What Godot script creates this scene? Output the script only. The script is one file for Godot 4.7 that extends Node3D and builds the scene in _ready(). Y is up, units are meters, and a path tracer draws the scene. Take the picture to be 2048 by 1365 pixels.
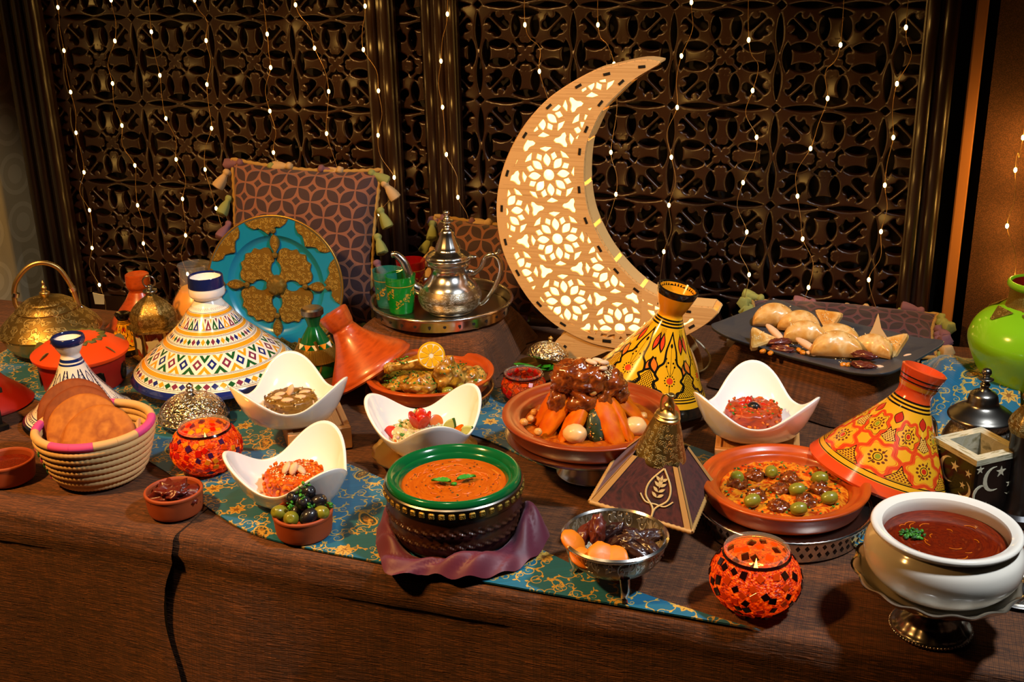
extends Node3D
# A festive buffet table before carved screens. Units: metres, y up; the table top is at y = 0.75.

const TOP := 0.75
var M := {}
var used := {}
var rng := RandomNumberGenerator.new()
var noise := FastNoiseLite.new()


# ---------------------------------------------------------------- mesh builder
class MB:
	var v := PackedVector3Array()
	var n := PackedVector3Array()
	var t := PackedVector2Array()
	var c := PackedColorArray()
	var i := PackedInt32Array()
	var xf := Transform3D.IDENTITY
	var col := Color.WHITE
	var nz := FastNoiseLite.new()

	func vert(p: Vector3, nn: Vector3, uv: Vector2) -> int:
		v.push_back(xf * p)
		n.push_back((xf.basis * nn).normalized())
		t.push_back(uv)
		c.push_back(col)
		return v.size() - 1

	func tri(a: Vector3, b: Vector3, d: Vector3, ua := Vector2.ZERO, ub := Vector2.ZERO, ud := Vector2.ZERO):
		var nn := (b - a).cross(d - a).normalized()
		var k := vert(a, nn, ua)
		vert(b, nn, ub)
		vert(d, nn, ud)
		i.append_array([k, k + 2, k + 1])

	func quad(a: Vector3, b: Vector3, d: Vector3, e: Vector3, s := Vector2.ONE):
		var nn := (b - a).cross(e - a).normalized()
		var k := vert(a, nn, Vector2.ZERO)
		vert(b, nn, Vector2(s.x, 0))
		vert(d, nn, s)
		vert(e, nn, Vector2(0, s.y))
		i.append_array([k, k + 2, k + 1, k, k + 3, k + 2])

	# points row by row, nu + 1 columns and nv + 1 rows; wrap joins the normals of the first and last column
	func grid(p: PackedVector3Array, nu: int, nv: int, wrap := false, uvs := PackedVector2Array(), flip := false, closed_v := false):
		var w := nu + 1
		var nn := PackedVector3Array()
		nn.resize(p.size())
		for r in nv + 1:
			for k in w:
				var l := k - 1
				var m := k + 1
				if wrap:
					l = nu - 1 if k == 0 else k - 1
					m = 1 if k == nu else k + 1
				else:
					l = maxi(l, 0)
					m = mini(m, nu)
				var du := p[r * w + m] - p[r * w + l]
				var r0 := maxi(r - 1, 0)
				var r1 := mini(r + 1, nv)
				if closed_v:
					r0 = nv - 1 if r == 0 else r - 1
					r1 = 1 if r == nv else r + 1
				var dv := p[r1 * w + k] - p[r0 * w + k]
				if du.length_squared() < 1e-14:
					var rr := r + 1 if r == 0 else r - 1
					du = p[rr * w + m] - p[rr * w + l]
				nn[r * w + k] = du.cross(dv).normalized()
		var base := v.size()
		for r in nv + 1:
			for k in w:
				var q := r * w + k
				vert(p[q], -nn[q] if flip else nn[q], uvs[q] if uvs.size() else Vector2(float(k) / nu, float(r) / nv))
		for r in nv:
			for k in nu:
				var a := base + r * w + k
				var b := a + 1
				var d := a + w + 1
				var e := a + w
				if flip:
					i.append_array([a, b, d, a, d, e])
				else:
					i.append_array([a, d, b, a, e, d])

	# profile [[r, y], ...] from the bottom outside up; sharp corners stay sharp. mod(angle, Vector2(r, y)) may bend it
	func lathe(prof: Array, segs := 48, mod = null, crease := 0.7):
		var pts := PackedVector2Array()
		for q in prof:
			pts.push_back(Vector2(q[0], q[1]))
		var total := 0.0
		var at := PackedFloat32Array([0.0])
		for k in pts.size() - 1:
			total += pts[k].distance_to(pts[k + 1])
			at.push_back(total)
		var start := 0
		for k in range(1, pts.size()):
			var cut := k == pts.size() - 1
			if not cut:
				var a := (pts[k] - pts[k - 1]).normalized()
				var b := (pts[k + 1] - pts[k]).normalized()
				cut = a.dot(b) < cos(crease)
			if cut:
				var p := PackedVector3Array()
				var uv := PackedVector2Array()
				for r in range(start, k + 1):
					for s in segs + 1:
						var th := TAU * s / segs
						var q := pts[r]
						if mod != null:
							q = mod.call(th, q)
						p.push_back(Vector3(q.x * cos(th), q.y, -q.x * sin(th)))
						uv.push_back(Vector2(float(s) / segs, at[r] / total))
				grid(p, segs, k - start, true, uv)
				start = k

	func tube(path: Array, rad, segs := 8, closed := false):
		var m := path.size()
		var p := PackedVector3Array()
		var up := Vector3.UP
		var first := Vector3(path[1]) - Vector3(path[0])
		if absf(first.normalized().dot(up)) > 0.9:
			up = Vector3.RIGHT
		var rows := m if not closed else m + 1
		for k in rows:
			var kk := k % m
			var a: Vector3 = path[(kk - 1 + m) % m] if closed else path[maxi(kk - 1, 0)]
			var b: Vector3 = path[(kk + 1) % m] if closed else path[mini(kk + 1, m - 1)]
			var d := (b - a).normalized()
			var x := up.cross(d).normalized()
			var y := d.cross(x).normalized()
			up = y
			var r: float = rad if rad is float else rad[kk]
			for s in segs + 1:
				var th := TAU * s / segs
				p.push_back(Vector3(path[kk]) + (x * cos(th) + y * sin(th)) * r)
		grid(p, segs, rows - 1, true)
		if not closed:
			for e in 2:
				var o: Vector3 = path[0] if e == 0 else path[m - 1]
				var row := 0 if e == 0 else (rows - 1) * (segs + 1)
				for s in segs:
					if e == 0:
						tri(o, p[row + s + 1], p[row + s])
					else:
						tri(o, p[row + s], p[row + s + 1])

	func blob(o: Vector3, rad: Vector3, amp := 0.0, freq := 1.0, sd := 0, nu := 16, nv := 10, b := Basis.IDENTITY):
		var p := PackedVector3Array()
		for r in nv + 1:
			var ph := -PI / 2 + PI * r / nv
			for s in nu + 1:
				var th := TAU * (s % nu) / nu
				var d := Vector3(cos(ph) * cos(th), sin(ph), -cos(ph) * sin(th))
				var k := 1.0
				if amp > 0.0:
					k += amp * nz.get_noise_3d((d.x + sd * 7.13) * freq * 100.0, d.y * freq * 100.0, d.z * freq * 100.0) * 2.0
				p.push_back(o + b * (d * rad * k))
		grid(p, nu, nv, true)

	# a box with chamfered edges
	func box(o: Vector3, s: Vector3, ch := 0.002, b := Basis.IDENTITY):
		var h := s / 2
		ch = minf(ch, minf(h.x, minf(h.y, h.z)) * 0.9)
		var keep := xf
		xf = xf * Transform3D(b, o)
		for ax in 3:
			for sg in [-1.0, 1.0]:
				var u := (ax + 1) % 3
				var w := (ax + 2) % 3
				var q := []
				for cc in [[-1, -1], [1, -1], [1, 1], [-1, 1]]:
					var p := Vector3.ZERO
					p[ax] = sg * h[ax]
					p[u] = cc[0] * (h[u] - ch)
					p[w] = cc[1] * (h[w] - ch)
					q.push_back(p)
				var sz := Vector2(s[u], s[w])
				if sg > 0:
					quad(q[0], q[1], q[2], q[3], sz)
				else:
					quad(q[0], q[3], q[2], q[1], Vector2(sz.y, sz.x))
				for sg2 in [-1.0, 1.0]:   # the edge between +-ax and +-u
					var e := []
					for cc in [[0, -1], [0, 1], [1, 1], [1, -1]]:
						var p := Vector3.ZERO
						p[ax] = sg * (h[ax] - (ch if cc[0] == 1 else 0.0))
						p[u] = sg2 * (h[u] - (0.0 if cc[0] == 1 else ch))
						p[w] = cc[1] * (h[w] - ch)
						e.push_back(p)
					if sg * sg2 > 0:
						quad(e[0], e[3], e[2], e[1], Vector2(0.002, sz.y))
					else:
						quad(e[0], e[1], e[2], e[3], Vector2(0.002, sz.y))
		for sx in [-1.0, 1.0]:
			for sy in [-1.0, 1.0]:
				for sz in [-1.0, 1.0]:
					var a := Vector3(sx * h.x, sy * (h.y - ch), sz * (h.z - ch))
					var d := Vector3(sx * (h.x - ch), sy * h.y, sz * (h.z - ch))
					var e := Vector3(sx * (h.x - ch), sy * (h.y - ch), sz * h.z)
					if sx * sy * sz > 0:
						tri(a, d, e)
					else:
						tri(a, e, d)
		xf = keep

	# a flat polygon in the xy plane given thickness from z0 to z1, with a small bevel in front
	func prism(poly: PackedVector2Array, z0: float, z1: float, bev := 0.0):
		if Geometry2D.is_polygon_clockwise(poly):
			poly = poly.duplicate()
			poly.reverse()
		var front := poly
		if bev > 0.0:
			var o := Geometry2D.offset_polygon(poly, -bev)
			if o.size() == 1:
				front = o[0]
			else:
				bev = 0.0
		for side in 2:
			var pl := front if side == 1 else poly
			var ix := Geometry2D.triangulate_polygon(pl)
			var z := z1 if side == 1 else z0
			var base := v.size()
			for q in pl:
				vert(Vector3(q.x, q.y, z), Vector3(0, 0, 1 if side == 1 else -1), q)
			for k in range(0, ix.size(), 3):
				var a := pl[ix[k]]
				var b := pl[ix[k + 1]]
				var d := pl[ix[k + 2]]
				var ccw := (b - a).cross(d - a) > 0
				if ccw == (side == 1):
					i.append_array([base + ix[k], base + ix[k + 2], base + ix[k + 1]])
				else:
					i.append_array([base + ix[k], base + ix[k + 1], base + ix[k + 2]])
		var m := poly.size()
		for k in m:
			var a := poly[k]
			var b := poly[(k + 1) % m]
			var zz := z1 - bev
			var l := a.distance_to(b)
			quad(Vector3(a.x, a.y, z0), Vector3(b.x, b.y, z0), Vector3(b.x, b.y, zz), Vector3(a.x, a.y, zz), Vector2(l, zz - z0))
		if bev > 0.0:
			var near := func(q: Vector2) -> Vector2:
				var best := front[0]
				for f in front:
					if f.distance_squared_to(q) < best.distance_squared_to(q):
						best = f
				return best
			for k in m:
				var a := poly[k]
				var b := poly[(k + 1) % m]
				var fa: Vector2 = near.call(a)
				var fb: Vector2 = near.call(b)
				quad(Vector3(a.x, a.y, z1 - bev), Vector3(b.x, b.y, z1 - bev), Vector3(fb.x, fb.y, z1), Vector3(fa.x, fa.y, z1))

	func add(o: MB, x := Transform3D.IDENTITY):
		var base := v.size()
		var xx := xf * x
		for k in o.v.size():
			v.push_back(xx * o.v[k])
			n.push_back((xx.basis * o.n[k]).normalized())
		t.append_array(o.t)
		c.append_array(o.c)
		for k in o.i:
			i.push_back(base + k)

	func mesh() -> ArrayMesh:
		var a := []
		a.resize(Mesh.ARRAY_MAX)
		a[Mesh.ARRAY_VERTEX] = v
		a[Mesh.ARRAY_NORMAL] = n
		a[Mesh.ARRAY_TEX_UV] = t
		a[Mesh.ARRAY_COLOR] = c
		a[Mesh.ARRAY_INDEX] = i
		var m := ArrayMesh.new()
		m.add_surface_from_arrays(Mesh.PRIMITIVE_TRIANGLES, a)
		return m


# ---------------------------------------------------------------- painter of flat print
class Pn:
	var im: Image
	var w: int
	var h: int

	func _init(ww: int, hh: int, bg: Color):
		w = ww
		h = hh
		im = Image.create_empty(ww, hh, false, Image.FORMAT_RGB8)
		im.fill(bg)

	func span(x0: int, x1: int, y: int, col: Color):
		if x1 <= x0:
			return
		var yy := posmod(y, h)
		var a := posmod(x0, w)
		var l := mini(x1 - x0, w)
		im.fill_rect(Rect2i(a, yy, mini(l, w - a), 1), col)
		if a + l > w:
			im.fill_rect(Rect2i(0, yy, a + l - w, 1), col)

	func poly(p: PackedVector2Array, col: Color):
		var y0 := 1e9
		var y1 := -1e9
		for q in p:
			y0 = minf(y0, q.y)
			y1 = maxf(y1, q.y)
		for y in range(floori(y0), ceili(y1) + 1):
			var yc := y + 0.5
			var xs := []
			for k in p.size():
				var a := p[k]
				var b := p[(k + 1) % p.size()]
				if (a.y <= yc) != (b.y <= yc):
					xs.push_back(a.x + (yc - a.y) / (b.y - a.y) * (b.x - a.x))
			xs.sort()
			for k in range(0, xs.size() - 1, 2):
				span(roundi(xs[k]), roundi(xs[k + 1]), y, col)

	func band(v0: float, v1: float, col: Color):
		im.fill_rect(Rect2i(0, roundi(v0 * h), w, maxi(1, roundi((v1 - v0) * h))), col)

	func disc(o: Vector2, rx: float, ry: float, col: Color):
		for y in range(floori(o.y - ry), ceili(o.y + ry) + 1):
			var d := 1.0 - pow((y + 0.5 - o.y) / ry, 2)
			if d > 0:
				var x := rx * sqrt(d)
				span(roundi(o.x - x), roundi(o.x + x), y, col)

	func line(p: Array, wd: float, col: Color, taper := false):
		for k in p.size() - 1:
			var a: Vector2 = p[k]
			var b: Vector2 = p[k + 1]
			if a.distance_to(b) < 0.01:
				continue
			var f := 1.0
			var g := 1.0
			if taper:
				f = 1.0 - 0.8 * k / p.size()
				g = 1.0 - 0.8 * (k + 1) / p.size()
			var nn := (b - a).orthogonal().normalized() * wd / 2
			poly(PackedVector2Array([a - nn * f, b - nn * g, b + nn * g, a + nn * f]), col)
			if wd > 2.5:
				disc(b, wd / 2 * g, wd / 2 * g, col)

	func tex() -> ImageTexture:
		return ImageTexture.create_from_image(im)


# ---------------------------------------------------------------- naming and placing
func numbered(called: String) -> String:
	if not used.has(called):
		used[called] = 0
		return called
	used[called] += 1
	return "%s_%03d" % [called, used[called]]


func tag(o: Node, label: String, category: String, group := ""):
	o.set_meta("label", label)
	o.set_meta("category", category)
	if group:
		o.set_meta("group", group)


func thing(called: String, label: String, category: String, at := Vector3.ZERO, turn := 0.0, group := "") -> Node3D:
	var o := Node3D.new()
	o.name = numbered(called)
	add_child(o)
	o.position = at
	o.rotation.y = turn
	tag(o, label, category, group)
	return o


func part(parent: Node, called: String, mesh: Mesh, m: Material, x := Transform3D.IDENTITY) -> MeshInstance3D:
	var o := MeshInstance3D.new()
	o.name = called
	o.mesh = mesh
	o.material_override = null
	o.set_surface_override_material(0, m)
	parent.add_child(o, true)
	o.transform = x
	return o


func one(called: String, mesh: Mesh, m: Material, label: String, category: String, at := Vector3.ZERO, b := Basis.IDENTITY, group := "") -> MeshInstance3D:
	var o := MeshInstance3D.new()
	o.name = numbered(called)
	o.mesh = mesh
	o.set_surface_override_material(0, m)
	add_child(o)
	o.transform = Transform3D(b, at)
	tag(o, label, category, group)
	return o


func struct(called: String, mesh: Mesh, m: Material, parent: Node = null, at := Vector3.ZERO) -> MeshInstance3D:
	var o := part(parent if parent else self, called, mesh, m)
	o.position = at
	if parent == null:
		o.set_meta("kind", "structure")
	return o


func stuff(o: Node) -> Node:
	o.set_meta("kind", "stuff")
	return o


func dup(src: Node3D, at: Vector3, b: Basis, label: String, group := "") -> Node3D:
	var o: Node3D = src.duplicate()
	var nm := String(src.name)
	o.name = numbered(nm)
	add_child(o)
	o.transform = Transform3D(b, at)
	o.set_meta("label", label)
	if group:
		o.set_meta("group", group)
	return o


# ---------------------------------------------------------------- small geometry helpers
func spl(p: Array, sub := 6) -> Array:   # Catmull-Rom through [r, y] pairs
	var out := []
	for k in p.size() - 1:
		var a := Vector2(p[maxi(k - 1, 0)][0], p[maxi(k - 1, 0)][1])
		var b := Vector2(p[k][0], p[k][1])
		var c := Vector2(p[k + 1][0], p[k + 1][1])
		var d := Vector2(p[mini(k + 2, p.size() - 1)][0], p[mini(k + 2, p.size() - 1)][1])
		for s in sub:
			var q := b.cubic_interpolate(c, a, d, float(s) / sub)
			out.push_back([maxf(q.x, 0.0), q.y])
	out.push_back([p[-1][0], p[-1][1]])
	return out


func spl3(p: Array, sub := 6, closed := false) -> Array:
	var out := []
	var m := p.size()
	for k in (m if closed else m - 1):
		var a: Vector3 = p[(k - 1 + m) % m] if closed else p[maxi(k - 1, 0)]
		var b: Vector3 = p[k]
		var c: Vector3 = p[(k + 1) % m]
		var d: Vector3 = p[(k + 2) % m] if closed else p[mini(k + 2, m - 1)]
		for s in sub:
			out.push_back(b.cubic_interpolate(c, a, d, float(s) / sub))
	if not closed:
		out.push_back(p[-1])
	return out


func spl2(p: Array, sub := 6, closed := true) -> PackedVector2Array:
	var q := []
	for e in p:
		q.push_back(Vector3(e[0], e[1], 0))
	var out := PackedVector2Array()
	for e in spl3(q, sub, closed):
		out.push_back(Vector2(e.x, e.y))
	return out


func leaf2(o: Vector2, ang: float, l: float, wd: float, k := 8) -> PackedVector2Array:
	var out := PackedVector2Array()
	var d := Vector2.from_angle(ang)
	var e := d.orthogonal()
	for s in k + 1:
		out.push_back(o + d * (l * s / k) + e * wd * sin(PI * s / k))
	for s in range(k - 1, 0, -1):
		out.push_back(o + d * (l * s / k) - e * wd * sin(PI * s / k))
	return out


func circle2(o: Vector2, r: float, k := 16, ry := -1.0) -> PackedVector2Array:
	var out := PackedVector2Array()
	for s in k:
		out.push_back(o + Vector2(cos(TAU * s / k) * r, sin(TAU * s / k) * (ry if ry > 0 else r)))
	return out


func lathe(prof: Array, segs := 48, mod = null, crease := 0.7) -> ArrayMesh:
	var b := MB.new()
	b.lathe(prof, segs, mod, crease)
	return b.mesh()


func blob(rad: Vector3, amp := 0.0, freq := 1.0, sd := 0, nu := 16, nv := 10) -> ArrayMesh:
	var b := MB.new()
	b.blob(Vector3.ZERO, rad, amp, freq, sd, nu, nv)
	return b.mesh()


func tubem(path: Array, rad, segs := 8, closed := false) -> ArrayMesh:
	var b := MB.new()
	b.tube(path, rad, segs, closed)
	return b.mesh()


func boxm(s: Vector3, ch := 0.002, o := Vector3.ZERO) -> ArrayMesh:
	var b := MB.new()
	b.box(o, s, ch)
	return b.mesh()


func lin(hex: String) -> Color:
	return Color(hex).srgb_to_linear()


func eul(x: float, y: float, z: float) -> Basis:
	return Basis.from_euler(Vector3(deg_to_rad(x), deg_to_rad(y), deg_to_rad(z)))


func V(x: float, y: float, z: float) -> Vector3:
	return Vector3(x, y, z)


# ---------------------------------------------------------------- materials
func mat(key: String, hex: String, rough := 0.5, metal := 0.0, o := {}) -> StandardMaterial3D:
	var m := StandardMaterial3D.new()
	m.resource_name = key
	m.albedo_color = Color(hex)
	m.roughness = rough
	m.metallic = metal
	for k in o:
		m.set(k, o[k])
	M[key] = m
	return m


func ntex(freq: float, cols: Array, sd := 1, size := 512, oct := 4, kind := FastNoiseLite.TYPE_SIMPLEX_SMOOTH, cell := -1) -> NoiseTexture2D:
	var f := FastNoiseLite.new()
	f.seed = sd
	f.noise_type = kind
	f.frequency = freq
	f.fractal_octaves = oct
	if cell >= 0:
		f.cellular_return_type = cell
	var t := NoiseTexture2D.new()
	t.width = size
	t.height = size
	t.seamless = true
	t.noise = f
	if cols.size():
		var g := Gradient.new()
		var off := PackedFloat32Array()
		var cc := PackedColorArray()
		for k in cols.size():
			off.push_back(float(k) / (cols.size() - 1))
			cc.push_back(Color(cols[k]))
		g.offsets = off
		g.colors = cc
		t.color_ramp = g
	return t


func tri_tex(m: StandardMaterial3D, t: Texture2D, scale: Vector3, bump: Texture2D = null, cm := 0.1):
	m.albedo_texture = t
	m.uv1_triplanar = true
	m.uv1_scale = scale
	if bump:
		m.heightmap_enabled = true
		m.heightmap_texture = bump
		m.heightmap_scale = cm


# ---------------------------------------------------------------- camera, air and lamps
func set_up():
	var cam := Camera3D.new()
	cam.name = "camera"
	cam.position = V(0, 1.75, 0)
	cam.rotation_degrees = V(-20.3, 19.0, -1.35)
	cam.fov = 2.0 * rad_to_deg(atan(682.5 / 2300.0))
	cam.near = 0.05
	cam.far = 60.0
	cam.current = true
	add_child(cam)
	var e := Environment.new()
	e.background_mode = Environment.BG_COLOR
	e.background_color = Color(0, 0, 0)
	e.tonemap_mode = Environment.TONE_MAPPER_LINEAR
	e.tonemap_exposure = 0.96
	e.sdfgi_enabled = true
	e.ssao_enabled = true
	e.ssil_enabled = true
	var w := WorldEnvironment.new()
	w.name = "world_environment"
	w.environment = e
	add_child(w)
	# cool white lamp high on the right, amber lamp high on the left, an added warm sparkle lamp and an added wall wash
	spot(V(0.75, 2.78, -1.45), V(-0.50, 0.75, -1.90), 0.09, 30.0, Color(0.93, 0.96, 1.0), 5.0, "cool white ceiling spotlight over the right end of the table")
	spot(V(-1.9, 2.78, -0.62), V(-1.22, 0.75, -2.0), 0.09, 33.0, Color(1.0, 0.73, 0.40), 8.2, "amber ceiling spotlight before the left end of the table")
	spot(V(-1.9, 2.8, -1.5), V(-2.66, 0.75, -2.35), 0.05, 20.0, Color(1.0, 0.92, 0.78), 1.6, "added dim spotlight brightening the wallpapered wall beside the brass pot")  # added lamp, only there to brighten the left wall
	spot(V(-0.75, 2.8, -1.2), V(-0.72, 0.75, -1.9), 0.07, 22.0, Color(1.0, 0.88, 0.70), 1.0, "added small warm spotlight for sparkle above the middle of the table")  # added overhead fill for sparkle on the tableware


func spot(at: Vector3, towards: Vector3, r: float, half: float, col: Color, energy: float, label: String):
	var o := thing("ceiling_spotlight", label, "lamp", at)
	o.look_at_from_position(at, towards, Vector3.UP)
	var h := MB.new()
	h.xf = Transform3D(eul(90, 0, 0), Vector3.ZERO)
	h.lathe([[r + 0.01, 0.0], [r + 0.014, 0.004], [r + 0.014, 0.12], [0.0, 0.12]], 32)
	part(o, "housing", h.mesh(), M.black)
	var g := mat("glow_" + str(o.name), "ffffff", 0.6, 0.0, {"emission_enabled": true, "emission": col, "emission_energy_multiplier": 2.0})
	h = MB.new()
	h.xf = Transform3D(eul(90, 0, 0), Vector3.ZERO)
	h.lathe([[0.0, 0.006], [r, 0.006], [r, 0.010], [0.0, 0.010]], 32)
	part(o, "diffuser", h.mesh(), g)
	var l := SpotLight3D.new()
	l.name = "light"
	l.spot_angle = half
	l.spot_angle_attenuation = 0.55
	l.light_size = r
	l.light_color = col
	l.light_energy = energy
	l.spot_range = 12.0
	l.spot_attenuation = 2.0
	l.shadow_enabled = true
	l.position = V(0, 0, -0.10)
	o.add_child(l)


# ---------------------------------------------------------------- painted and woven surfaces
func spiral(o: Vector2, r: float, turns: float, start: float, sgn := 1.0, k := 22) -> Array:
	var p := []
	for s in k + 1:
		var f := float(s) / k
		p.push_back(o + Vector2.from_angle(start + sgn * turns * TAU * f) * r * (1.0 - 0.85 * f))
	return p


func tex_runner() -> ImageTexture:
	var g := Color("0a6080")
	var p := Pn.new(1024, 1024, g)
	var r := RandomNumberGenerator.new()
	r.seed = 5
	for k in 260:   # woven tone, darker green and bluer threads
		var y := r.randi_range(0, 1023)
		p.im.fill_rect(Rect2i(0, y, 1024, 1), [Color("0a6a8c"), Color("085670"), Color("0c7296"), Color("0a5a6c")][k % 4])
	var gold := Color("c09a40")
	var dk := Color("7a521c")
	for k in 14:
		var o := Vector2(120 + (k % 4) * 256 + (128 if (k / 4) % 2 else 0), 110 + (k / 4) * 256)
		var a := r.randf_range(0, TAU)
		if k % 2 == 0:   # a paisley drop
			var q := []
			for s in 26:
				var f := TAU * s / 26.0
				var rad := 62.0 * (1.0 + 0.55 * pow(maxf(0.0, cos(f)), 4.0))
				var w := Vector2(cos(f) * rad, sin(f) * rad * 0.62)
				w.y += 26.0 * pow(maxf(0.0, cos(f)), 3.0)
				q.push_back(o + w.rotated(a))
			p.poly(PackedVector2Array(q), gold)
			var q2 := []
			var q3 := []
			for e in q:
				q2.push_back(o + (e - o) * 0.80)
				q3.push_back(o + (e - o) * 0.55)
			p.poly(PackedVector2Array(q2), Color("123f44"))
			p.poly(PackedVector2Array(q3), dk)
			for e in 22:
				p.disc(o + Vector2.from_angle(a + TAU * e / 22.0) * Vector2(50, 36), 3, 3, gold)
			for e in 5:
				p.disc(o + Vector2(r.randf_range(-20, 20), r.randf_range(-14, 14)), 5, 5, gold)
		else:   # a flower with petals
			for e in 7:
				p.poly(leaf2(o, a + TAU * e / 7.0, 52, 13), gold)
				p.line([o, o + Vector2.from_angle(a + TAU * e / 7.0) * 36], 4, dk)
			p.disc(o, 13, 13, dk)
	for k in 150:   # scrolling stems
		var o := Vector2(r.randf() * 1024, r.randf() * 1024)
		var a: float = r.randf() * TAU
		var sg := 1.0 if k % 2 else -1.0
		p.line(spiral(o, r.randf_range(16, 36), 1.25, a, sg), 6, gold, true)
		var tail := []
		var st := o + Vector2.from_angle(a) * 26
		for e in 9:
			tail.push_back(st + Vector2.from_angle(a + sg * (-1.5 + e * 0.25)) * e * 9.0)
		p.line(tail, 5, gold)
		for e in [3, 5, 7]:
			p.poly(leaf2(tail[e], a + e, 24, 6, 5), gold)
	return p.tex()


func tex_weave() -> Array:   # colour and relief of the coarse brown cloth: slubby threads along x
	var p := Pn.new(512, 512, Color(0.5, 0.5, 0.5))
	var b := Pn.new(512, 512, Color(0.5, 0.5, 0.5))
	var r := RandomNumberGenerator.new()
	r.seed = 11
	for y in 512:
		var k := r.randf_range(0.45, 0.85)
		p.im.fill_rect(Rect2i(0, y, 512, 1), Color(k, k * 0.99, k * 0.97))
		b.im.fill_rect(Rect2i(0, y, 512, 1), Color.from_hsv(0, 0, 0.35 + 0.3 * float(y % 4) / 3.0))
	for k in 14000:
		var y := r.randi_range(0, 511)
		var l := r.randi_range(4, 26)
		var g := r.randf_range(0.42, 0.98)
		var x := r.randi_range(0, 511)
		p.span(x, x + l, y, Color(g, g * 0.97, g * 0.92))
		b.span(x, x + l, y, Color.from_hsv(0, 0, r.randf_range(0.1, 1.0)))
	var warp := Image.create_empty(512, 512, false, Image.FORMAT_RGBA8)
	for x in range(0, 512, 2):
		warp.fill_rect(Rect2i(x, 0, 1, 512), Color(0, 0, 0, r.randf_range(0.12, 0.38)))
	for q in [p, b]:
		q.im.convert(Image.FORMAT_RGBA8)
		q.im.blend_rect(warp, Rect2i(0, 0, 512, 512), Vector2i.ZERO)
	return [p.tex(), b.tex()]


func tex_burlap() -> Array:
	var p := Pn.new(512, 512, Color(0.3, 0.3, 0.3))
	var b := Pn.new(512, 512, Color(0, 0, 0))
	var r := RandomNumberGenerator.new()
	r.seed = 3
	for y in range(0, 512, 4):
		for x in range(0, 512, 4):
			var over := ((x + y) / 4) % 2 == 0
			var g := r.randf_range(0.62, 1.0) * (1.0 if over else 0.86)
			p.im.fill_rect(Rect2i(x, y, 4 if over else 3, 3 if over else 4), Color(g, g, g))
			b.im.fill_rect(Rect2i(x, y, 4 if over else 3, 3 if over else 4), Color(1, 1, 1) if over else Color(0.6, 0.6, 0.6))
	return [p.tex(), b.tex()]


func tex_wood(base: String, dark: String, sd: int) -> ImageTexture:
	var p := Pn.new(512, 512, Color(base))
	var r := RandomNumberGenerator.new()
	r.seed = sd
	var a := Color(base)
	var d := Color(dark)
	for k in 900:
		var x := r.randf() * 512
		var y := r.randf() * 512
		var l := r.randf_range(60, 400)
		p.im.fill_rect(Rect2i(int(x), int(y), int(minf(l, 512 - x)), 1 if k % 3 else 2), a.lerp(d, r.randf() * 0.55))
	return p.tex()


func tex_cushion() -> Array:
	# velvet leaves in interlocking rings with a square in each opening; [pattern, relief]
	var p := Pn.new(512, 512, Color("7a4a34"))
	var b := Pn.new(512, 512, Color(0, 0, 0))
	for k in 2:
		var q: Pn = p if k == 0 else b
		var col := Color("2c1016") if k == 0 else Color(1, 1, 1)
		for y in 3:
			for x in 3:
				var o := Vector2(x * 256, y * 256)
				for a in 4:
					q.poly(leaf2(o + Vector2.from_angle(a * PI / 2 + PI / 4) * 10, a * PI / 2 + PI / 4, 161, 42, 12), col)
		for y in 2:
			for x in 2:
				for o in [Vector2(x * 256 + 128, y * 256), Vector2(x * 256, y * 256 + 128)]:
					q.poly(PackedVector2Array([o + Vector2(0, -38), o + Vector2(38, 0), o + Vector2(0, 38), o + Vector2(-38, 0)]), col)
	return [p.tex(), b.tex()]


func tex_scroll(bg: Color, fg: Color) -> ImageTexture:   # chased metal: raised scrolls over tarnished ground
	var p := Pn.new(512, 512, bg)
	var r := RandomNumberGenerator.new()
	r.seed = 21
	for k in 46:
		var o := Vector2((k % 7) * 73 + r.randf_range(-14, 14), (k / 7) * 73 + r.randf_range(-14, 14))
		p.line(spiral(o, 32, 1.4, r.randf() * TAU, 1.0 if k % 2 else -1.0), 9, fg, true)
		for e in 3:
			p.poly(leaf2(o, r.randf() * TAU, 44, 9, 6), fg.darkened(0.1))
	return p.tex()


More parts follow.
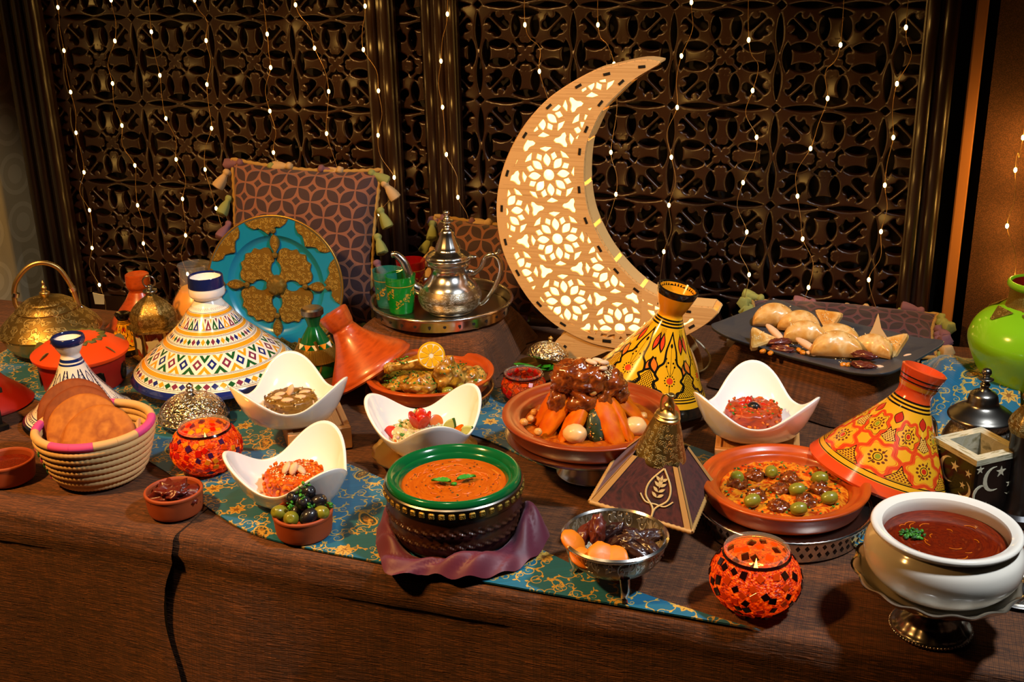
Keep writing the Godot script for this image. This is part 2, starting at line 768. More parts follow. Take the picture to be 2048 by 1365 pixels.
func tex_white_tagine() -> ImageTexture:
	var cr := Color("f4efe4")
	var p := Pn.new(2048, 1024, cr)
	var navy := Color("1c2c78")
	var yel := Color("e9a421")
	var grn := Color("1c5a2c")
	var pur := Color("7a3350")
	var ink := Color("26262c")
	var set4 := [yel, grn, pur, navy]
	p.band(0, 0.045, navy)
	for v in [0.06, 0.075, 0.15, 0.16, 0.225, 0.235, 0.455, 0.465, 0.53, 0.54, 0.635, 0.645, 0.70, 0.835, 0.845, 0.885]:
		p.band(v, v + 0.004, ink)
	for s in [[0.17, 0.215], [0.475, 0.52], [0.655, 0.69], [0.85, 0.88]]:
		p.band(s[0], s[1], yel)
	for k in 60:
		var o := Vector2((k + 0.5) * 2048 / 60.0, 0.112 * 1024)
		p.poly(PackedVector2Array([o + Vector2(0, -34), o + Vector2(16, 0), o + Vector2(0, 34), o + Vector2(-16, 0)]), set4[k % 4])
		p.line([o + Vector2(17, -34), o + Vector2(17, -8)], 2, ink)
	for k in 52:
		var o := Vector2((k + 0.5) * 2048 / 52.0, 0.587 * 1024)
		p.poly(PackedVector2Array([o + Vector2(0, -38), o + Vector2(17, 0), o + Vector2(0, 38), o + Vector2(-17, 0)]), set4[(k + 1) % 4])
		p.line([o + Vector2(19, -40), o + Vector2(19, -10)], 2, ink)
	var n := 26
	var w := 2048.0 / n
	for k in n:
		var x := (k + 0.5) * w
		var o := Vector2(x, 0.345 * 1024)
		var cc: Color = [navy, pur][k % 2]
		for s in [-1.0, 1.0]:   # chevrons above and below
			var y: float = o.y + s * 104
			var e := Vector2(x + w / 2, y)
			var c2: Color = [grn, yel][(k + (1 if s > 0 else 0)) % 2]
			p.poly(PackedVector2Array([e + Vector2(-34, 0), e + Vector2(34, 0), e + Vector2(0, -s * 88)]), c2)
			p.poly(PackedVector2Array([e + Vector2(-14, 0), e + Vector2(14, 0), e + Vector2(0, -s * 40)]), cr)
		p.poly(PackedVector2Array([o + Vector2(0, -62), o + Vector2(27, 0), o + Vector2(0, 62), o + Vector2(-27, 0)]), cc)
		p.poly(PackedVector2Array([o + Vector2(0, -28), o + Vector2(12, 0), o + Vector2(0, 28), o + Vector2(-12, 0)]), cr)
	for k in 30:
		var x := (k + 0.5) * 2048 / 30.0
		var y0 := 0.71 * 1024
		p.poly(PackedVector2Array([Vector2(x - 34, y0), Vector2(x + 34, y0), Vector2(x, y0 + 118)]), [grn, navy, yel, pur][k % 4])
		p.poly(PackedVector2Array([Vector2(x - 12, y0 + 14), Vector2(x + 12, y0 + 14), Vector2(x, y0 + 56)]), cr)
		var x2 := x + 34
		p.poly(PackedVector2Array([Vector2(x2 - 14, y0 + 120), Vector2(x2 + 14, y0 + 120), Vector2(x2, y0 + 66)]), [pur, yel][k % 2])
	var sq := []
	for k in 300:
		sq.push_back(Vector2(k * 2048 / 299.0, 0.925 * 1024 + 12 * sin(k * 1.1)))
	p.line(sq, 2.5, ink)
	return p.tex()


func tex_blue_tagine() -> ImageTexture:
	var p := Pn.new(2048, 1024, Color("efe9dc"))
	var nv := Color("182b6c")
	var dk := Color("10152f")
	p.band(0, 0.035, dk)
	p.band(0.05, 0.062, nv)
	p.band(0.15, 0.162, nv)
	for k in 64:
		var x := k * 32.0
		p.line(spiral(Vector2(x + 16, 0.106 * 1024), 28, 1.1, 0.4), 7, dk)
	for s in [[0.90, 0.925], [0.945, 0.985]]:
		p.band(s[0], s[1], nv)
	var n := 7
	for k in n:
		var w := 2048.0 / n
		var x := (k + 0.5) * w
		for s in [-1.0, 1.0]:   # tall pointed arch with dotted borders
			p.line([Vector2(x + s * w * 0.48, 180), Vector2(x + s * w * 0.30, 520), Vector2(x + s * w * 0.10, 860)], 26, dk)
			p.line([Vector2(x + s * w * 0.34, 190), Vector2(x + s * w * 0.20, 500), Vector2(x + s * w * 0.04, 800)], 9, nv)
			for e in 15:
				var f := e / 14.0
				var q := Vector2(x + s * w * lerpf(0.42, 0.07, f), lerpf(185.0, 840.0, f))
				p.poly(PackedVector2Array([q + Vector2(-12, -8), q + Vector2(12, -8), q + Vector2(0, 14)]), nv)
		var o := Vector2(x + w / 2, 560)   # woven ovals between the arches
		for e in 2:
			var oo := o + Vector2(0, 150 - e * 190)
			p.poly(leaf2(oo + Vector2(0, -110), PI / 2, 240, 52, 14), nv)
			p.poly(leaf2(oo + Vector2(0, -80), PI / 2, 180, 32, 14), Color("efe9dc"))
			p.line([oo + Vector2(0, -60), oo + Vector2(6, 0), oo + Vector2(0, 60)], 8, nv)
		for e in 8:
			p.disc(Vector2(x, 230 + e * 24), 7, 7, nv)
		p.line([Vector2(x - 40, 330), Vector2(x, 250), Vector2(x + 40, 330)], 8, nv)
	return p.tex()


func tex_yellow_tagine() -> ImageTexture:
	var yel := Color("e3a416")
	var p := Pn.new(2048, 1024, yel)
	var ink := Color("14120c")
	var red := Color("d8401a")
	p.band(0, 0.075, ink)
	p.band(0.135, 0.150, ink)
	p.band(0.165, 0.178, ink)
	for v in [0.90, 0.935, 0.965]:
		p.band(v, v + 0.02, ink)
	var n := 6
	var w := 2048.0 / n
	for k in n:
		var x := (k + 0.5) * w
		# netted triangle between medallions, pointing up
		var xb := x + w / 2
		var net := PackedVector2Array([Vector2(xb - 118, 200), Vector2(xb + 118, 200), Vector2(xb + 26, 400), Vector2(xb, 440), Vector2(xb - 26, 400)])
		for gy in 14:
			for gx in 14:
				var q := Vector2(xb - 112 + gx * 17 + (8 if gy % 2 else 0), 208 + gy * 16)
				if Geometry2D.is_point_in_polygon(q, net):
					p.disc(q, 5.5, 6, ink)
		p.line(Array(net) + [net[0]], 6, ink)
		# scalloped medallion
		for sgn in [-1.0, 1.0]:
			var ol := [Vector2(x, 190), Vector2(x + sgn * 46, 206), Vector2(x + sgn * 62, 250), Vector2(x + sgn * 104, 268), Vector2(x + sgn * 118, 330), Vector2(x + sgn * 96, 372), Vector2(x + sgn * 124, 420), Vector2(x + sgn * 108, 500), Vector2(x + sgn * 66, 560), Vector2(x + sgn * 60, 690), Vector2(x + sgn * 28, 800), Vector2(x, 880)]
			var sm := []
			for e in spl(ol.map(func(q): return [q.x, q.y]), 5):
				sm.push_back(Vector2(e[0], e[1]))
			p.line(sm, 22, ink)
			# side drop petals, red inside
			var c := Vector2(x + sgn * 132, 500)
			p.poly(leaf2(c + Vector2(0, -84), PI / 2 - sgn * 0.3, 190, 44, 12), ink)
			p.poly(leaf2(c + Vector2(0, -58), PI / 2 - sgn * 0.3, 140, 26, 12), Color("e2701c"))
			p.poly(leaf2(Vector2(x + sgn * 122, 640), PI / 2 - sgn * 0.1, 230, 40, 12), ink)
			p.poly(leaf2(Vector2(x + sgn * 122, 670), PI / 2 - sgn * 0.1, 170, 24, 12), red)
			p.line([Vector2(x + sgn * 10, 430), Vector2(x + sgn * 40, 520), Vector2(x + sgn * 50, 600)], 4, ink)
			for e in [Vector2(40, 520), Vector2(50, 600), Vector2(26, 560)]:
				p.disc(Vector2(x + sgn * e.x, e.y), 9, 11, ink)
		p.line([Vector2(x, 200), Vector2(x, 740)], 4, ink)
		p.disc(Vector2(x, 372), 26, 34, red)
		for e in 12:
			p.disc(Vector2(x, 372) + Vector2.from_angle(TAU * e / 12.0) * Vector2(40, 54), 6, 8, ink)
		p.disc(Vector2(x, 740), 16, 24, ink)
		for gy in 12:
			for gx in 6:
				p.disc(Vector2(xb - 40 + gx * 16 + (8 if gy % 2 else 0), 760 + gy * 13), 4.5, 4.5, ink)
	return p.tex()


func tex_orange_tagine() -> ImageTexture:
	var yel := Color("e0a01e")
	var p := Pn.new(2048, 1024, yel)
	var ink := Color("1c120a")
	var org := Color("d8481a")
	var red := Color("c02a16")
	var brn := Color("6a3018")
	p.band(0, 0.07, org)
	for v in [0.075, 0.135]:
		p.band(v, v + 0.012, ink)
	p.band(0.90, 1.0, ink)
	p.band(0.92, 0.94, yel)
	p.band(0.96, 0.98, yel)
	var n := 7
	var w := 2048.0 / n
	for row in 2:
		for k in n:
			var x := (k + (0.5 if row == 0 else 1.0)) * w
			var o := Vector2(x, 330 if row == 0 else 650)
			var sc := 1.0 if row == 0 else 0.88
			# ribbon of a big scalloped flower
			var q := []
			for e in 49:
				var f := TAU * e / 48.0
				var rr := (1.0 + 0.16 * cos(f * 6.0)) * sc
				q.push_back(o + Vector2(cos(f) * 122, sin(f) * 168) * rr)
			p.line(q, 34, org)
			p.line(q, 6, Color("c83a14"))
			var ink2 := []
			for e in q:
				ink2.push_back(o + (e - o) * 0.80)
			p.line(ink2, 4, ink if row == 1 else org)
			p.line([o + Vector2(-30, -100), o + Vector2(34, 100)], 5, ink)
			p.disc(o, 30, 46, ink)
			p.disc(o, 24, 38, yel)
			p.disc(o, 17, 28, red if (k + row) % 2 else Color("8a8a22"))
			for e in 11:
				p.disc(o + Vector2.from_angle(TAU * e / 11.0) * Vector2(50, 72), 10, 13, brn)
	for row in 2:
		for k in n:
			var x := (k + (1.0 if row == 0 else 0.5)) * w
			if row == 0:   # dotted peaks along the rim
				var t := PackedVector2Array([Vector2(x - 74, 160), Vector2(x + 74, 160), Vector2(x + 20, 250), Vector2(x, 330), Vector2(x - 20, 250)])
				p.poly(t, yel)
				for gy in 7:
					for gx in 8:
						var q := Vector2(x - 66 + gx * 20 + (10 if gy % 2 else 0), 176 + gy * 22)
						if Geometry2D.is_point_in_polygon(q, t):
							p.disc(q, 7, 8, brn)
				p.line(Array(t) + [t[0]], 5, ink)
			else:   # dotted bat shapes between the flowers
				var t := PackedVector2Array([Vector2(x - 60, 560), Vector2(x, 520), Vector2(x + 60, 560), Vector2(x + 40, 600), Vector2(x + 24, 690), Vector2(x, 650), Vector2(x - 24, 690), Vector2(x - 40, 600)])
				p.poly(t, Color("e6b04a"))
				for gy in 8:
					for gx in 6:
						var q := Vector2(x - 50 + gx * 20 + (10 if gy % 2 else 0), 535 + gy * 20)
						if Geometry2D.is_point_in_polygon(q, t):
							p.disc(q, 6, 7, brn)
				p.line(Array(t) + [t[0]], 5, ink)
				p.poly(leaf2(Vector2(x, 740), PI / 2, 150, 54, 12), ink)
				p.poly(leaf2(Vector2(x, 750), PI / 2, 130, 46, 12), red)
	return p.tex()


func tex_gold_vines() -> ImageTexture:   # gilding on tea glasses, on clear
	var p := Pn.new(1024, 512, Color(0, 0, 0))
	var r := RandomNumberGenerator.new()
	r.seed = 8
	var g := Color(1, 1, 1)
	p.band(0.80, 0.825, g)
	for k in 12:
		var o := Vector2((k + 0.5) * 85.3, 130 + (k % 3) * 90)
		p.line(spiral(o, 44, 1.3, r.randf() * TAU, 1.0 if k % 2 else -1.0), 10, g, true)
		for e in 6:
			p.poly(leaf2(o + Vector2(r.randf_range(-40, 40), r.randf_range(-70, 70)), r.randf() * TAU, 40, 10, 6), g)
		p.disc(o + Vector2(20, 60), 16, 20, g)
	var im := Image.create_empty(1024, 512, false, Image.FORMAT_RGBA8)
	im.fill(Color(0.83, 0.62, 0.2, 0))
	var gold := Image.create_empty(1024, 512, false, Image.FORMAT_RGBA8)
	gold.fill(Color(0.86, 0.66, 0.22, 1))
	var mask := Image.create_empty(1024, 512, false, Image.FORMAT_RGBA8)
	var d := p.im.get_data()
	var md := PackedByteArray()
	md.resize(1024 * 512 * 4)
	for k in 1024 * 512:
		md[k * 4 + 3] = d[k * 3]
	mask.set_data(1024, 512, false, Image.FORMAT_RGBA8, md)
	im.blit_rect_mask(gold, mask, Rect2i(0, 0, 1024, 512), Vector2i.ZERO)
	return ImageTexture.create_from_image(im)


func tex_wallpaper() -> ImageTexture:
	var p := Pn.new(512, 512, Color("b9aa8c"))
	for k in 4:
		var o := Vector2((k % 2) * 256 + 128, (k / 2) * 256 + 128)
		p.disc(o, 108, 108, Color("cdbfa2"))
		p.disc(o, 84, 84, Color("bdae90"))
		p.disc(o, 50, 50, Color("cdbfa2"))
	return p.tex()


func make_materials():
	mat("black", "0c0a09", 0.5)
	mat("dark_wood", "1c0d07", 0.32, 0.0, {"clearcoat_enabled": true, "clearcoat": 0.35, "clearcoat_roughness": 0.25})
	mat("lattice_wood", "241008", 0.34, 0.0, {"clearcoat_enabled": true, "clearcoat": 0.15, "clearcoat_roughness": 0.3})
	mat("wall_dark", "0d0806", 0.9)
	mat("plaster", "4a443c", 0.9)
	mat("floor", "2a1c14", 0.6)
	mat("wallpaper", "ffffff", 0.8)
	M.wallpaper.albedo_texture = tex_wallpaper()
	M.wallpaper.uv1_scale = V(3.2, 3.2, 1)
	mat("wall_brown", "5a3f28", 0.8)
	mat("trim_wood", "a8703c", 0.45)
	var wv := tex_weave()
	mat("cloth", "8c5428", 0.88, 0.0, {"rim_enabled": true, "rim": 0.25, "rim_tint": 0.6, "heightmap_enabled": true, "heightmap_texture": wv[1], "heightmap_scale": 0.1, "albedo_texture": wv[0], "uv1_scale": V(1.5, 2.0, 1)})
	var bl := tex_burlap()
	mat("burlap", "6b4023", 0.95, 0.0, {"albedo_texture": bl[0], "heightmap_enabled": true, "heightmap_texture": bl[1], "heightmap_scale": 0.08, "uv1_scale": V(4.5, 4.5, 1)})
	mat("runner", "ffffff", 0.42, 0.0, {"albedo_texture": tex_runner(), "uv1_scale": V(2.7, 2.7, 1), "rim_enabled": true, "rim": 0.4, "rim_tint": 0.5})
	var cu := tex_cushion()
	mat("cushion", "ffffff", 0.75, 0.0, {"albedo_texture": cu[0], "heightmap_enabled": true, "heightmap_texture": cu[1], "heightmap_scale": 0.12, "rim_enabled": true, "rim": 0.5})
	mat("cushion_purple", "9c84d0", 0.75, 0.0, {"albedo_texture": cu[0], "heightmap_enabled": true, "heightmap_texture": cu[1], "heightmap_scale": 0.12, "rim_enabled": true, "rim": 0.5})
	mat("fringe", "9a7a3c", 0.8)
	mat("tassel", "b09468", 0.85)
	mat("tassel_plum", "6e4a58", 0.85)
	mat("tassel_green", "7c8446", 0.85)
	mat("light_wood", "ffffff", 0.55, 0.0, {"albedo_texture": tex_wood("cda468", "a87c44", 4), "uv1_scale": V(3, 3, 1)})
	mat("block_wood", "ffffff", 0.5, 0.0, {"albedo_texture": tex_wood("c98f52", "9a6430", 6), "uv1_scale": V(6, 6, 1)})
	mat("moon_glow", "fff4d8", 0.6, 0.0, {"emission_enabled": true, "emission": Color(1.0, 0.86, 0.52), "emission_energy_multiplier": 3.2})
	mat("led", "fff0c8", 0.4, 0.0, {"emission_enabled": true, "emission": Color(1.0, 0.80, 0.42), "emission_energy_multiplier": 26.0})
	mat("wire", "d8b070", 0.35, 0.8)
	var sc := tex_scroll(Color(0.66, 0.62, 0.54), Color(0.95, 0.95, 0.94))
	var scb := tex_scroll(Color(0.1, 0.1, 0.1), Color(0.9, 0.9, 0.9))
	mat("silver", "d8d4cc", 0.2, 1.0)
	mat("silver_chased", "f2ece0", 0.36, 1.0, {"albedo_texture": sc, "heightmap_enabled": true, "heightmap_texture": scb, "heightmap_scale": 0.3, "uv1_scale": V(4, 1, 1)})
	mat("silver_dark", "8f8a80", 0.28, 1.0)
	mat("silver_hammered", "d6ccb0", 0.2, 1.0, {"heightmap_enabled": true, "heightmap_texture": ntex(0.03, [], 31, 256, 3), "heightmap_scale": 0.5, "uv1_scale": V(3, 1, 1)})
	mat("brass", "c0a468", 0.36, 1.0)
	mat("brass_chased", "d8c07c", 0.44, 1.0, {"albedo_texture": sc, "heightmap_enabled": true, "heightmap_texture": scb, "heightmap_scale": 0.3, "uv1_scale": V(3, 1, 1)})
	mat("old_gold", "c8a84c", 0.5, 0.7, {"albedo_texture": sc, "heightmap_enabled": true, "heightmap_texture": scb, "heightmap_scale": 0.3, "uv1_scale": V(9, 9, 1)})
	mat("gold_edge", "a07c34", 0.4, 0.8)
	mat("terracotta", "b4480c", 0.34, 0.0, {"clearcoat_enabled": true, "clearcoat": 0.25, "clearcoat_roughness": 0.12})
	M.terracotta.albedo_texture = ntex(0.012, ["d8d0cc", "ffffff", "c8b8b0"], 2, 512)
	mat("terracotta_dark", "8e3810", 0.34, 0.0, {"clearcoat_enabled": true, "clearcoat": 0.2, "clearcoat_roughness": 0.2})
	M.terracotta_dark.albedo_texture = M.terracotta.albedo_texture
	mat("clay", "98421a", 0.6)
	mat("clay_red", "8c1c10", 0.3)
	mat("white_glaze", "f3efe8", 0.12, 0.0, {"clearcoat_enabled": true, "clearcoat": 0.6, "clearcoat_roughness": 0.04})
	mat("cream_glaze", "efe6d4", 0.14, 0.0, {"clearcoat_enabled": true, "clearcoat": 0.5, "clearcoat_roughness": 0.06})
	mat("navy_glaze", "17225a", 0.15)
	mat("ink_glaze", "15110c", 0.14)
	mat("yellow_glaze", "d38a12", 0.18)
	mat("orange_glaze", "d0481c", 0.16)
	mat("green_glaze", "0b5a2c", 0.14)
	mat("lime_glaze", "86c41a", 0.18)
	mat("red_lacquer", "9a1c12", 0.4)
	mat("orange_lacquer", "e04812", 0.35)
	mat("leaf_paint", "5a5a22", 0.6)
	mat("blue_paint", "0f7fae", 0.28)
	for k in [["paint_white", tex_white_tagine()], ["paint_blue", tex_blue_tagine()], ["paint_yellow", tex_yellow_tagine()], ["paint_orange", tex_orange_tagine()]]:
		mat(k[0], "ffffff", 0.14, 0.0, {"albedo_texture": k[1], "clearcoat_enabled": true, "clearcoat": 0.5, "clearcoat_roughness": 0.05})
	mat("gilding", "ffffff", 0.3, 0.6, {"albedo_texture": tex_gold_vines(), "transparency": BaseMaterial3D.TRANSPARENCY_ALPHA_SCISSOR, "alpha_scissor_threshold": 0.5})
	for k in [["glass_clear", "e8f0ec", 0.05], ["glass_green", "0a8a2c", 0.62], ["glass_teal", "2c8a80", 0.38], ["glass_red", "8a0c0a", 0.6], ["glass_amber", "c2410c", 0.5]]:
		var g := mat(k[0], k[1], 0.04, 0.0, {"transparency": BaseMaterial3D.TRANSPARENCY_ALPHA})
		g.albedo_color.a = k[2]
	mat("juice", "e09408", 0.3)
	mat("slate", "33363c", 0.55)
	M.slate.roughness_texture = ntex(0.02, ["909090", "ffffff"], 6, 256)
	mat("velvet", "4a1810", 0.85, 0.0, {"rim_enabled": true, "rim": 0.8})
	M.velvet.albedo_texture = ntex(0.012, ["603028", "ffffff", "905048"], 9, 256)
	mat("ribbon", "b48a4c", 0.6, 0.2)
	mat("embroidery", "c8b078", 0.6, 0.2)
	mat("napkin", "58182e", 0.55, 0.0, {"rim_enabled": true, "rim": 0.7, "rim_tint": 0.4})
	mat("ebony", "100a07", 0.22, 0.0, {"clearcoat_enabled": true, "clearcoat": 0.3})
	mat("walnut", "3a1c0e", 0.3, 0.0, {"clearcoat_enabled": true, "clearcoat": 0.3})
	mat("alabaster", "c4bfa4", 0.35)
	M.alabaster.albedo_texture = ntex(0.008, ["8c8a6a", "ffffff", "e8e4d0"], 12, 256)
	mat("inlay", "c8c0a2", 0.4)
	mat("straw", "d2aa6e", 0.75)
	mat("straw_dark", "b08748", 0.8)
	mat("pink_yarn", "d8488a", 0.8)
	mat("green_yarn", "1c6a3c", 0.8)
	mat("vc", "ffffff", 0.45, 0.0, {"vertex_color_use_as_albedo": true})
	mat("vc_wet", "ffffff", 0.3, 0.0, {"vertex_color_use_as_albedo": true, "metallic_specular": 0.35})
	mat("bread", "ffffff", 0.7)
	M.bread.albedo_texture = ntex(0.006, ["a05a14", "b87222", "8e4a10", "c48230"], 14, 512)
	M.bread.uv1_triplanar = true
	M.bread.uv1_scale = V(5, 5, 5)
	M["bread_shaded"] = M.bread.duplicate()
	M.bread_shaded.albedo_color = Color("b89078")  # shade on the back loaves put into the bread colour
	mat("pastry", "ffffff", 0.35, 0.0, {"clearcoat_enabled": true, "clearcoat": 0.3, "clearcoat_roughness": 0.2})
	M.pastry.albedo_texture = ntex(0.008, ["d8a860", "c88a34", "e0bc7c", "b06a1c"], 15, 256)
	M.pastry.uv1_triplanar = true
	M.pastry.uv1_scale = V(9, 9, 9)
	mat("almond", "d8b088", 0.5)
	mat("sesame", "e8d4a0", 0.5)
	mat("raisin", "c87818", 0.3)
	mat("date", "2c0e08", 0.22, 0.0, {"clearcoat_enabled": true, "clearcoat": 0.5})
	mat("date_brown", "5a1c0c", 0.2, 0.0, {"clearcoat_enabled": true, "clearcoat": 0.6})
	mat("apricot", "e07808", 0.45)
	mat("olive_green", "7c7a1c", 0.22, 0.0, {"clearcoat_enabled": true, "clearcoat": 0.4})
	mat("olive_black", "0e0a10", 0.12, 0.0, {"clearcoat_enabled": true, "clearcoat": 0.5})
	mat("herb", "2c6a14", 0.5)
	mat("mint", "2c8a1c", 0.4)
	mat("tomato", "b81e06", 0.28, 0.0, {"clearcoat_enabled": true, "clearcoat": 0.25})
	mat("carrot", "c86404", 0.45, 0.0, {"metallic_specular": 0.22})
	M.carrot.albedo_texture = ntex(0.01, ["d8a070", "ffffff", "f0c090"], 18, 256)
	mat("turnip", "e0b070", 0.3, 0.0, {"clearcoat_enabled": true, "clearcoat": 0.4})
	mat("chickpea", "d09448", 0.35)
	mat("cucumber_skin", "1c5a1c", 0.3)
	mat("cucumber_flesh", "b8c878", 0.35)
	mat("radish", "e0702c", 0.25)
	mat("lemon_rind", "d8a80c", 0.4)
	mat("lemon_flesh", "e0b01c", 0.25)
	mat("meat", "ffffff", 0.2, 0.0, {"clearcoat_enabled": true, "clearcoat": 0.7, "clearcoat_roughness": 0.12})
	M.meat.albedo_texture = ntex(0.015, ["2c1208", "5a240c", "9a4c14", "40180a", "74340e"], 19, 256)
	M.meat.uv1_triplanar = true
	M.meat.uv1_scale = V(7, 7, 7)
	mat("chicken", "ffffff", 0.28, 0.0, {"clearcoat_enabled": true, "clearcoat": 0.5, "clearcoat_roughness": 0.15})
	M.chicken.albedo_texture = ntex(0.012, ["94600e", "c08a1c", "6e400a", "ccA850", "a8741a"], 20, 256)
	M.chicken.uv1_triplanar = true
	M.chicken.uv1_scale = V(8, 8, 8)
	mat("soup_harira", "ffffff", 0.2, 0.0, {"metallic_specular": 0.35})
	M.soup_harira.albedo_texture = ntex(0.014, ["983e06", "b45a0c", "a44a08", "c47a20"], 22, 512)
	mat("soup_red", "ffffff", 0.12)
	M.soup_red.albedo_texture = ntex(0.014, ["4a1006", "742008", "5c1808", "8a3410"], 23, 512)
	mat("sauce_kefta", "ffffff", 0.25, 0.0, {"metallic_specular": 0.35})
	M.sauce_kefta.albedo_texture = ntex(0.022, ["7a1c06", "b83c08", "d88a1c", "a02c06", "e8b848"], 24, 512)
	mat("sauce_green", "ffffff", 0.2)
	M.sauce_green.albedo_texture = ntex(0.03, ["5a4a0c", "8a6a14", "a87a20", "4a5010"], 25, 512)
	mat("sauce_orange", "ffffff", 0.25, 0.0, {"metallic_specular": 0.35})
	M.sauce_orange.albedo_texture = ntex(0.02, ["7a2c06", "a8540c", "943e08", "b8741c"], 26, 512)
	mat("candle_wax", "f0d8a0", 0.5)
	mat("flame", "ffe0a0", 0.5, 0.0, {"emission_enabled": true, "emission": Color(1.0, 0.68, 0.25), "emission_energy_multiplier": 9.0})
	mat("red_grit", "ffffff", 0.35, 0.0, {"albedo_texture": ntex(0.11, ["340802", "a02c04", "d05c0c", "f8aa38"], 43, 256, 2, FastNoiseLite.TYPE_VALUE), "backlight_enabled": true, "backlight": Color(0.8, 0.8, 0.8), "heightmap_enabled": true, "heightmap_texture": ntex(0.09, [], 41, 256, 2, FastNoiseLite.TYPE_CELLULAR), "heightmap_scale": 0.3, "uv1_scale": V(4, 2, 1)})
	mat("mosaic_dark", "200808", 0.1)
	mat("mosaic_orange", "e05010", 0.12, 0.0, {"backlight_enabled": true, "backlight": Color(0.9, 0.4, 0.1)})
	mat("mosaic_red", "c01a0c", 0.12, 0.0, {"backlight_enabled": true, "backlight": Color(0.9, 0.2, 0.05)})
	mat("mosaic_purple", "3a1440", 0.12, 0.0, {"backlight_enabled": true, "backlight": Color(0.3, 0.1, 0.3)})
	mat("mosaic_yellow", "e8a020", 0.12, 0.0, {"backlight_enabled": true, "backlight": Color(0.9, 0.6, 0.2)})


# ---------------------------------------------------------------- room
func ves(p: Vector2, c: Vector2, l: float, w: float, upright := false) -> float:
	var q := p - c
	if upright:
		q = Vector2(q.y, q.x)
	var r := (l * l + w * w) / (2.0 * w)
	return r - Vector2(q.x, absf(q.y) + r - w).length()


func fret(u: float, v: float) -> float:   # > 0 in the wood of one tile, < 0 in its openings
	var a := absf(u)
	var b := absf(v)
	if b > a:
		var s := a
		a = b
		b = s
	var p := Vector2(a, b)
	var h := ves(p, Vector2(0.27, 0), 0.20, 0.032)
	h = maxf(h, ves(p, Vector2(0.5, 0.078), 0.15, 0.046))
	h = maxf(h, 0.032 - (a + b) * 0.7)
	h = maxf(h, ves(p, Vector2(0.402, 0.215), 0.125, 0.049, true))
	var heart := maxf(0.084 - p.distance_to(Vector2(0.205, 0.152)), 0.045 - p.distance_to(Vector2(0.285, 0.20)))
	heart = minf(heart, p.distance_to(Vector2(0.225, 0.095)) - 0.04)
	heart = minf(heart, (a - b) * 0.7 - 0.012)
	h = maxf(h, heart)
	var cr := p.distance_to(Vector2(0.5, 0.5))
	var q := Vector2(absf(a - 0.5), absf(b - 0.5))
	var lobes := minf(q.distance_to(Vector2(0.045, 0.045)) - 0.045, cr - 0.05)
	var ring := minf(0.178 - cr, lobes)
	ring = minf(ring, Vector2(0.5 - a, 0.5 - b).distance_to(Vector2(0.02, 0.15)) - 0.043)
	ring = minf(ring, absf(q.x - q.y) * 0.7 - (0.016 if cr > 0.07 else 0.0))
	h = maxf(h, ring)
	return -h


func fret_tile(sx: float, sy: float, n: int) -> MB:
	var d := PackedFloat32Array()
	for y in n + 1:
		for x in n + 1:
			d.push_back(fret(float(x) / n - 0.5, float(y) / n - 0.5) * sx)
	var b := MB.new()
	var bev := 0.0042
	var deep := 0.02
	var w := n + 1
	var grad := func(x: int, y: int) -> Vector2:
		var x0 := maxi(x - 1, 0)
		var x1 := mini(x + 1, n)
		var y0 := maxi(y - 1, 0)
		var y1 := mini(y + 1, n)
		return Vector2((d[y * w + x1] - d[y * w + x0]) / ((x1 - x0) * sx / n), (d[y1 * w + x] - d[y0 * w + x]) / ((y1 - y0) * sy / n))
	for y in n:
		for x in n:
			var cs := [[x, y], [x + 1, y], [x + 1, y + 1], [x, y + 1]]
			var ds := []
			var any := false
			for c in cs:
				ds.push_back(d[c[1] * w + c[0]])
				any = any or ds[-1] > 0
			if not any:
				continue
			var ps := []   # [point, normal, on the edge]
			for k in 4:
				var c: Array = cs[k]
				var e: Array = cs[(k + 1) % 4]
				var d0: float = ds[k]
				var d1: float = ds[(k + 1) % 4]
				if d0 > 0:
					var t := clampf(d0 / bev, 0, 1)
					var g: Vector2 = grad.call(c[0], c[1])
					ps.push_back([Vector3((float(c[0]) / n - 0.5) * sx, (float(c[1]) / n - 0.5) * sy, -bev * 0.7 * (1 - t) * (1 - t)), Vector3(-g.x * 1.4 * (1 - t), -g.y * 1.4 * (1 - t), 1).normalized(), false])
				if (d0 > 0) != (d1 > 0):
					var f := d0 / (d0 - d1)
					var g: Vector2 = (grad.call(c[0], c[1]) as Vector2).lerp(grad.call(e[0], e[1]), f)
					ps.push_back([Vector3((lerpf(c[0], e[0], f) / n - 0.5) * sx, (lerpf(c[1], e[1], f) / n - 0.5) * sy, -bev * 0.7), Vector3(-g.x * 1.4, -g.y * 1.4, 1).normalized(), true])
			var base := b.v.size()
			for q in ps:
				b.vert(q[0], q[1], Vector2(q[0].x, q[0].y) * 4.0)
			for k in range(1, ps.size() - 1):
				b.i.append_array([base, base + k + 1, base + k])
			for k in ps.size():
				var q: Array = ps[k]
				var r: Array = ps[(k + 1) % ps.size()]
				if q[2] and r[2]:
					b.quad(q[0] - V(0, 0, deep), r[0] - V(0, 0, deep), r[0], q[0])
	return b


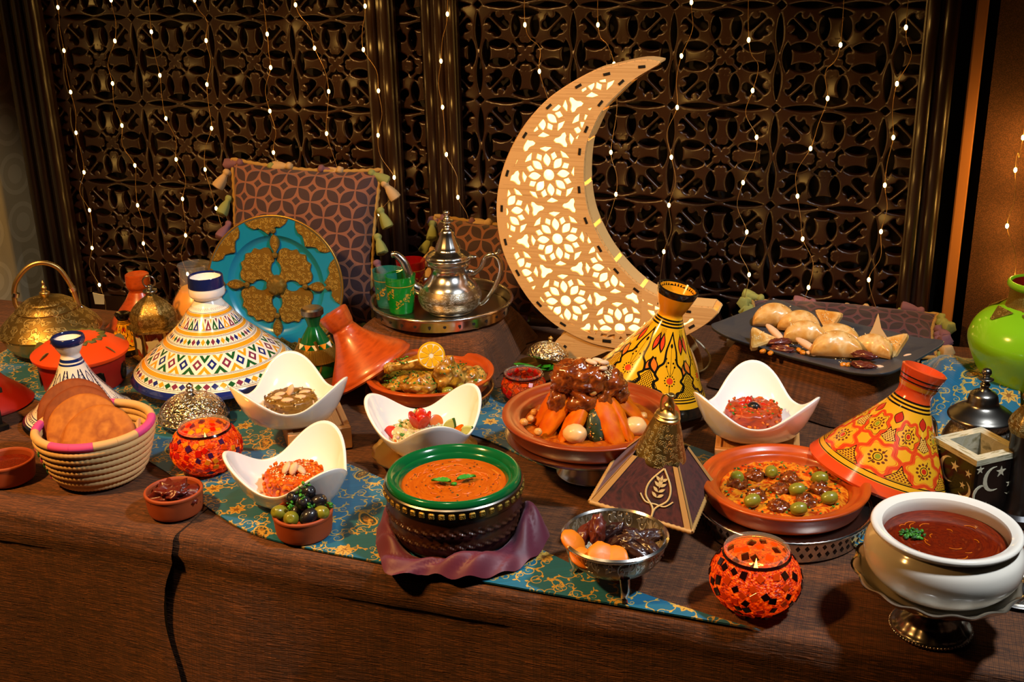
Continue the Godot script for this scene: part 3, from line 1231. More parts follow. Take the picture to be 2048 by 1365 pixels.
func screen(x0: float, cols: int, y0: float, rows: int, tile: MB, sx: float, sy: float, label: String):
	var b := MB.new()
	for r in rows:
		for c in cols:
			b.add(tile, Transform3D(Basis.IDENTITY, V(x0 + c * sx, y0 + r * sy, 0)))
	var o := thing("carved_screen", label, "screen", V(0, 0, -2.885))
	part(o, "fretwork", b.mesh(), M.lattice_wood)
	var lo := y0 - sy / 2
	var hi := y0 + (rows - 0.5) * sy
	var wid := cols * sx
	part(o, "backboard", boxm(V(wid, hi - lo, 0.012), 0.001, V(x0 - sx / 2 + wid / 2, (lo + hi) / 2, -0.05)), M.wall_dark)
	part(o, "rail", boxm(V(wid, 0.1, 0.03), 0.008, V(x0 - sx / 2 + wid / 2, lo - 0.05, -0.02)), M.dark_wood)
	part(o, "rail", boxm(V(wid, 0.1, 0.03), 0.008, V(x0 - sx / 2 + wid / 2, hi + 0.05, -0.02)), M.dark_wood)


func moulding(label: String, x: float, wid: float, n: int):   # an upright of several rounded reeds
	var o := thing("panel_post", label, "post", V(x, 0, -2.868))
	part(o, "core", boxm(V(wid, 2.1, 0.028), 0.006, V(0, 1.05, 0.0)), M.dark_wood)
	for k in n:
		var b := MB.new()
		var r := wid / n * 0.42
		var xx := (k + 0.5) * wid / n - wid / 2
		b.tube([V(xx, 0.02, 0.011), V(xx, 1.0, 0.011), V(xx, 2.08, 0.011)], r, 14)
		part(o, "reed", b.mesh(), M.dark_wood)


func make_room():
	struct("floor", boxm(V(6.4, 0.06, 6.6), 0.0, V(0, -0.03, 0.1)), M.floor)
	struct("ceiling", boxm(V(6.4, 0.08, 6.6), 0.0, V(0, 2.96, 0.1)), M.plaster)
	struct("wall_back", boxm(V(6.4, 2.92, 0.1), 0.0, V(0, 1.46, -3.02)), M.wall_brown)
	var lw := MB.new()
	lw.box(V(-2.72, 1.46, 0.1), V(0.12, 2.92, 6.5), 0.0)
	struct("wall_left", lw.mesh(), M.wallpaper)
	struct("wall_right", boxm(V(0.1, 2.92, 6.5), 0.0, V(2.9, 1.46, 0.1)), M.plaster)
	struct("wall_front", boxm(V(6.4, 2.92, 0.1), 0.0, V(0, 1.46, 3.3)), M.plaster)
	var tile := fret_tile(0.256, 0.243, 76)
	screen(-2.38, 5, 0.772, 4, tile, 0.256, 0.243, "carved dark wood fretwork screen behind the blue plate and the square cushion")
	screen(-1.067, 5, 0.809, 4, tile, 0.256, 0.243, "carved dark wood fretwork screen behind the glowing crescent moon")
	moulding("dark glossy reeded post where the wallpaper meets the first carved screen", -2.49, 0.14, 3)
	moulding("dark glossy reeded post on the near edge of the screen behind the cushion", -1.335, 0.085, 2)
	moulding("dark glossy reeded post just behind the silver teapot lid", -1.165, 0.10, 3)
	moulding("dark glossy reeded post right of the carved screen behind the pastry plate", 0.062, 0.075, 2)
	struct("wall_recess", boxm(V(0.09, 2.1, 0.02), 0.0, V(-1.25, 1.05, -2.93)), M.wall_dark)
	struct("wall_recess", boxm(V(0.12, 2.1, 0.02), 0.0, V(0.14, 1.05, -2.945)), M.wall_dark)
	struct("trim_1", boxm(V(0.026, 2.1, 0.03), 0.003, V(0.146, 1.05, -2.90)), M.trim_wood)
	# burlap drop on the right
	var b := MB.new()
	var p := PackedVector3Array()
	var uv := PackedVector2Array()
	for r in 21:
		for c in 61:
			var x := 0.182 + c * 0.018
			var y := 0.05 + r * 0.1
			p.push_back(V(x, y, -2.87 + 0.008 * sin(x * 26.0 + 0.6 * sin(y * 3.0))))
			uv.push_back(Vector2(x, y))
	b.grid(p, 60, 20, false, uv)
	p = PackedVector3Array()
	for r in 21:
		for c in 61:
			var x := 0.182 + c * 0.018
			var y := 0.05 + r * 0.1
			p.push_back(V(x, y, -2.874 + 0.008 * sin(x * 26.0 + 0.6 * sin(y * 3.0))))
	b.grid(p, 60, 20, false, uv, true)
	one("burlap_curtain", b.mesh(), M.burlap, "coarse brown burlap curtain hanging behind the lime green vase", "curtain")


func fairy_lights():
	var led := [
		[[-2.310, 1.534], [-2.312, 1.414], [-2.311, 1.296], [-2.314, 1.177], [-2.307, 1.059], [-2.308, 0.943], [-2.320, 0.824], [-2.314, 0.706], [-2.304, 0.601]],
		[[-2.127, 1.554], [-2.133, 1.443], [-2.161, 1.324], [-2.149, 1.204], [-2.123, 1.088], [-2.133, 0.968], [-2.131, 0.851]],
		[[-2.008, 1.469], [-1.998, 1.350], [-1.996, 1.229], [-1.979, 1.112], [-1.974, 0.996], [-1.979, 0.886], [-1.989, 0.766]],
		[[-1.857, 1.554], [-1.835, 1.447], [-1.848, 1.328], [-1.849, 1.206], [-1.886, 1.087], [-1.864, 0.974]],
		[[-1.643, 1.466], [-1.642, 1.378], [-1.657, 1.260], [-1.658, 1.145]],
		[[-1.550, 1.542], [-1.504, 1.431], [-1.472, 1.318], [-1.488, 1.204]],
		[[-1.348, 1.539], [-1.361, 1.429], [-1.325, 1.323], [-1.334, 1.205], [-1.294, 1.092], [-1.346, 0.988]],
		[[-1.120, 1.520], [-1.143, 1.403], [-1.144, 1.285], [-1.139, 1.161], [-1.111, 1.047], [-1.098, 0.937]],
		[[-0.914, 1.495], [-0.878, 1.382]],
		[[-0.727, 1.496], [-0.686, 1.403], [-0.692, 1.185], [-0.678, 1.078]],
		[[-0.500, 1.549], [-0.520, 1.425], [-0.527, 1.302], [-0.538, 1.179], [-0.541, 1.057], [-0.551, 0.935]],
		[[-0.362, 1.464], [-0.347, 1.347], [-0.332, 1.236], [-0.359, 1.124], [-0.344, 1.000], [-0.333, 0.890]],
		[[-0.153, 1.455], [-0.173, 1.333], [-0.204, 1.214], [-0.227, 1.097], [-0.208, 0.991], [-0.186, 0.868]],
		[[-0.014, 1.495], [-0.022, 1.370], [-0.019, 1.247], [-0.028, 1.134], [-0.027, 1.021], [-0.045, 0.899]],
		[[0.258, 1.257], [0.251, 1.183], [0.249, 1.052], [0.279, 0.927]]]
	var where := ["leftmost of all, nearest the wallpaper, ending by the brass pot", "second from the wallpaper side", "third from the wallpaper side, ending above the orange clay tagine", "fourth from the wallpaper side, ending at the cushion's left edge", "short, ending above the middle of the square cushion", "ending at the top right of the square cushion", "hanging on the post right of the square cushion", "hanging on the post behind the teapot", "ending behind the crescent's outer curve", "passing behind the crescent's upper horn into its hollow", "ending behind the yellow tagine lid's knob", "first right of the yellow tagine lid", "ending above the middle of the pastry plate", "last one on the carved screen, towards its right post", "against the burlap curtain above the green vase"]
	var bulb := MB.new()
	bulb.blob(Vector3.ZERO, V(0.0038, 0.006, 0.0038), 0.0, 1.0, 0, 10, 8)
	var bm := bulb.mesh()
	for k in led.size():
		var s: Array = led[k]
		var o := thing("fairy_light_string", "string of warm fairy lights " + where[k], "string lights", V(s[0][0], s[0][1], -2.81), 0.0, "fairy light strings")
		var pts := [V(s[0][0] + 0.01 * sin(k), 1.72, -2.81)]
		var rr := RandomNumberGenerator.new()
		rr.seed = k + 1
		for j in s.size():
			var q: Array = s[j]
			if j > 0:
				pts.push_back(V((q[0] + s[j - 1][0]) / 2 + rr.randf_range(-0.022, 0.022), (q[1] + s[j - 1][1]) / 2, -2.81 + rr.randf_range(-0.01, 0.01)))
			pts.push_back(V(q[0], q[1], -2.81))
		pts.push_back(V(s[-1][0] + rr.randf_range(-0.03, 0.03), s[-1][1] - 0.09, -2.82))
		var w := MB.new()
		w.xf = Transform3D(Basis.IDENTITY, -V(s[0][0], s[0][1], -2.81))
		w.tube(spl3(pts, 5), 0.00075, 5)
		part(o, "wire", w.mesh(), M.wire)
		for j in s.size():
			var q: Array = s[j]
			var bb := part(o, "bulb", bm, M.led, Transform3D(Basis.IDENTITY, V(q[0] - s[0][0], q[1] - s[0][1], 0)))
			var l := OmniLight3D.new()
			l.name = "light"
			l.light_color = Color(1.0, 0.72, 0.32)
			l.light_energy = 0.016 if k == led.size() - 1 else 0.0014
			l.light_size = 0.003
			l.omni_range = 4.0
			l.omni_attenuation = 2.0
			l.shadow_enabled = true
			bb.add_child(l)
	var tg := MB.new()
	tg.prism(PackedVector2Array([Vector2(-0.018, -0.02), Vector2(0.01, -0.026), Vector2(0.02, 0.006), Vector2(0.004, 0.012), Vector2(-0.012, 0.02)]), 0, 0.0012)
	one("paper_tag", tg.mesh(), M.inlay, "small crumpled pale paper tag on the lowest end of the leftmost light string", "tag", V(-2.316, 0.668, -2.80), eul(10, 20, 8))


# ---------------------------------------------------------------- table and cloths
func cloth_strip(x0: float, x1: float, zoff: float, lift: float, right_edge) -> ArrayMesh:
	var b := MB.new()
	var p := PackedVector3Array()
	var uv := PackedVector2Array()
	var prof := []   # [z, y, arc]
	var arc := 0.0
	for k in 26:
		prof.push_back([-2.80 + k * (1.31 / 25.0), TOP + lift])
	for k in range(1, 6):
		var a := k / 5.0 * PI / 2
		prof.push_back([-1.49 + 0.015 * sin(a), TOP + lift - 0.015 + 0.015 * cos(a)])
	for k in range(1, 40):
		prof.push_back([-1.475, TOP + lift - 0.015 - k * 0.0175])
	var nx := 90
	for k in prof.size():
		if k:
			arc += Vector2(prof[k][0], prof[k][1]).distance_to(Vector2(prof[k - 1][0], prof[k - 1][1]))
		var y: float = prof[k][1]
		var drop := maxf(0.0, TOP + lift - 0.015 - y)
		for j in nx + 1:
			var xe: float = right_edge.call(drop) if right_edge != null else x1
			var x := lerpf(x0, xe, float(j) / nx)
			var z: float = prof[k][0] + zoff * smoothstep(-1.7, -1.48, prof[k][0])
			if k < 26:   # the left end of the table is shallower
				z = lerpf(z, lerpf(-2.49, -1.49 + zoff, k / 25.0), 1.0 - smoothstep(-1.90, -1.72, x))
			if drop > 0:
				z += drop * (0.03 + 0.05 * sin(x * 5.2 + 0.8) + 0.03 * sin(x * 11.0 + drop * 2.0))
				z += 0.007 * exp(-pow((drop - 0.026 - 0.006 * sin(x * 7.0)) / 0.012, 2.0)) - 0.004 * exp(-pow((drop - 0.046 - 0.006 * sin(x * 7.0)) / 0.006, 2.0))
				z += 0.003 * noise.get_noise_2d(x * 900.0, drop * 300.0)
			else:
				y = prof[k][1] + 0.0016 * noise.get_noise_2d(x * 500.0, z * 500.0) * smoothstep(0.0, 0.1, arc)
			p.push_back(V(x, y, z))
			uv.push_back(Vector2(x, arc))
	b.grid(p, nx, prof.size() - 1, false, uv, true)
	return b.mesh()


func draped_box(hx: float, hz: float, h: float, flare: float, sd: int, folds := 7.0, amp := 0.012) -> ArrayMesh:
	var b := MB.new()
	var p := PackedVector3Array()
	var uv := PackedVector2Array()
	var n := 120
	var rows := [[0.0, h], [0.35, h], [0.7, h], [0.93, h], [1.0, h - 0.008], [1.03, h - 0.03]]
	for k in range(1, 13):
		rows.push_back([1.03, h - 0.03 - (h - 0.03) * k / 12.0])
	var arc := 0.0
	for k in rows.size():
		var f: float = rows[k][0]
		var y: float = rows[k][1]
		var down := clampf((h - y) / h, 0, 1)
		arc += 0.03
		for j in n + 1:
			var th := TAU * (j % n) / n
			var c := cos(th)
			var s := -sin(th)
			var e := 0.28
			var q := Vector2(signf(c) * pow(absf(c), e) * hx, signf(s) * pow(absf(s), e) * hz) * f
			var dir := Vector2(c, s)
			q += dir * (flare * down + amp * down * sin(th * folds + sd) + amp * 0.5 * down * sin(th * folds * 2.3 + sd * 2.0))
			var corner := pow(absf(sin(2.0 * th)), 3.0)
			q += dir * flare * 0.9 * corner * down
			p.push_back(V(q.x, y, q.y))
			uv.push_back(Vector2(th * 0.25, arc + f * 0.15))
	b.grid(p, n, rows.size() - 1, true, uv, true)
	return b.mesh()


func flat_cloth(poly: Array, y: float, nx := 40, ny := 12) -> ArrayMesh:
	# a strip between two polylines [[x, z], ...] of equal count, following gentle ripples
	var b := MB.new()
	var lo := spl2(poly[0], 8, false)
	var hi := spl2(poly[1], 8, false)
	var p := PackedVector3Array()
	var uv := PackedVector2Array()
	for side in 2:
		p = PackedVector3Array()
		uv = PackedVector2Array()
		for r in ny + 1:
			for k in lo.size():
				var q := lo[k].lerp(hi[mini(k, hi.size() - 1)], float(r) / ny)
				var yy := y + 0.0016 * noise.get_noise_2d(q.x * 500.0, q.y * 500.0) + (0.0022 if side == 0 else 0.0)
				p.push_back(V(q.x, yy, q.y))
				uv.push_back(q.rotated(0.5))
		b.grid(p, lo.size() - 1, ny, false, uv, side == 1)
	return b.mesh()


func make_table():
	var o := thing("buffet_table", "long buffet table hidden under the brown cloths", "table", V(-0.85, 0, -2.07))
	part(o, "tabletop", boxm(V(3.5, 0.03, 0.93), 0.003, V(0, TOP - 0.022, 0.105)), M.dark_wood)
	part(o, "back_leaf", boxm(V(2.6, 0.03, 0.36), 0.003, V(0.45, TOP - 0.022, -0.55)), M.dark_wood)
	for x in [-1.68, 1.68]:
		for z in [-0.32, 0.5]:
			part(o, "leg", boxm(V(0.06, TOP - 0.04, 0.06), 0.004, V(x, (TOP - 0.04) / 2, z)), M.dark_wood)
	one("tablecloth", cloth_strip(-1.17, 0.95, 0.0, 0.0, null), M.cloth, "large brown woven tablecloth with its hem folded along the front edge", "tablecloth")
	var edge := func(d: float) -> float:
		return -1.135 - 0.028 * smoothstep(0.0, 0.09, d) + 0.03 * smoothstep(0.1, 0.4, d) + 0.006 * sin(d * 30.0)
	one("tablecloth", cloth_strip(-2.6, -1.13, 0.012, 0.003, edge), M.cloth, "brown woven tablecloth under the bread basket, overlapping the larger cloth at a dark seam", "tablecloth")
	one("table_runner", flat_cloth([[[-2.05, -1.89], [-1.83, -1.92], [-1.33, -1.696], [-1.128, -1.572], [-0.957, -1.504], [-0.6, -1.484], [-0.3, -1.480], [-0.14, -1.478]], [[-2.10, -2.25], [-1.80, -2.20], [-1.30, -2.02], [-1.05, -1.85], [-0.883, -1.77], [-0.532, -1.613], [-0.36, -1.535], [-0.13, -1.474]]], TOP + 0.003), M.runner, "teal brocade runner with gold paisleys crossing under the bowls to the front edge", "runner")
	one("table_runner", flat_cloth([[[-1.0, -2.06], [-0.76, -1.992], [-0.567, -1.895], [-0.303, -1.833], [-0.12, -1.785], [-0.0, -1.755], [0.2, -1.70]], [[-1.0, -2.30], [-0.78, -2.24], [-0.55, -2.16], [-0.36, -2.08], [-0.15, -1.96], [-0.02, -1.84], [0.2, -1.76]]], TOP + 0.0025), M.runner, "teal and gold brocade runner under the big central tagine and its steel stand", "runner")
	# rumpled runner bunched beside the green vase
	var b := MB.new()
	var p := PackedVector3Array()
	var uv := PackedVector2Array()
	for r in 31:
		for c in 31:
			var x := 0.09 + 0.19 * c / 30.0
			var z := -2.66 + 0.52 * r / 30.0
			var bump := exp(-pow((z + 2.50) / 0.13, 2.0)) * 0.062 * smoothstep(0.0, 0.2, float(c) / 30.0)
			var y := TOP + 0.006 + bump + 0.010 * (noise.get_noise_2d(x * 900.0 + 40.0, z * 900.0) + 0.5) * smoothstep(0.0, 0.06, bump + 0.02)
			p.push_back(V(x, y, z))
			uv.push_back(Vector2(x, z).rotated(-0.7))
	b.grid(p, 30, 30, false, uv, true)
	one("table_runner", b.mesh(), M.runner, "rumpled teal and gold brocade heaped beside the lime green vase", "runner")
	one("covered_riser", draped_box(0.150, 0.135, 0.098, 0.035, 2, 9.0, 0.006), M.cloth, "brown cloth draped riser block under the silver tea tray", "riser", V(-1.02, TOP + 0.0045, -2.425))
	one("covered_riser", draped_box(0.17, 0.10, 0.110, 0.03, 5, 6.0, 0.008), M.cloth, "brown cloth draped riser block under the slate pastry plate", "riser", V(-0.12, TOP + 0.0045, -2.41), eul(0, -27.6, 0))


# ---------------------------------------------------------------- cushions
func cushion(w: float, h: float, t: float, m: Material, rep: float, label: String, at: Vector3, b: Basis, tassels := 6, rng_seed := 1):
	var o := thing("cushion", label, "cushion", at)
	o.basis = b
	var mb := MB.new()
	var n := 28
	for side in [1.0, -1.0]:
		var p := PackedVector3Array()
		var uv := PackedVector2Array()
		for r in n + 1:
			for c in n + 1:
				var u := -1.0 + 2.0 * c / n
				var v := -1.0 + 2.0 * r / n
				var pin := 1.0 - 0.07 * (1.0 - pow(absf(u), 2.0)) * pow(absf(v), 4.0)
				var pin2 := 1.0 - 0.07 * (1.0 - pow(absf(v), 2.0)) * pow(absf(u), 4.0)
				var z: float = side * t / 2 * pow(maxf(0.0, (1.0 - pow(absf(u), 3.0)) * (1.0 - pow(absf(v), 3.0))), 0.55)
				z += 0.006 * noise.get_noise_3d(u * 160.0 + rng_seed * 50.0, v * 160.0, side * 50.0) * (1.0 - absf(u * v))
				p.push_back(V(u * w / 2 * pin2, v * h / 2 * pin, z))
				uv.push_back(Vector2(u * w, v * h) * rep)
		mb.grid(p, n, n, false, uv, side < 0)
	part(o, "cover", mb.mesh(), m)
	var rp := []
	for k in 4:
		var a: Vector2 = [Vector2(-1, -1), Vector2(1, -1), Vector2(1, 1), Vector2(-1, 1)][k]
		var e: Vector2 = [Vector2(1, -1), Vector2(1, 1), Vector2(-1, 1), Vector2(-1, -1)][k]
		for s in 40:
			var q := a.lerp(e, s / 40.0)
			var pin := 1.0 - 0.07 * (1.0 - pow(absf(q.x), 2.0)) * pow(absf(q.y), 4.0)
			var pin2 := 1.0 - 0.07 * (1.0 - pow(absf(q.y), 2.0)) * pow(absf(q.x), 4.0)
			rp.push_back(V(q.x * w / 2 * pin2, q.y * h / 2 * pin, 0.0))
	var rad := []
	for k in rp.size():
		rad.push_back(0.0065 if k % 2 else 0.0045)
	part(o, "rope_trim", tubem(rp, rad, 8, true), M.fringe)
	var r := RandomNumberGenerator.new()
	r.seed = rng_seed
	var tb := MB.new()
	tb.lathe(spl([[0.0, 0.0], [0.006, -0.002], [0.008, -0.008], [0.0055, -0.014], [0.009, -0.024], [0.011, -0.042], [0.0, -0.044]], 3), 10, func(th, q): return Vector2(q.x * (1.0 + 0.12 * cos(th * 5.0)), q.y))
	var tm := tb.mesh()
	for k in tassels:
		for s in [-1.0, 1.0]:
			var y := h / 2 - (k + 0.4) * h / tassels
			part(o, "tassel", tm, [M.tassel, M.tassel_plum, M.tassel_green][r.randi() % 3], Transform3D(eul(r.randf_range(-35, 5), r.randf() * 40, s * r.randf_range(5, 40)).scaled(V(1.3, 1.3, 1.3)), V(s * (w / 2 + 0.008) * (1.0 - 0.06 * (1.0 - pow(y / h * 2.0, 2.0))), y, 0.006)))
	for k in tassels:
		for s in [-1.0, 1.0]:
			var x := -w / 2 + (k + 0.5) * w / tassels
			part(o, "tassel", tm, [M.tassel, M.tassel_plum, M.tassel_green][r.randi() % 3], Transform3D(eul(r.randf_range(20, 60), 0, r.randf_range(50, 100) * (1.0 if k % 2 else -1.0)).scaled(V(1.3, 1.3, 1.3)), V(x, s * (h / 2 * 0.95 + 0.004), 0.006)))
	return o


func make_cushions():
	cushion(0.40, 0.40, 0.13, M.cushion, 3.4, "large square patterned velvet cushion standing behind the blue plate", V(-1.432, 0.974, -2.53), eul(-12, 8, -3), 6, 3)
	cushion(0.44, 0.24, 0.13, M.cushion, 3.4, "patterned velvet cushion lying low behind the silver tea tray", V(-0.925, 0.890, -2.70), eul(-14, 4, -3), 7, 5)
	cushion(0.45, 0.19, 0.07, M.cushion_purple, 3.4, "purple patterned velvet cushion behind the slate pastry plate", V(-0.10, 0.792, -2.745), eul(-76, 2, -1), 7, 7)


# ---------------------------------------------------------------- back row, left
func brass_pot():
	var o := thing("lidded_pot", "old brass lidded pot with a tall arched handle against the wallpaper", "pot", V(-1.954, TOP + 0.004, -2.171), deg_to_rad(35))
	part(o, "bowl", lathe(spl([[0.0, 0.0], [0.066, 0.0], [0.07, 0.003], [0.1, 0.026], [0.116, 0.056], [0.118, 0.062]], 5) + [[0.112, 0.062]], 56), M.brass)
	part(o, "lid", lathe([[0.112, 0.061], [0.122, 0.061], [0.123, 0.066]] + spl([[0.123, 0.066], [0.109, 0.084], [0.088, 0.104], [0.075, 0.115]], 4) + spl([[0.075, 0.118], [0.062, 0.131], [0.052, 0.135]], 3) + spl([[0.050, 0.138], [0.030, 0.143], [0.0, 0.145]], 3), 64), M.brass_chased)
	part(o, "finial", lathe(spl([[0.006, 0.143], [0.012, 0.152], [0.012, 0.158], [0.005, 0.163], [0.007, 0.169], [0.003, 0.176], [0.004, 0.182], [0.0, 0.188]], 4), 16), M.brass)
	var h := MB.new()
	h.tube(spl3([V(-0.062, 0.118, 0), V(-0.07, 0.14, 0), V(-0.062, 0.185, 0), V(-0.03, 0.222, 0), V(0.005, 0.232, 0), V(0.04, 0.215, 0), V(0.062, 0.17, 0), V(0.07, 0.13, 0), V(0.075, 0.105, 0)], 6), 0.0062, 12)
	part(o, "handle", h.mesh(), M.brass)
	for s in [-1.0, 1.0]:
		var g := MB.new()
		g.lathe([[0.0, -0.005], [0.009, -0.005], [0.009, 0.005], [0.0, 0.005]], 14)
		part(o, "collar", g.mesh(), M.silver, Transform3D(eul(0, 0, s * 18), V(s * 0.0655, 0.158, 0)))
		part(o, "lug", blob(V(0.009, 0.012, 0.006)), M.silver, Transform3D(Basis.IDENTITY, V(-0.063 if s < 0 else 0.077, 0.118 if s < 0 else 0.103, 0)))


func lacquer_box():
	var o := thing("lacquered_box", "round red lacquered box with an orange leaf painted lid behind the blue and white tagine", "box", V(-1.745, TOP + 0.004, -2.02), 0.6)
	part(o, "body", lathe([[0.0, 0.0], [0.084, 0.0], [0.09, 0.004], [0.098, 0.074], [0.094, 0.074]], 56), M.red_lacquer)
	part(o, "lid", lathe([[0.094, 0.074], [0.106, 0.074], [0.108, 0.079]] + spl([[0.108, 0.082], [0.085, 0.098], [0.05, 0.114], [0.0, 0.12]], 5), 56), M.orange_lacquer)
	for k in 7:
		var p := MB.new()
		p.xf = Transform3D(eul(0, k * 360.0 / 7.0, 0), Vector3.ZERO)
		p.prism(leaf2(Vector2(0, 0), -PI / 2, 0.03, 0.012, 6), 0, 0.002, 0.0006)
		var a := TAU * k / 7.0
		part(o, "painted_leaf", p.mesh(), M.leaf_paint, Transform3D(Basis(Vector3.UP, a) * eul(-72, 0, 0), Basis(Vector3.UP, a) * V(0, 0.098, 0.074)))
		part(o, "dark_patch", blob(V(0.018, 0.024, 0.003), 0.1, 2.0, k), M.ink_glaze, Transform3D(Basis(Vector3.UP, a + 0.4), Basis(Vector3.UP, a + 0.4) * V(0, 0.034, 0.0935)))
	var ring := []
	for k in 60:
		var a := TAU * k / 60.0
		ring.push_back(V(cos(a), 0, sin(a)) * (0.052 + 0.006 * sin(a * 16.0)) + V(0, 0.112, 0))
	part(o, "leaf_garland", tubem(ring, 0.005, 8, true), M.leaf_paint)


func cone_lid(o: Node3D, cone: Array, paint: Material, knob: Array, knob_m: Material, rim: Array = [], rim_m: Material = null, segs := 72):
	var c := part(o, "cone", lathe(spl(cone, 5), segs, null, 2.0), paint)
	part(c, "knob", lathe(knob, 40), knob_m)
	if rim.size():
		part(o, "rim", lathe(rim, segs), rim_m)


func tagines_left():
	var o := thing("tagine", "blue and white painted tagine behind the bread basket", "tagine", V(-1.62, TOP + 0.004, -1.844))
	cone_lid(o, [[0.115, 0.014], [0.100, 0.024], [0.083, 0.042], [0.058, 0.074], [0.041, 0.099], [0.028, 0.126], [0.0205, 0.146]], M.paint_blue, spl([[0.0205, 0.146], [0.0195, 0.152], [0.025, 0.162], [0.031, 0.175]], 4) + [[0.031, 0.176]], M.white_glaze, [[0.1, 0.0], [0.113, 0.0], [0.118, 0.007], [0.115, 0.014]], M.ink_glaze)
	part(o, "knob_rim", lathe([[0.031, 0.175]] + spl([[0.032, 0.175], [0.0345, 0.182], [0.033, 0.190], [0.029, 0.191], [0.027, 0.186]], 3) + [[0.027, 0.18]], 40), M.navy_glaze)
	part(o, "knob_well", lathe([[0.027, 0.185], [0.022, 0.174], [0.0, 0.17]], 32), M.white_glaze)
	o = thing("tagine", "large white tagine banded with many coloured diamonds and yellow stripes", "tagine", V(-1.44, TOP + 0.004, -2.098), 0.3)
	part(o, "base", lathe(spl([[0.0, 0.0], [0.08, 0.0], [0.09, 0.002], [0.14, 0.014], [0.172, 0.030]], 4) + [[0.168, 0.032]], 72), M.white_glaze)
	cone_lid(o, [[0.184, 0.041], [0.176, 0.055], [0.137, 0.092], [0.100, 0.124], [0.073, 0.151], [0.052, 0.178], [0.036, 0.197], [0.029, 0.208]], M.paint_white, spl([[0.029, 0.208], [0.032, 0.212], [0.039, 0.218], [0.040, 0.228], [0.0385, 0.236]], 4), M.white_glaze, [[0.165, 0.031], [0.18, 0.031], [0.188, 0.036], [0.184, 0.041]], M.navy_glaze, 96)
	part(o, "knob_band", lathe([[0.0385, 0.236], [0.0395, 0.237], [0.0385, 0.260], [0.037, 0.262], [0.034, 0.260], [0.032, 0.25]], 40), M.navy_glaze)
	part(o, "knob_well", lathe([[0.0335, 0.258], [0.030, 0.245], [0.0, 0.240]], 32), M.white_glaze)
	o = thing("tagine_cover", "plain orange clay tagine lid far back behind the brass lantern", "tagine", V(-1.850, TOP + 0.004, -2.395))
	cone_lid(o, [[0.096, 0.006], [0.088, 0.015], [0.072, 0.034], [0.04, 0.074], [0.025, 0.1]], M.terracotta, spl([[0.025, 0.1], [0.026, 0.106], [0.031, 0.117], [0.030, 0.145]], 4) + [[0.027, 0.147], [0.024, 0.144], [0.0, 0.138]], M.terracotta, [[0.085, 0.0], [0.096, 0.0], [0.098, 0.004], [0.096, 0.006]], M.terracotta)
	o = thing("tagine_cover", "dark red glazed clay tagine lid cut by the left edge of the view", "tagine", V(-1.885, TOP + 0.004, -1.856))
	cone_lid(o, [[0.1, 0.006], [0.085, 0.022], [0.05, 0.055], [0.03, 0.085], [0.022, 0.11]], M.clay_red, spl([[0.022, 0.11], [0.02, 0.118], [0.028, 0.13], [0.028, 0.145], [0.02, 0.147]], 4) + [[0.0, 0.142]], M.clay_red, [[0.09, 0.0], [0.1, 0.0], [0.103, 0.003], [0.1, 0.006]], M.clay_red)
	o = thing("tagine", "small yellow and black painted tagine half hidden by the brass lantern", "tagine", V(-1.785, TOP + 0.004, -2.235))
	cone_lid(o, [[0.055, 0.01], [0.045, 0.02], [0.03, 0.042], [0.018, 0.066], [0.013, 0.08]], M.paint_yellow, spl([[0.013, 0.08], [0.018, 0.09], [0.018, 0.098], [0.0, 0.1]], 4), M.ink_glaze, [[0.045, 0.0], [0.055, 0.0], [0.058, 0.005], [0.055, 0.01]], M.ink_glaze)


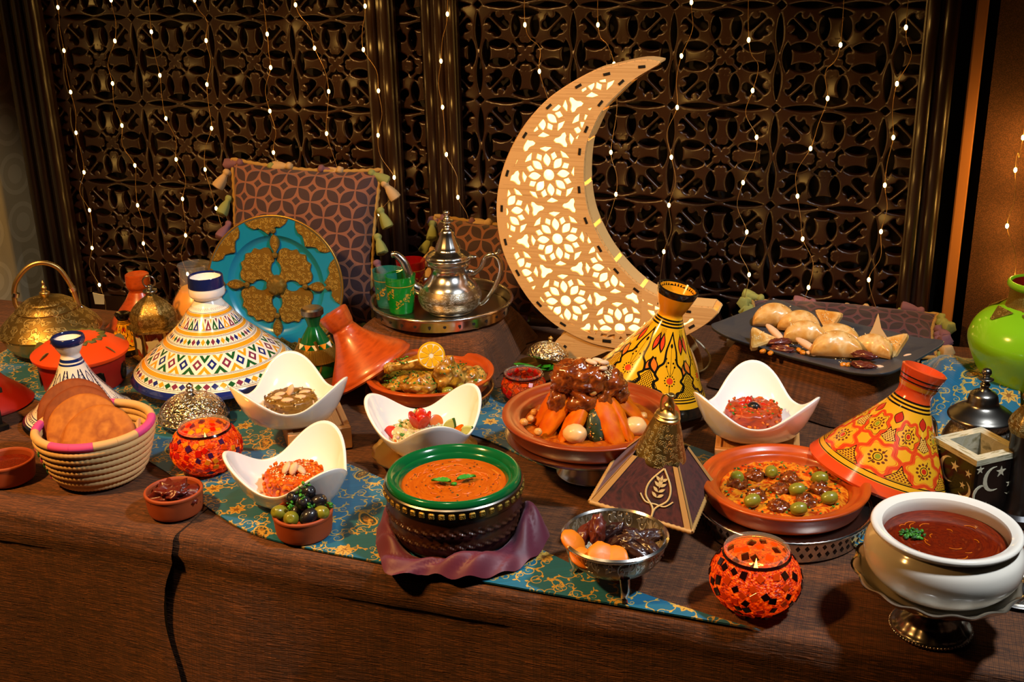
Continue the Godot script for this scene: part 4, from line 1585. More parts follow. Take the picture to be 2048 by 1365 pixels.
func lantern_back():
	var o := thing("lantern", "tarnished brass lantern with a faceted dome between the clay lid and the white tagine", "lantern", V(-1.672, TOP + 0.004, -2.205), 0.5)
	var six := func(th, q): return Vector2(q.x / cos(fposmod(th, TAU / 6) - TAU / 12) * 0.94, q.y)
	part(o, "base", lathe([[0.0, 0.0], [0.058, 0.0], [0.058, 0.01], [0.05, 0.014], [0.0, 0.014]], 36, six), M.brass_chased)
	part(o, "glass", lathe([[0.045, 0.014], [0.045, 0.082]], 36, six), M.glass_amber)
	for k in 6:
		var a := TAU * k / 6.0
		part(o, "post", boxm(V(0.008, 0.07, 0.008), 0.001), M.brass, Transform3D(Basis(Vector3.UP, a), V(cos(a) * 0.049, 0.048, -sin(a) * 0.049)))
		var st := MB.new()
		var pl := PackedVector2Array()
		for e in 10:
			pl.push_back(Vector2.from_angle(TAU * e / 10.0) * (0.015 if e % 2 else 0.024))
		st.prism(pl, 0, 0.0015)
		var a2 := a + TAU / 12
		part(o, "star_panel", st.mesh(), M.inlay, Transform3D(Basis(Vector3.UP, a2 + PI / 2), V(cos(a2) * 0.0425, 0.046, -sin(a2) * 0.0425)))
	part(o, "cornice", lathe([[0.05, 0.082], [0.06, 0.082], [0.06, 0.088], [0.052, 0.092], [0.0, 0.092]], 36, six), M.brass_chased)
	part(o, "dome", lathe(spl([[0.05, 0.092], [0.052, 0.11], [0.046, 0.128], [0.03, 0.148], [0.014, 0.160], [0.008, 0.166]], 4), 36, six), M.brass_chased)
	part(o, "finial", lathe(spl([[0.008, 0.165], [0.016, 0.17], [0.016, 0.176], [0.006, 0.18], [0.006, 0.186], [0.0, 0.19]], 4), 16), M.silver_dark)
	var ring := []
	for k in 20:
		ring.push_back(V(cos(TAU * k / 20.0) * 0.014, 0.196 + sin(TAU * k / 20.0) * 0.014, 0))
	part(o, "ring", tubem(ring, 0.0022, 8, true), M.silver_dark)
	o = thing("lantern", "dark lantern with pale fretted panels at the very left edge of the table", "lantern", V(-1.775, TOP + 0.004, -1.745), 0.35)
	part(o, "frame", lathe([[0.0, 0.0], [0.042, 0.0], [0.042, 0.01], [0.03, 0.012], [0.03, 0.082], [0.042, 0.084], [0.042, 0.094], [0.01, 0.12], [0.0, 0.12]], 4, null, 0.3), M.black)
	for k in 4:
		for e in 3:
			var a := TAU * (k + 0.5) / 4.0
			var mb := MB.new()
			mb.prism(PackedVector2Array([Vector2(-0.012, 0), Vector2(0, -0.008), Vector2(0.012, 0), Vector2(0, 0.008)]), 0, 0.001)
			part(o, "pale_panel", mb.mesh(), M.inlay, Transform3D(Basis(Vector3.UP, a + PI / 2), V(cos(a) * 0.0213, 0.026 + e * 0.021, -sin(a) * 0.0213)))


func juice_jug():
	var o := thing("carafe", "clear glass carafe of orange juice behind the white tagine", "carafe", V(-1.632, TOP + 0.004, -2.335))
	o.scale = V(0.9, 1.0, 0.9)
	part(o, "glass", lathe(spl([[0.0, 0.0], [0.06, 0.0], [0.07, 0.006], [0.074, 0.06], [0.068, 0.11], [0.052, 0.138], [0.044, 0.152], [0.042, 0.19], [0.045, 0.204]], 5) + spl([[0.045, 0.204], [0.043, 0.206], [0.040, 0.19], [0.041, 0.152], [0.049, 0.136]], 3), 48), M.glass_clear)
	part(o, "juice", lathe(spl([[0.0, 0.004], [0.058, 0.004], [0.067, 0.009], [0.071, 0.06], [0.065, 0.11], [0.049, 0.136], [0.042, 0.146]], 5) + [[0.0, 0.147]], 48), M.juice)


func blue_plate():
	var o := thing("decorative_plate", "round turquoise plate with gilded filigree mounts leaning on the square cushion", "plate", V(-1.412, 0.918, -2.342))
	o.basis = eul(-9, 9, 0).scaled(V(0.9, 0.9, 0.9))
	var R := 0.19
	var pl := MB.new()
	pl.xf = Transform3D(eul(90, 0, 0), Vector3.ZERO)
	pl.lathe([[0.0, -0.022], [0.1, -0.022], [0.186, -0.006], [R, -0.002], [R + 0.002, 0.002], [R - 0.002, 0.004], [0.185, 0.003], [0.137, -0.003]] + spl([[0.137, -0.003], [0.125, -0.012], [0.105, -0.014], [0.0, -0.014]], 4), 96)
	part(o, "dish", pl.mesh(), M.blue_paint)
	var rg := []
	for k in 96:
		rg.push_back(V(cos(TAU * k / 96.0) * R, sin(TAU * k / 96.0) * R, 0.002))
	part(o, "rim", tubem(rg, 0.0032, 8, true), M.gold_edge)
	for k in 8:   # lobed mounts round the rim
		var a0 := TAU * k / 8.0 + 0.1
		var q := []
		for e in 11:
			var a := a0 + lerpf(-0.34, 0.34, e / 10.0)
			q.push_back(Vector2.from_angle(a) * (R - 0.003))
		for e in 9:
			var f := 1.0 - e / 8.0
			var a := a0 + lerpf(-0.31, 0.31, f)
			var w := 0.036 * pow(sin(PI * clampf(f, 0.03, 0.97)), 0.55) * (1.0 + 0.22 * cos((f - 0.5) * 14.0))
			q.push_back(Vector2.from_angle(a) * (R - 0.006 - w))
		var mb := MB.new()
		mb.prism(PackedVector2Array(q), 0.0, 0.0055, 0.0018)
		part(o, "rim_mount", mb.mesh(), M.old_gold)
	for k in 4:
		var an := deg_to_rad(45 + k * 90)
		var d := Vector2.from_angle(an)
		var e := d.orthogonal()
		var half := [[0.017, 0.014], [0.030, 0.015], [0.041, 0.021], [0.049, 0.034], [0.050, 0.047], [0.064, 0.056], [0.080, 0.062], [0.094, 0.053], [0.100, 0.038], [0.113, 0.029], [0.111, 0.014], [0.120, 0.0]]
		var q := []
		for s in half:
			q.push_back(d * s[0] + e * s[1] * 0.96)
		for s in range(half.size() - 2, -1, -1):
			q.push_back(d * half[s][0] - e * half[s][1] * 0.96)
		var mb := MB.new()
		mb.prism(spl2(q.map(func(w): return [w.x, w.y]), 3), -0.0145, -0.008, 0.002)
		part(o, "filigree_mount", mb.mesh(), M.old_gold)
		var a2 := deg_to_rad(90 + k * 90)
		var d2 := Vector2.from_angle(a2)
		mb = MB.new()
		mb.prism(leaf2(d2 * 0.088, a2, 0.058, 0.013, 10), -0.0145, -0.002, 0.003)
		part(o, "link_mount", mb.mesh(), M.old_gold)
		for r in [0.083, 0.15]:
			part(o, "stud", blob(V(0.0085, 0.0085, 0.007)), M.old_gold, Transform3D(Basis.IDENTITY, V(d2.x * r, d2.y * r, -0.006 if r < 0.1 else 0.001)))
	var boss := MB.new()
	boss.xf = Transform3D(eul(90, 0, 0), Vector3.ZERO)
	boss.lathe(spl([[0.026, -0.014], [0.024, -0.004], [0.016, 0.005], [0.0, 0.008]], 4), 48, func(th, q): return Vector2(q.x * (1.0 + 0.12 * absf(cos(th * 4.0))), q.y))
	part(o, "boss", boss.mesh(), M.old_gold)


func green_vase():
	var o := thing("vase", "small green glazed vase with chased metal collar and skirt before the blue plate", "vase", V(-1.256, TOP + 0.004, -2.234))
	part(o, "body", lathe(spl([[0.0, 0.0], [0.05, 0.0], [0.057, 0.004], [0.053, 0.03], [0.046, 0.052], [0.029, 0.086], [0.015, 0.110], [0.014, 0.116], [0.0175, 0.128], [0.023, 0.142]], 4), 40), M.green_glaze)
	part(o, "top_cap", lathe([[0.0235, 0.141], [0.026, 0.142], [0.026, 0.154], [0.022, 0.158], [0.0, 0.156]], 36), M.silver_dark)
	part(o, "metal_band", lathe(spl([[0.054, 0.034], [0.053, 0.04], [0.046, 0.058], [0.041, 0.066]], 3), 48, func(th, q): return Vector2(q.x * (1.015 + 0.02 * absf(sin(th * 8.0))), q.y)), M.old_gold)
	for k in 12:
		var mb := MB.new()
		mb.prism(PackedVector2Array([Vector2(-0.009, 0.016), Vector2(0.009, 0.016), Vector2(0, 0)]), 0, 0.002)
		part(o, "triangle_panel", mb.mesh(), [M.yellow_glaze, M.cream_glaze][k % 2], Transform3D(Basis(Vector3.UP, TAU * k / 12.0) * eul(-35, 0, 0), Basis(Vector3.UP, TAU * k / 12.0) * V(0, 0.062, 0.0425)))
	for k in 4:
		var a := TAU * k / 4.0 + 0.5
		var pts := []
		for e in 9:
			var f := e / 8.0
			var rr := lerpf(0.033, 0.058, f)
			pts.push_back(V(cos(a + 0.25 * sin(f * PI)) * rr, lerpf(0.085, 0.004, f), -sin(a + 0.25 * sin(f * PI)) * rr))
		part(o, "metal_strap", tubem(pts, 0.0035, 8), M.old_gold)


func orange_lid():
	var o := thing("tagine_cover", "plain glossy orange clay tagine lid tipped against the chicken dish", "tagine", V(-1.075, TOP + 0.056, -2.155))
	o.basis = eul(-8, 19, 31)
	cone_lid(o, [[0.100, 0.006], [0.096, 0.016], [0.078, 0.037], [0.054, 0.064], [0.036, 0.090], [0.029, 0.108]], M.terracotta, spl([[0.029, 0.108], [0.027, 0.114], [0.030, 0.122], [0.034, 0.145], [0.034, 0.154]], 4) + [[0.031, 0.156], [0.0, 0.154]], M.terracotta, [[0.09, -0.002], [0.1, -0.003], [0.103, 0.001], [0.100, 0.006]], M.terracotta)


# ---------------------------------------------------------------- tea service
func tea_service():
	var ty := TOP + 0.1
	var o := thing("tea_tray", "round silver tray with a pierced gallery on small feet under the teapot", "tray", V(-1.015, ty + 0.002, -2.435))
	part(o, "floor_plate", lathe([[0.0, 0.013], [0.155, 0.013], [0.158, 0.015], [0.155, 0.017], [0.0, 0.017]], 72), M.silver_dark)
	part(o, "gallery", lathe([[0.163, 0.008], [0.168, 0.036], [0.166, 0.036], [0.161, 0.010]], 96), M.silver)
	for k in 30:
		var a := TAU * k / 30.0
		var mb := MB.new()
		mb.prism(leaf2(Vector2(0, -0.007), PI / 2, 0.014, 0.0035, 5) if k % 2 else circle2(Vector2.ZERO, 0.004, 8), 0, 0.0006)
		part(o, "pierced_opening", mb.mesh(), M.black, Transform3D(Basis(Vector3.UP, a) * eul(-10, 0, 0), Basis(Vector3.UP, a) * V(0, 0.022, 0.1658)))
	var rim := []
	for k in 120:
		rim.push_back(V(cos(TAU * k / 120.0) * 0.169, 0.0375, sin(TAU * k / 120.0) * 0.169))
	var rr := []
	for k in 120:
		rr.push_back(0.0052 if k % 2 else 0.0040)
	part(o, "rope_rim", tubem(rim, rr, 10, true), M.silver)
	for k in 4:
		var a := TAU * k / 4.0 + 0.62
		part(o, "foot", lathe(spl([[0.0, 0.0], [0.007, 0.0], [0.008, 0.004], [0.0045, 0.008], [0.008, 0.014]], 3), 12), M.silver, Transform3D(Basis.IDENTITY, V(cos(a) * 0.145, 0, sin(a) * 0.145)))
	var y := ty + 0.0195
	# teapot
	o = thing("teapot", "shiny silver teapot with a tall beaded finial standing on the tray", "teapot", V(-0.985, y, -2.415), deg_to_rad(12))
	part(o, "body", lathe(spl([[0.0, 0.0], [0.05, 0.0], [0.056, 0.004], [0.069, 0.016], [0.0745, 0.038], [0.065, 0.063], [0.050, 0.080], [0.042, 0.094], [0.0425, 0.106], [0.048, 0.114]], 5), 64), M.silver)
	part(o, "chased_band", lathe(spl([[0.0665, 0.012], [0.0708, 0.018], [0.0753, 0.034], [0.0745, 0.044], [0.067, 0.061]], 5), 72), M.silver_chased)
	part(o, "collar", lathe(spl([[0.046, 0.112], [0.052, 0.117], [0.051, 0.122], [0.054, 0.127], [0.0545, 0.131], [0.050, 0.134]], 4), 56), M.silver)
	part(o, "lid", lathe(spl([[0.052, 0.132], [0.049, 0.139], [0.036, 0.147], [0.031, 0.152], [0.029, 0.158], [0.0235, 0.17], [0.0185, 0.183], [0.016, 0.194], [0.010, 0.2]], 4), 56, func(th, q): return Vector2(q.x * (1.0 + 0.012 * cos(th * 16.0)), q.y)), M.silver)
	part(o, "finial", lathe(spl([[0.009, 0.199], [0.0065, 0.203], [0.0095, 0.207], [0.0065, 0.212], [0.015, 0.2165], [0.015, 0.219], [0.006, 0.222], [0.0085, 0.227], [0.0045, 0.2315], [0.0075, 0.2365], [0.006, 0.242], [0.0, 0.245]], 4), 24), M.silver)
	var sp := spl3([V(-0.062, 0.045, 0), V(-0.088, 0.06, 0.002), V(-0.097, 0.09, 0.003), V(-0.106, 0.118, 0.003), V(-0.122, 0.136, 0.003), V(-0.134, 0.137, 0.003)], 6)
	var sr := []
	for k in sp.size():
		sr.push_back(lerpf(0.017, 0.0065, pow(float(k) / (sp.size() - 1), 0.7)))
	sr[-1] = 0.009
	part(o, "spout", tubem(sp, sr, 14), M.silver)
	var hp := spl3([V(0.040, 0.098, 0), V(0.058, 0.092, 0), V(0.078, 0.108, 0), V(0.09, 0.132, 0), V(0.108, 0.138, 0), V(0.122, 0.124, 0), V(0.124, 0.098, 0), V(0.112, 0.066, 0), V(0.094, 0.036, 0), V(0.078, 0.018, 0), V(0.066, 0.018, 0)], 6)
	var hr := []
	for k in hp.size():
		hr.push_back(0.0042 + 0.0022 * sin(PI * k / hp.size()))
	part(o, "handle", tubem(hp, hr, 12), M.silver)
	part(o, "thumb_scroll", tubem(spl3([V(0.104, 0.138, 0), V(0.118, 0.142, 0), V(0.124, 0.152, 0)], 4), 0.0045, 8), M.silver)
	part(o, "handle_joint", blob(V(0.011, 0.009, 0.008)), M.silver, Transform3D(Basis.IDENTITY, V(0.05, 0.095, 0)))
	part(o, "lid_hinge", blob(V(0.014, 0.004, 0.007)), M.silver, Transform3D(Basis.IDENTITY, V(0.056, 0.133, 0)))
	# tea glasses
	for g in [[M.glass_green, V(-1.095, y, -2.378), "bright green gilded tea glass in front of the teapot spout", 0.0], [M.glass_teal, V(-1.142, y, -2.41), "pale teal gilded tea glass at the left rim of the tray", 0.7], [M.glass_red, V(-1.12, y, -2.50), "dark red tea glass at the back of the tray", 1.9]]:
		o = thing("tea_glass", g[2], "glass", g[1], g[3])
		part(o, "glass", lathe([[0.0, 0.0], [0.028, 0.0], [0.0295, 0.002], [0.0365, 0.088], [0.0368, 0.0905], [0.0352, 0.0905], [0.0345, 0.088], [0.028, 0.006], [0.0, 0.005]], 48), g[0])
		part(o, "gilded_pattern", lathe([[0.0303, 0.006], [0.0368, 0.084]], 48), M.gilding)


# ---------------------------------------------------------------- crescent lantern
func csg_plate(parent: Node, called: String, outline: PackedVector2Array, holes: Array, depth: float, m: Material, at: Vector3):
	var root := CSGCombiner3D.new()
	root.name = called
	parent.add_child(root)
	root.position = at
	var a := CSGPolygon3D.new()
	a.name = "board"
	a.polygon = outline
	a.depth = depth
	a.material = m
	root.add_child(a)
	for h in holes:
		var c := CSGPolygon3D.new()
		c.name = "cut"
		c.polygon = h
		c.depth = depth + 0.004
		c.position.z = 0.002
		c.operation = CSGShape3D.OPERATION_SUBTRACTION
		c.material = m
		root.add_child(c, true)


func moon():
	var o := thing("crescent_lantern", "tall glowing crescent moon lantern of pale fretted plywood on a curved foot", "lantern", V(-0.60, TOP + 0.004, -2.445))
	var outer := [[0.108, 0.703], [0.070, 0.706], [0.005, 0.692], [-0.039, 0.679], [-0.106, 0.641], [-0.152, 0.604], [-0.199, 0.548], [-0.237, 0.476], [-0.256, 0.406], [-0.259, 0.341], [-0.248, 0.276], [-0.223, 0.217], [-0.182, 0.155], [-0.134, 0.111], [-0.085, 0.084], [-0.025, 0.064], [0.047, 0.060], [0.117, 0.076], [0.174, 0.101], [0.224, 0.136], [0.250, 0.165]]
	var inner := [[0.238, 0.174], [0.185, 0.175], [0.139, 0.183], [0.093, 0.201], [0.056, 0.227], [0.021, 0.262], [-0.008, 0.300], [-0.034, 0.349], [-0.049, 0.396], [-0.055, 0.459], [-0.050, 0.522], [-0.038, 0.554], [-0.016, 0.598], [0.018, 0.635], [0.055, 0.668], [0.106, 0.699]]
	var oc := spl2(outer, 4, false)
	var ic := spl2(inner, 4, false)
	var out := oc.duplicate()
	out.append_array(ic)
	if Geometry2D.is_polygon_clockwise(out):
		out.reverse()
	var zone: PackedVector2Array = Geometry2D.offset_polygon(out, -0.022)[0]
	# flowers on a six-fold net, cut where they meet the border
	var holes := []
	var c0 := Vector2(-0.135, 0.455)
	var va := Vector2(0.0185, -0.1455)
	var vb := Vector2(0.128, -0.056)
	var cand := []
	for i in range(-4, 5):
		for j in range(-3, 5):
			var c := c0 + va * i + vb * j
			cand.push_back(circle2(c, 0.0125, 20))
			for k in 8:
				var a := va.angle() + TAU * k / 8.0
				cand.push_back(leaf2(c + Vector2.from_angle(a) * 0.0185, a, 0.030, 0.0088, 8))
				var b := a + TAU / 16.0
				var d := Vector2.from_angle(b)
				var e := d.orthogonal()
				cand.push_back(PackedVector2Array([c + d * 0.034, c + d * 0.045 + e * 0.0078, c + d * 0.054, c + d * 0.045 - e * 0.0078]))
				var d2 := Vector2.from_angle(a)
				var e2 := d2.orthogonal()
				cand.push_back(PackedVector2Array([c + d2 * 0.0515, c + d2 * 0.0600 + e2 * 0.0145, c + d2 * 0.0630, c + d2 * 0.0600 - e2 * 0.0145]))
			for tr in [(va + vb) / 3.0, (va - (vb - va)) / 3.0 + Vector2.ZERO]:
				var t: Vector2 = c + tr
				var away: float = (c - t).angle()
				var pts := PackedVector2Array()
				for k in 18:
					var f := TAU * k / 18.0
					pts.push_back(t + Vector2.from_angle(away + PI / 3.0 + f) * (0.0085 + 0.0105 * pow(0.5 + 0.5 * cos(3.0 * f), 1.7)))
				cand.push_back(pts)
	for h in cand:
		for r in Geometry2D.intersect_polygons(h, zone):
			var ar := 0.0
			for k in r.size():
				ar += r[k].cross(r[(k + 1) % r.size()])
			if absf(ar) * 0.5 > 1.2e-5 and r.size() > 2:
				holes.push_back(r)
	var wm: Material = M.light_wood
	csg_plate(o, "front_plate", out, holes, 0.006, wm, V(0, 0, 0.034))
	var fm := MB.new()
	fm.prism(out, -0.034, -0.028)
	part(o, "back_plate", fm.mesh(), wm)
	# dark joint slots round both borders
	for line in [[oc, 1.0], [ic, 1.0]]:
		var pl: PackedVector2Array = line[0]
		for k in range(4, pl.size() - 2, 5):
			var d := (pl[k + 1] - pl[k - 1]).normalized()
			var q := pl[k] + d.orthogonal() * 0.012 * (1.0 if line[0] == oc else -1.0)
			if not Geometry2D.is_point_in_polygon(q, out):
				q = pl[k] - (q - pl[k])
			part(o, "joint_slot", boxm(V(0.015, 0.0055, 0.0012), 0.0), M.black, Transform3D(Basis(Vector3.BACK, d.angle()), V(q.x, q.y, 0.0345)))
	# glowing diffuser inside
	var gl := MB.new()
	gl.prism(Geometry2D.offset_polygon(out, -0.008)[0], 0.010, 0.014)
	part(o, "glowing_diffuser", gl.mesh(), M.moon_glow)
	for q in [[-0.2, 0.35], [-0.13, 0.5], [-0.09, 0.22], [0.05, 0.13]]:
		var l := OmniLight3D.new()
		l.name = "light"
		l.light_color = Color(1, 0.74, 0.36)
		l.light_energy = 0.03
		l.light_size = 0.01
		l.omni_range = 6.0
		l.omni_attenuation = 2.0
		l.shadow_enabled = true
		l.position = V(q[0], q[1], -0.012)
		o.add_child(l, true)
	# edge bands, with open gaps between the inner ones
	for line in [[oc, false], [ic, true]]:
		var pl: PackedVector2Array = line[0]
		var step := 7
		var k := 0
		while k < pl.size() - 1:
			var e := mini(k + step, pl.size() - 1)
			var gap := 0.010 if line[1] else 0.0
			var b := MB.new()
			for s in range(k, e):
				var a := pl[s]
				var c := pl[s + 1]
				if s == e - 1 and line[1]:
					c = a.lerp(c, clampf(1.0 - gap / maxf(a.distance_to(c), 0.001), 0.15, 1.0))
				b.box(V((a.x + c.x) / 2, (a.y + c.y) / 2, 0), V(a.distance_to(c) + 0.0008, 0.0045, 0.058), 0.0, Basis(Vector3.BACK, (c - a).angle()))
			part(o, "edge_band", b.mesh(), wm)
			k = e
	# foot with a low arch
	var foot := spl2([[-0.070, 0.094], [-0.095, 0.086], [-0.120, 0.066], [-0.136, 0.036], [-0.143, 0.0]], 4, false)
	foot.append_array(PackedVector2Array([Vector2(-0.06, 0.0), Vector2(-0.037, 0.028), Vector2(0.0, 0.048), Vector2(0.035, 0.055), Vector2(0.075, 0.050), Vector2(0.108, 0.030), Vector2(0.13, 0.0)]))
	foot.append_array(spl2([[0.215, 0.0], [0.206, 0.04], [0.19, 0.075], [0.165, 0.098], [0.14, 0.108]], 4, false))
	for z in [0.027, -0.027]:
		var fb := MB.new()
		fb.prism(foot, z - 0.003, z + 0.003)
		part(o, "foot", fb.mesh(), wm)
	for q in [[-0.105, 0.045, 0.9], [0.0, 0.075, 0.0], [0.165, 0.045, -0.9]]:
		part(o, "joint_slot", boxm(V(0.02, 0.007, 0.0012), 0.0), M.black, Transform3D(Basis(Vector3.BACK, q[2]), V(q[0], q[1], 0.0308 if q[1] < 0.06 else 0.0345)))
	one("lamp_cord", tubem(spl3([V(-0.43, 0.83, -2.50), V(-0.40, 0.80, -2.52), V(-0.375, 0.775, -2.50), V(-0.385, 0.757, -2.47), V(-0.42, 0.755, -2.44)], 8), 0.0022, 8), M.inlay, "pale lamp cord curling beside the crescent lantern's foot", "cord")


# ---------------------------------------------------------------- tagine dishes and what is in them
func tagine_dish(label: String, at: Vector3, r: float, h: float, m: Material, food: Material, level: float) -> Node3D:
	var o := thing("tagine_dish", label, "dish", at, deg_to_rad(19))
	var prof := [[0.0, 0.0], [r * 0.84, 0.0]] + spl([[r * 0.84, 0.0], [r * 0.90, 0.004], [r * 0.955, h * 0.55], [r * 0.985, h * 0.8], [r, h * 0.92], [r * 0.985, h], [r * 0.93, h], [r * 0.90, h * 0.93]], 4) + spl([[r * 0.90, h * 0.93], [r * 0.86, h * 0.80], [r * 0.80, h * 0.76], [r * 0.76, h * 0.5], [r * 0.70, h * 0.3], [r * 0.5, h * 0.22], [0.0, h * 0.2]], 4)
	part(o, "bowl", lathe(prof, 96), m)
	if food:
		var rr: float = r * (0.775 if level > h * 0.6 else 0.75)
		var b := MB.new()
		var p := PackedVector3Array()
		var uv := PackedVector2Array()
		for k in 19:
			for s in 65:
				var th := TAU * (s % 64) / 64
				var q := Vector2(cos(th), -sin(th)) * rr * (1.0 - k / 18.0)
				var y := level + (0.006 * noise.get_noise_2d(q.x * 3000.0 + r * 900.0, q.y * 3000.0) if k else -0.004)
				p.push_back(V(q.x, y, q.y))
				uv.push_back(q / r * 0.5 + Vector2(0.5, 0.5))
		b.grid(p, 64, 18, true, uv)
		part(o, "sauce", b.mesh(), food)
	return o


func speckles(n: int, area: Callable, size: float, cols: Array, sd: int, flat := 0.5) -> ArrayMesh:
	# many tiny flakes or grains joined into one mesh; area(rng) gives a point and a normal
	var b := MB.new()
	var r := RandomNumberGenerator.new()
	r.seed = sd
	for k in n:
		var q: Array = area.call(r)
		var s := size * r.randf_range(0.6, 1.4)
		b.col = lin(cols[r.randi() % cols.size()])
		var up: Vector3 = q[1]
		var x := up.cross(V(r.randf_range(-1, 1), r.randf_range(-1, 1), r.randf_range(-1, 1))).normalized()
		b.blob(q[0], V(s, s * flat, s * 0.65), 0.0, 1.0, 0, 6, 4, Basis(x, up, x.cross(up)))
	return b.mesh()


func disc_area(c: Vector3, rx: float, jit := 0.0) -> Callable:
	return func(r: RandomNumberGenerator):
		var a: float = r.randf() * TAU
		var d: float = sqrt(r.randf()) * rx
		return [c + V(cos(a) * d, r.randf_range(0, jit), sin(a) * d), Vector3.UP]


func olive_mesh() -> ArrayMesh:
	var b := MB.new()
	b.lathe(spl([[0.0, -0.0125], [0.006, -0.0112], [0.0098, -0.004], [0.0098, 0.004], [0.006, 0.0112], [0.002, 0.0122], [0.0, 0.0118]], 3), 18)
	return b.mesh()


func pierced_stand(label: String, at: Vector3, r: float, h: float, m: Material):
	var o := thing("dish_stand", label, "stand", at, deg_to_rad(19))
	part(o, "plate", lathe([[0.0, h - 0.004], [r * 0.97, h - 0.004], [r * 0.97, h - 0.001], [0.0, h - 0.001]], 72), M.silver_dark)
	part(o, "gallery", lathe([[r * 0.92, 0.0], [r * 0.94, 0.0], [r * 0.985, h - 0.004], [r * 0.965, h - 0.004]], 96), m)
	for row in 2:
		for k in 60:
			var a := TAU * (k + row * 0.5) / 60.0
			var mb := MB.new()
			var f := 0.32 + row * 0.36
			mb.prism(PackedVector2Array([Vector2(0, -0.0055), Vector2(0.004, 0), Vector2(0, 0.0055), Vector2(-0.004, 0)]), 0, 0.0005)
			var tilt := rad_to_deg(atan(r * 0.045 / h))
			part(o, "pierced_diamond", mb.mesh(), M.black, Transform3D(Basis(Vector3.UP, a) * eul(tilt, 0, 0), Basis(Vector3.UP, a) * V(0, h * f, r * lerpf(0.942, 0.987, f) + 0.0003)))
	var rim := []
	var rr := []
	for k in 160:
		rim.push_back(V(cos(TAU * k / 160.0) * r, h - 0.001, sin(TAU * k / 160.0) * r))
		rr.push_back(0.0045 if k % 2 else 0.0034)
	part(o, "beaded_rim", tubem(rim, rr, 8, true), m)


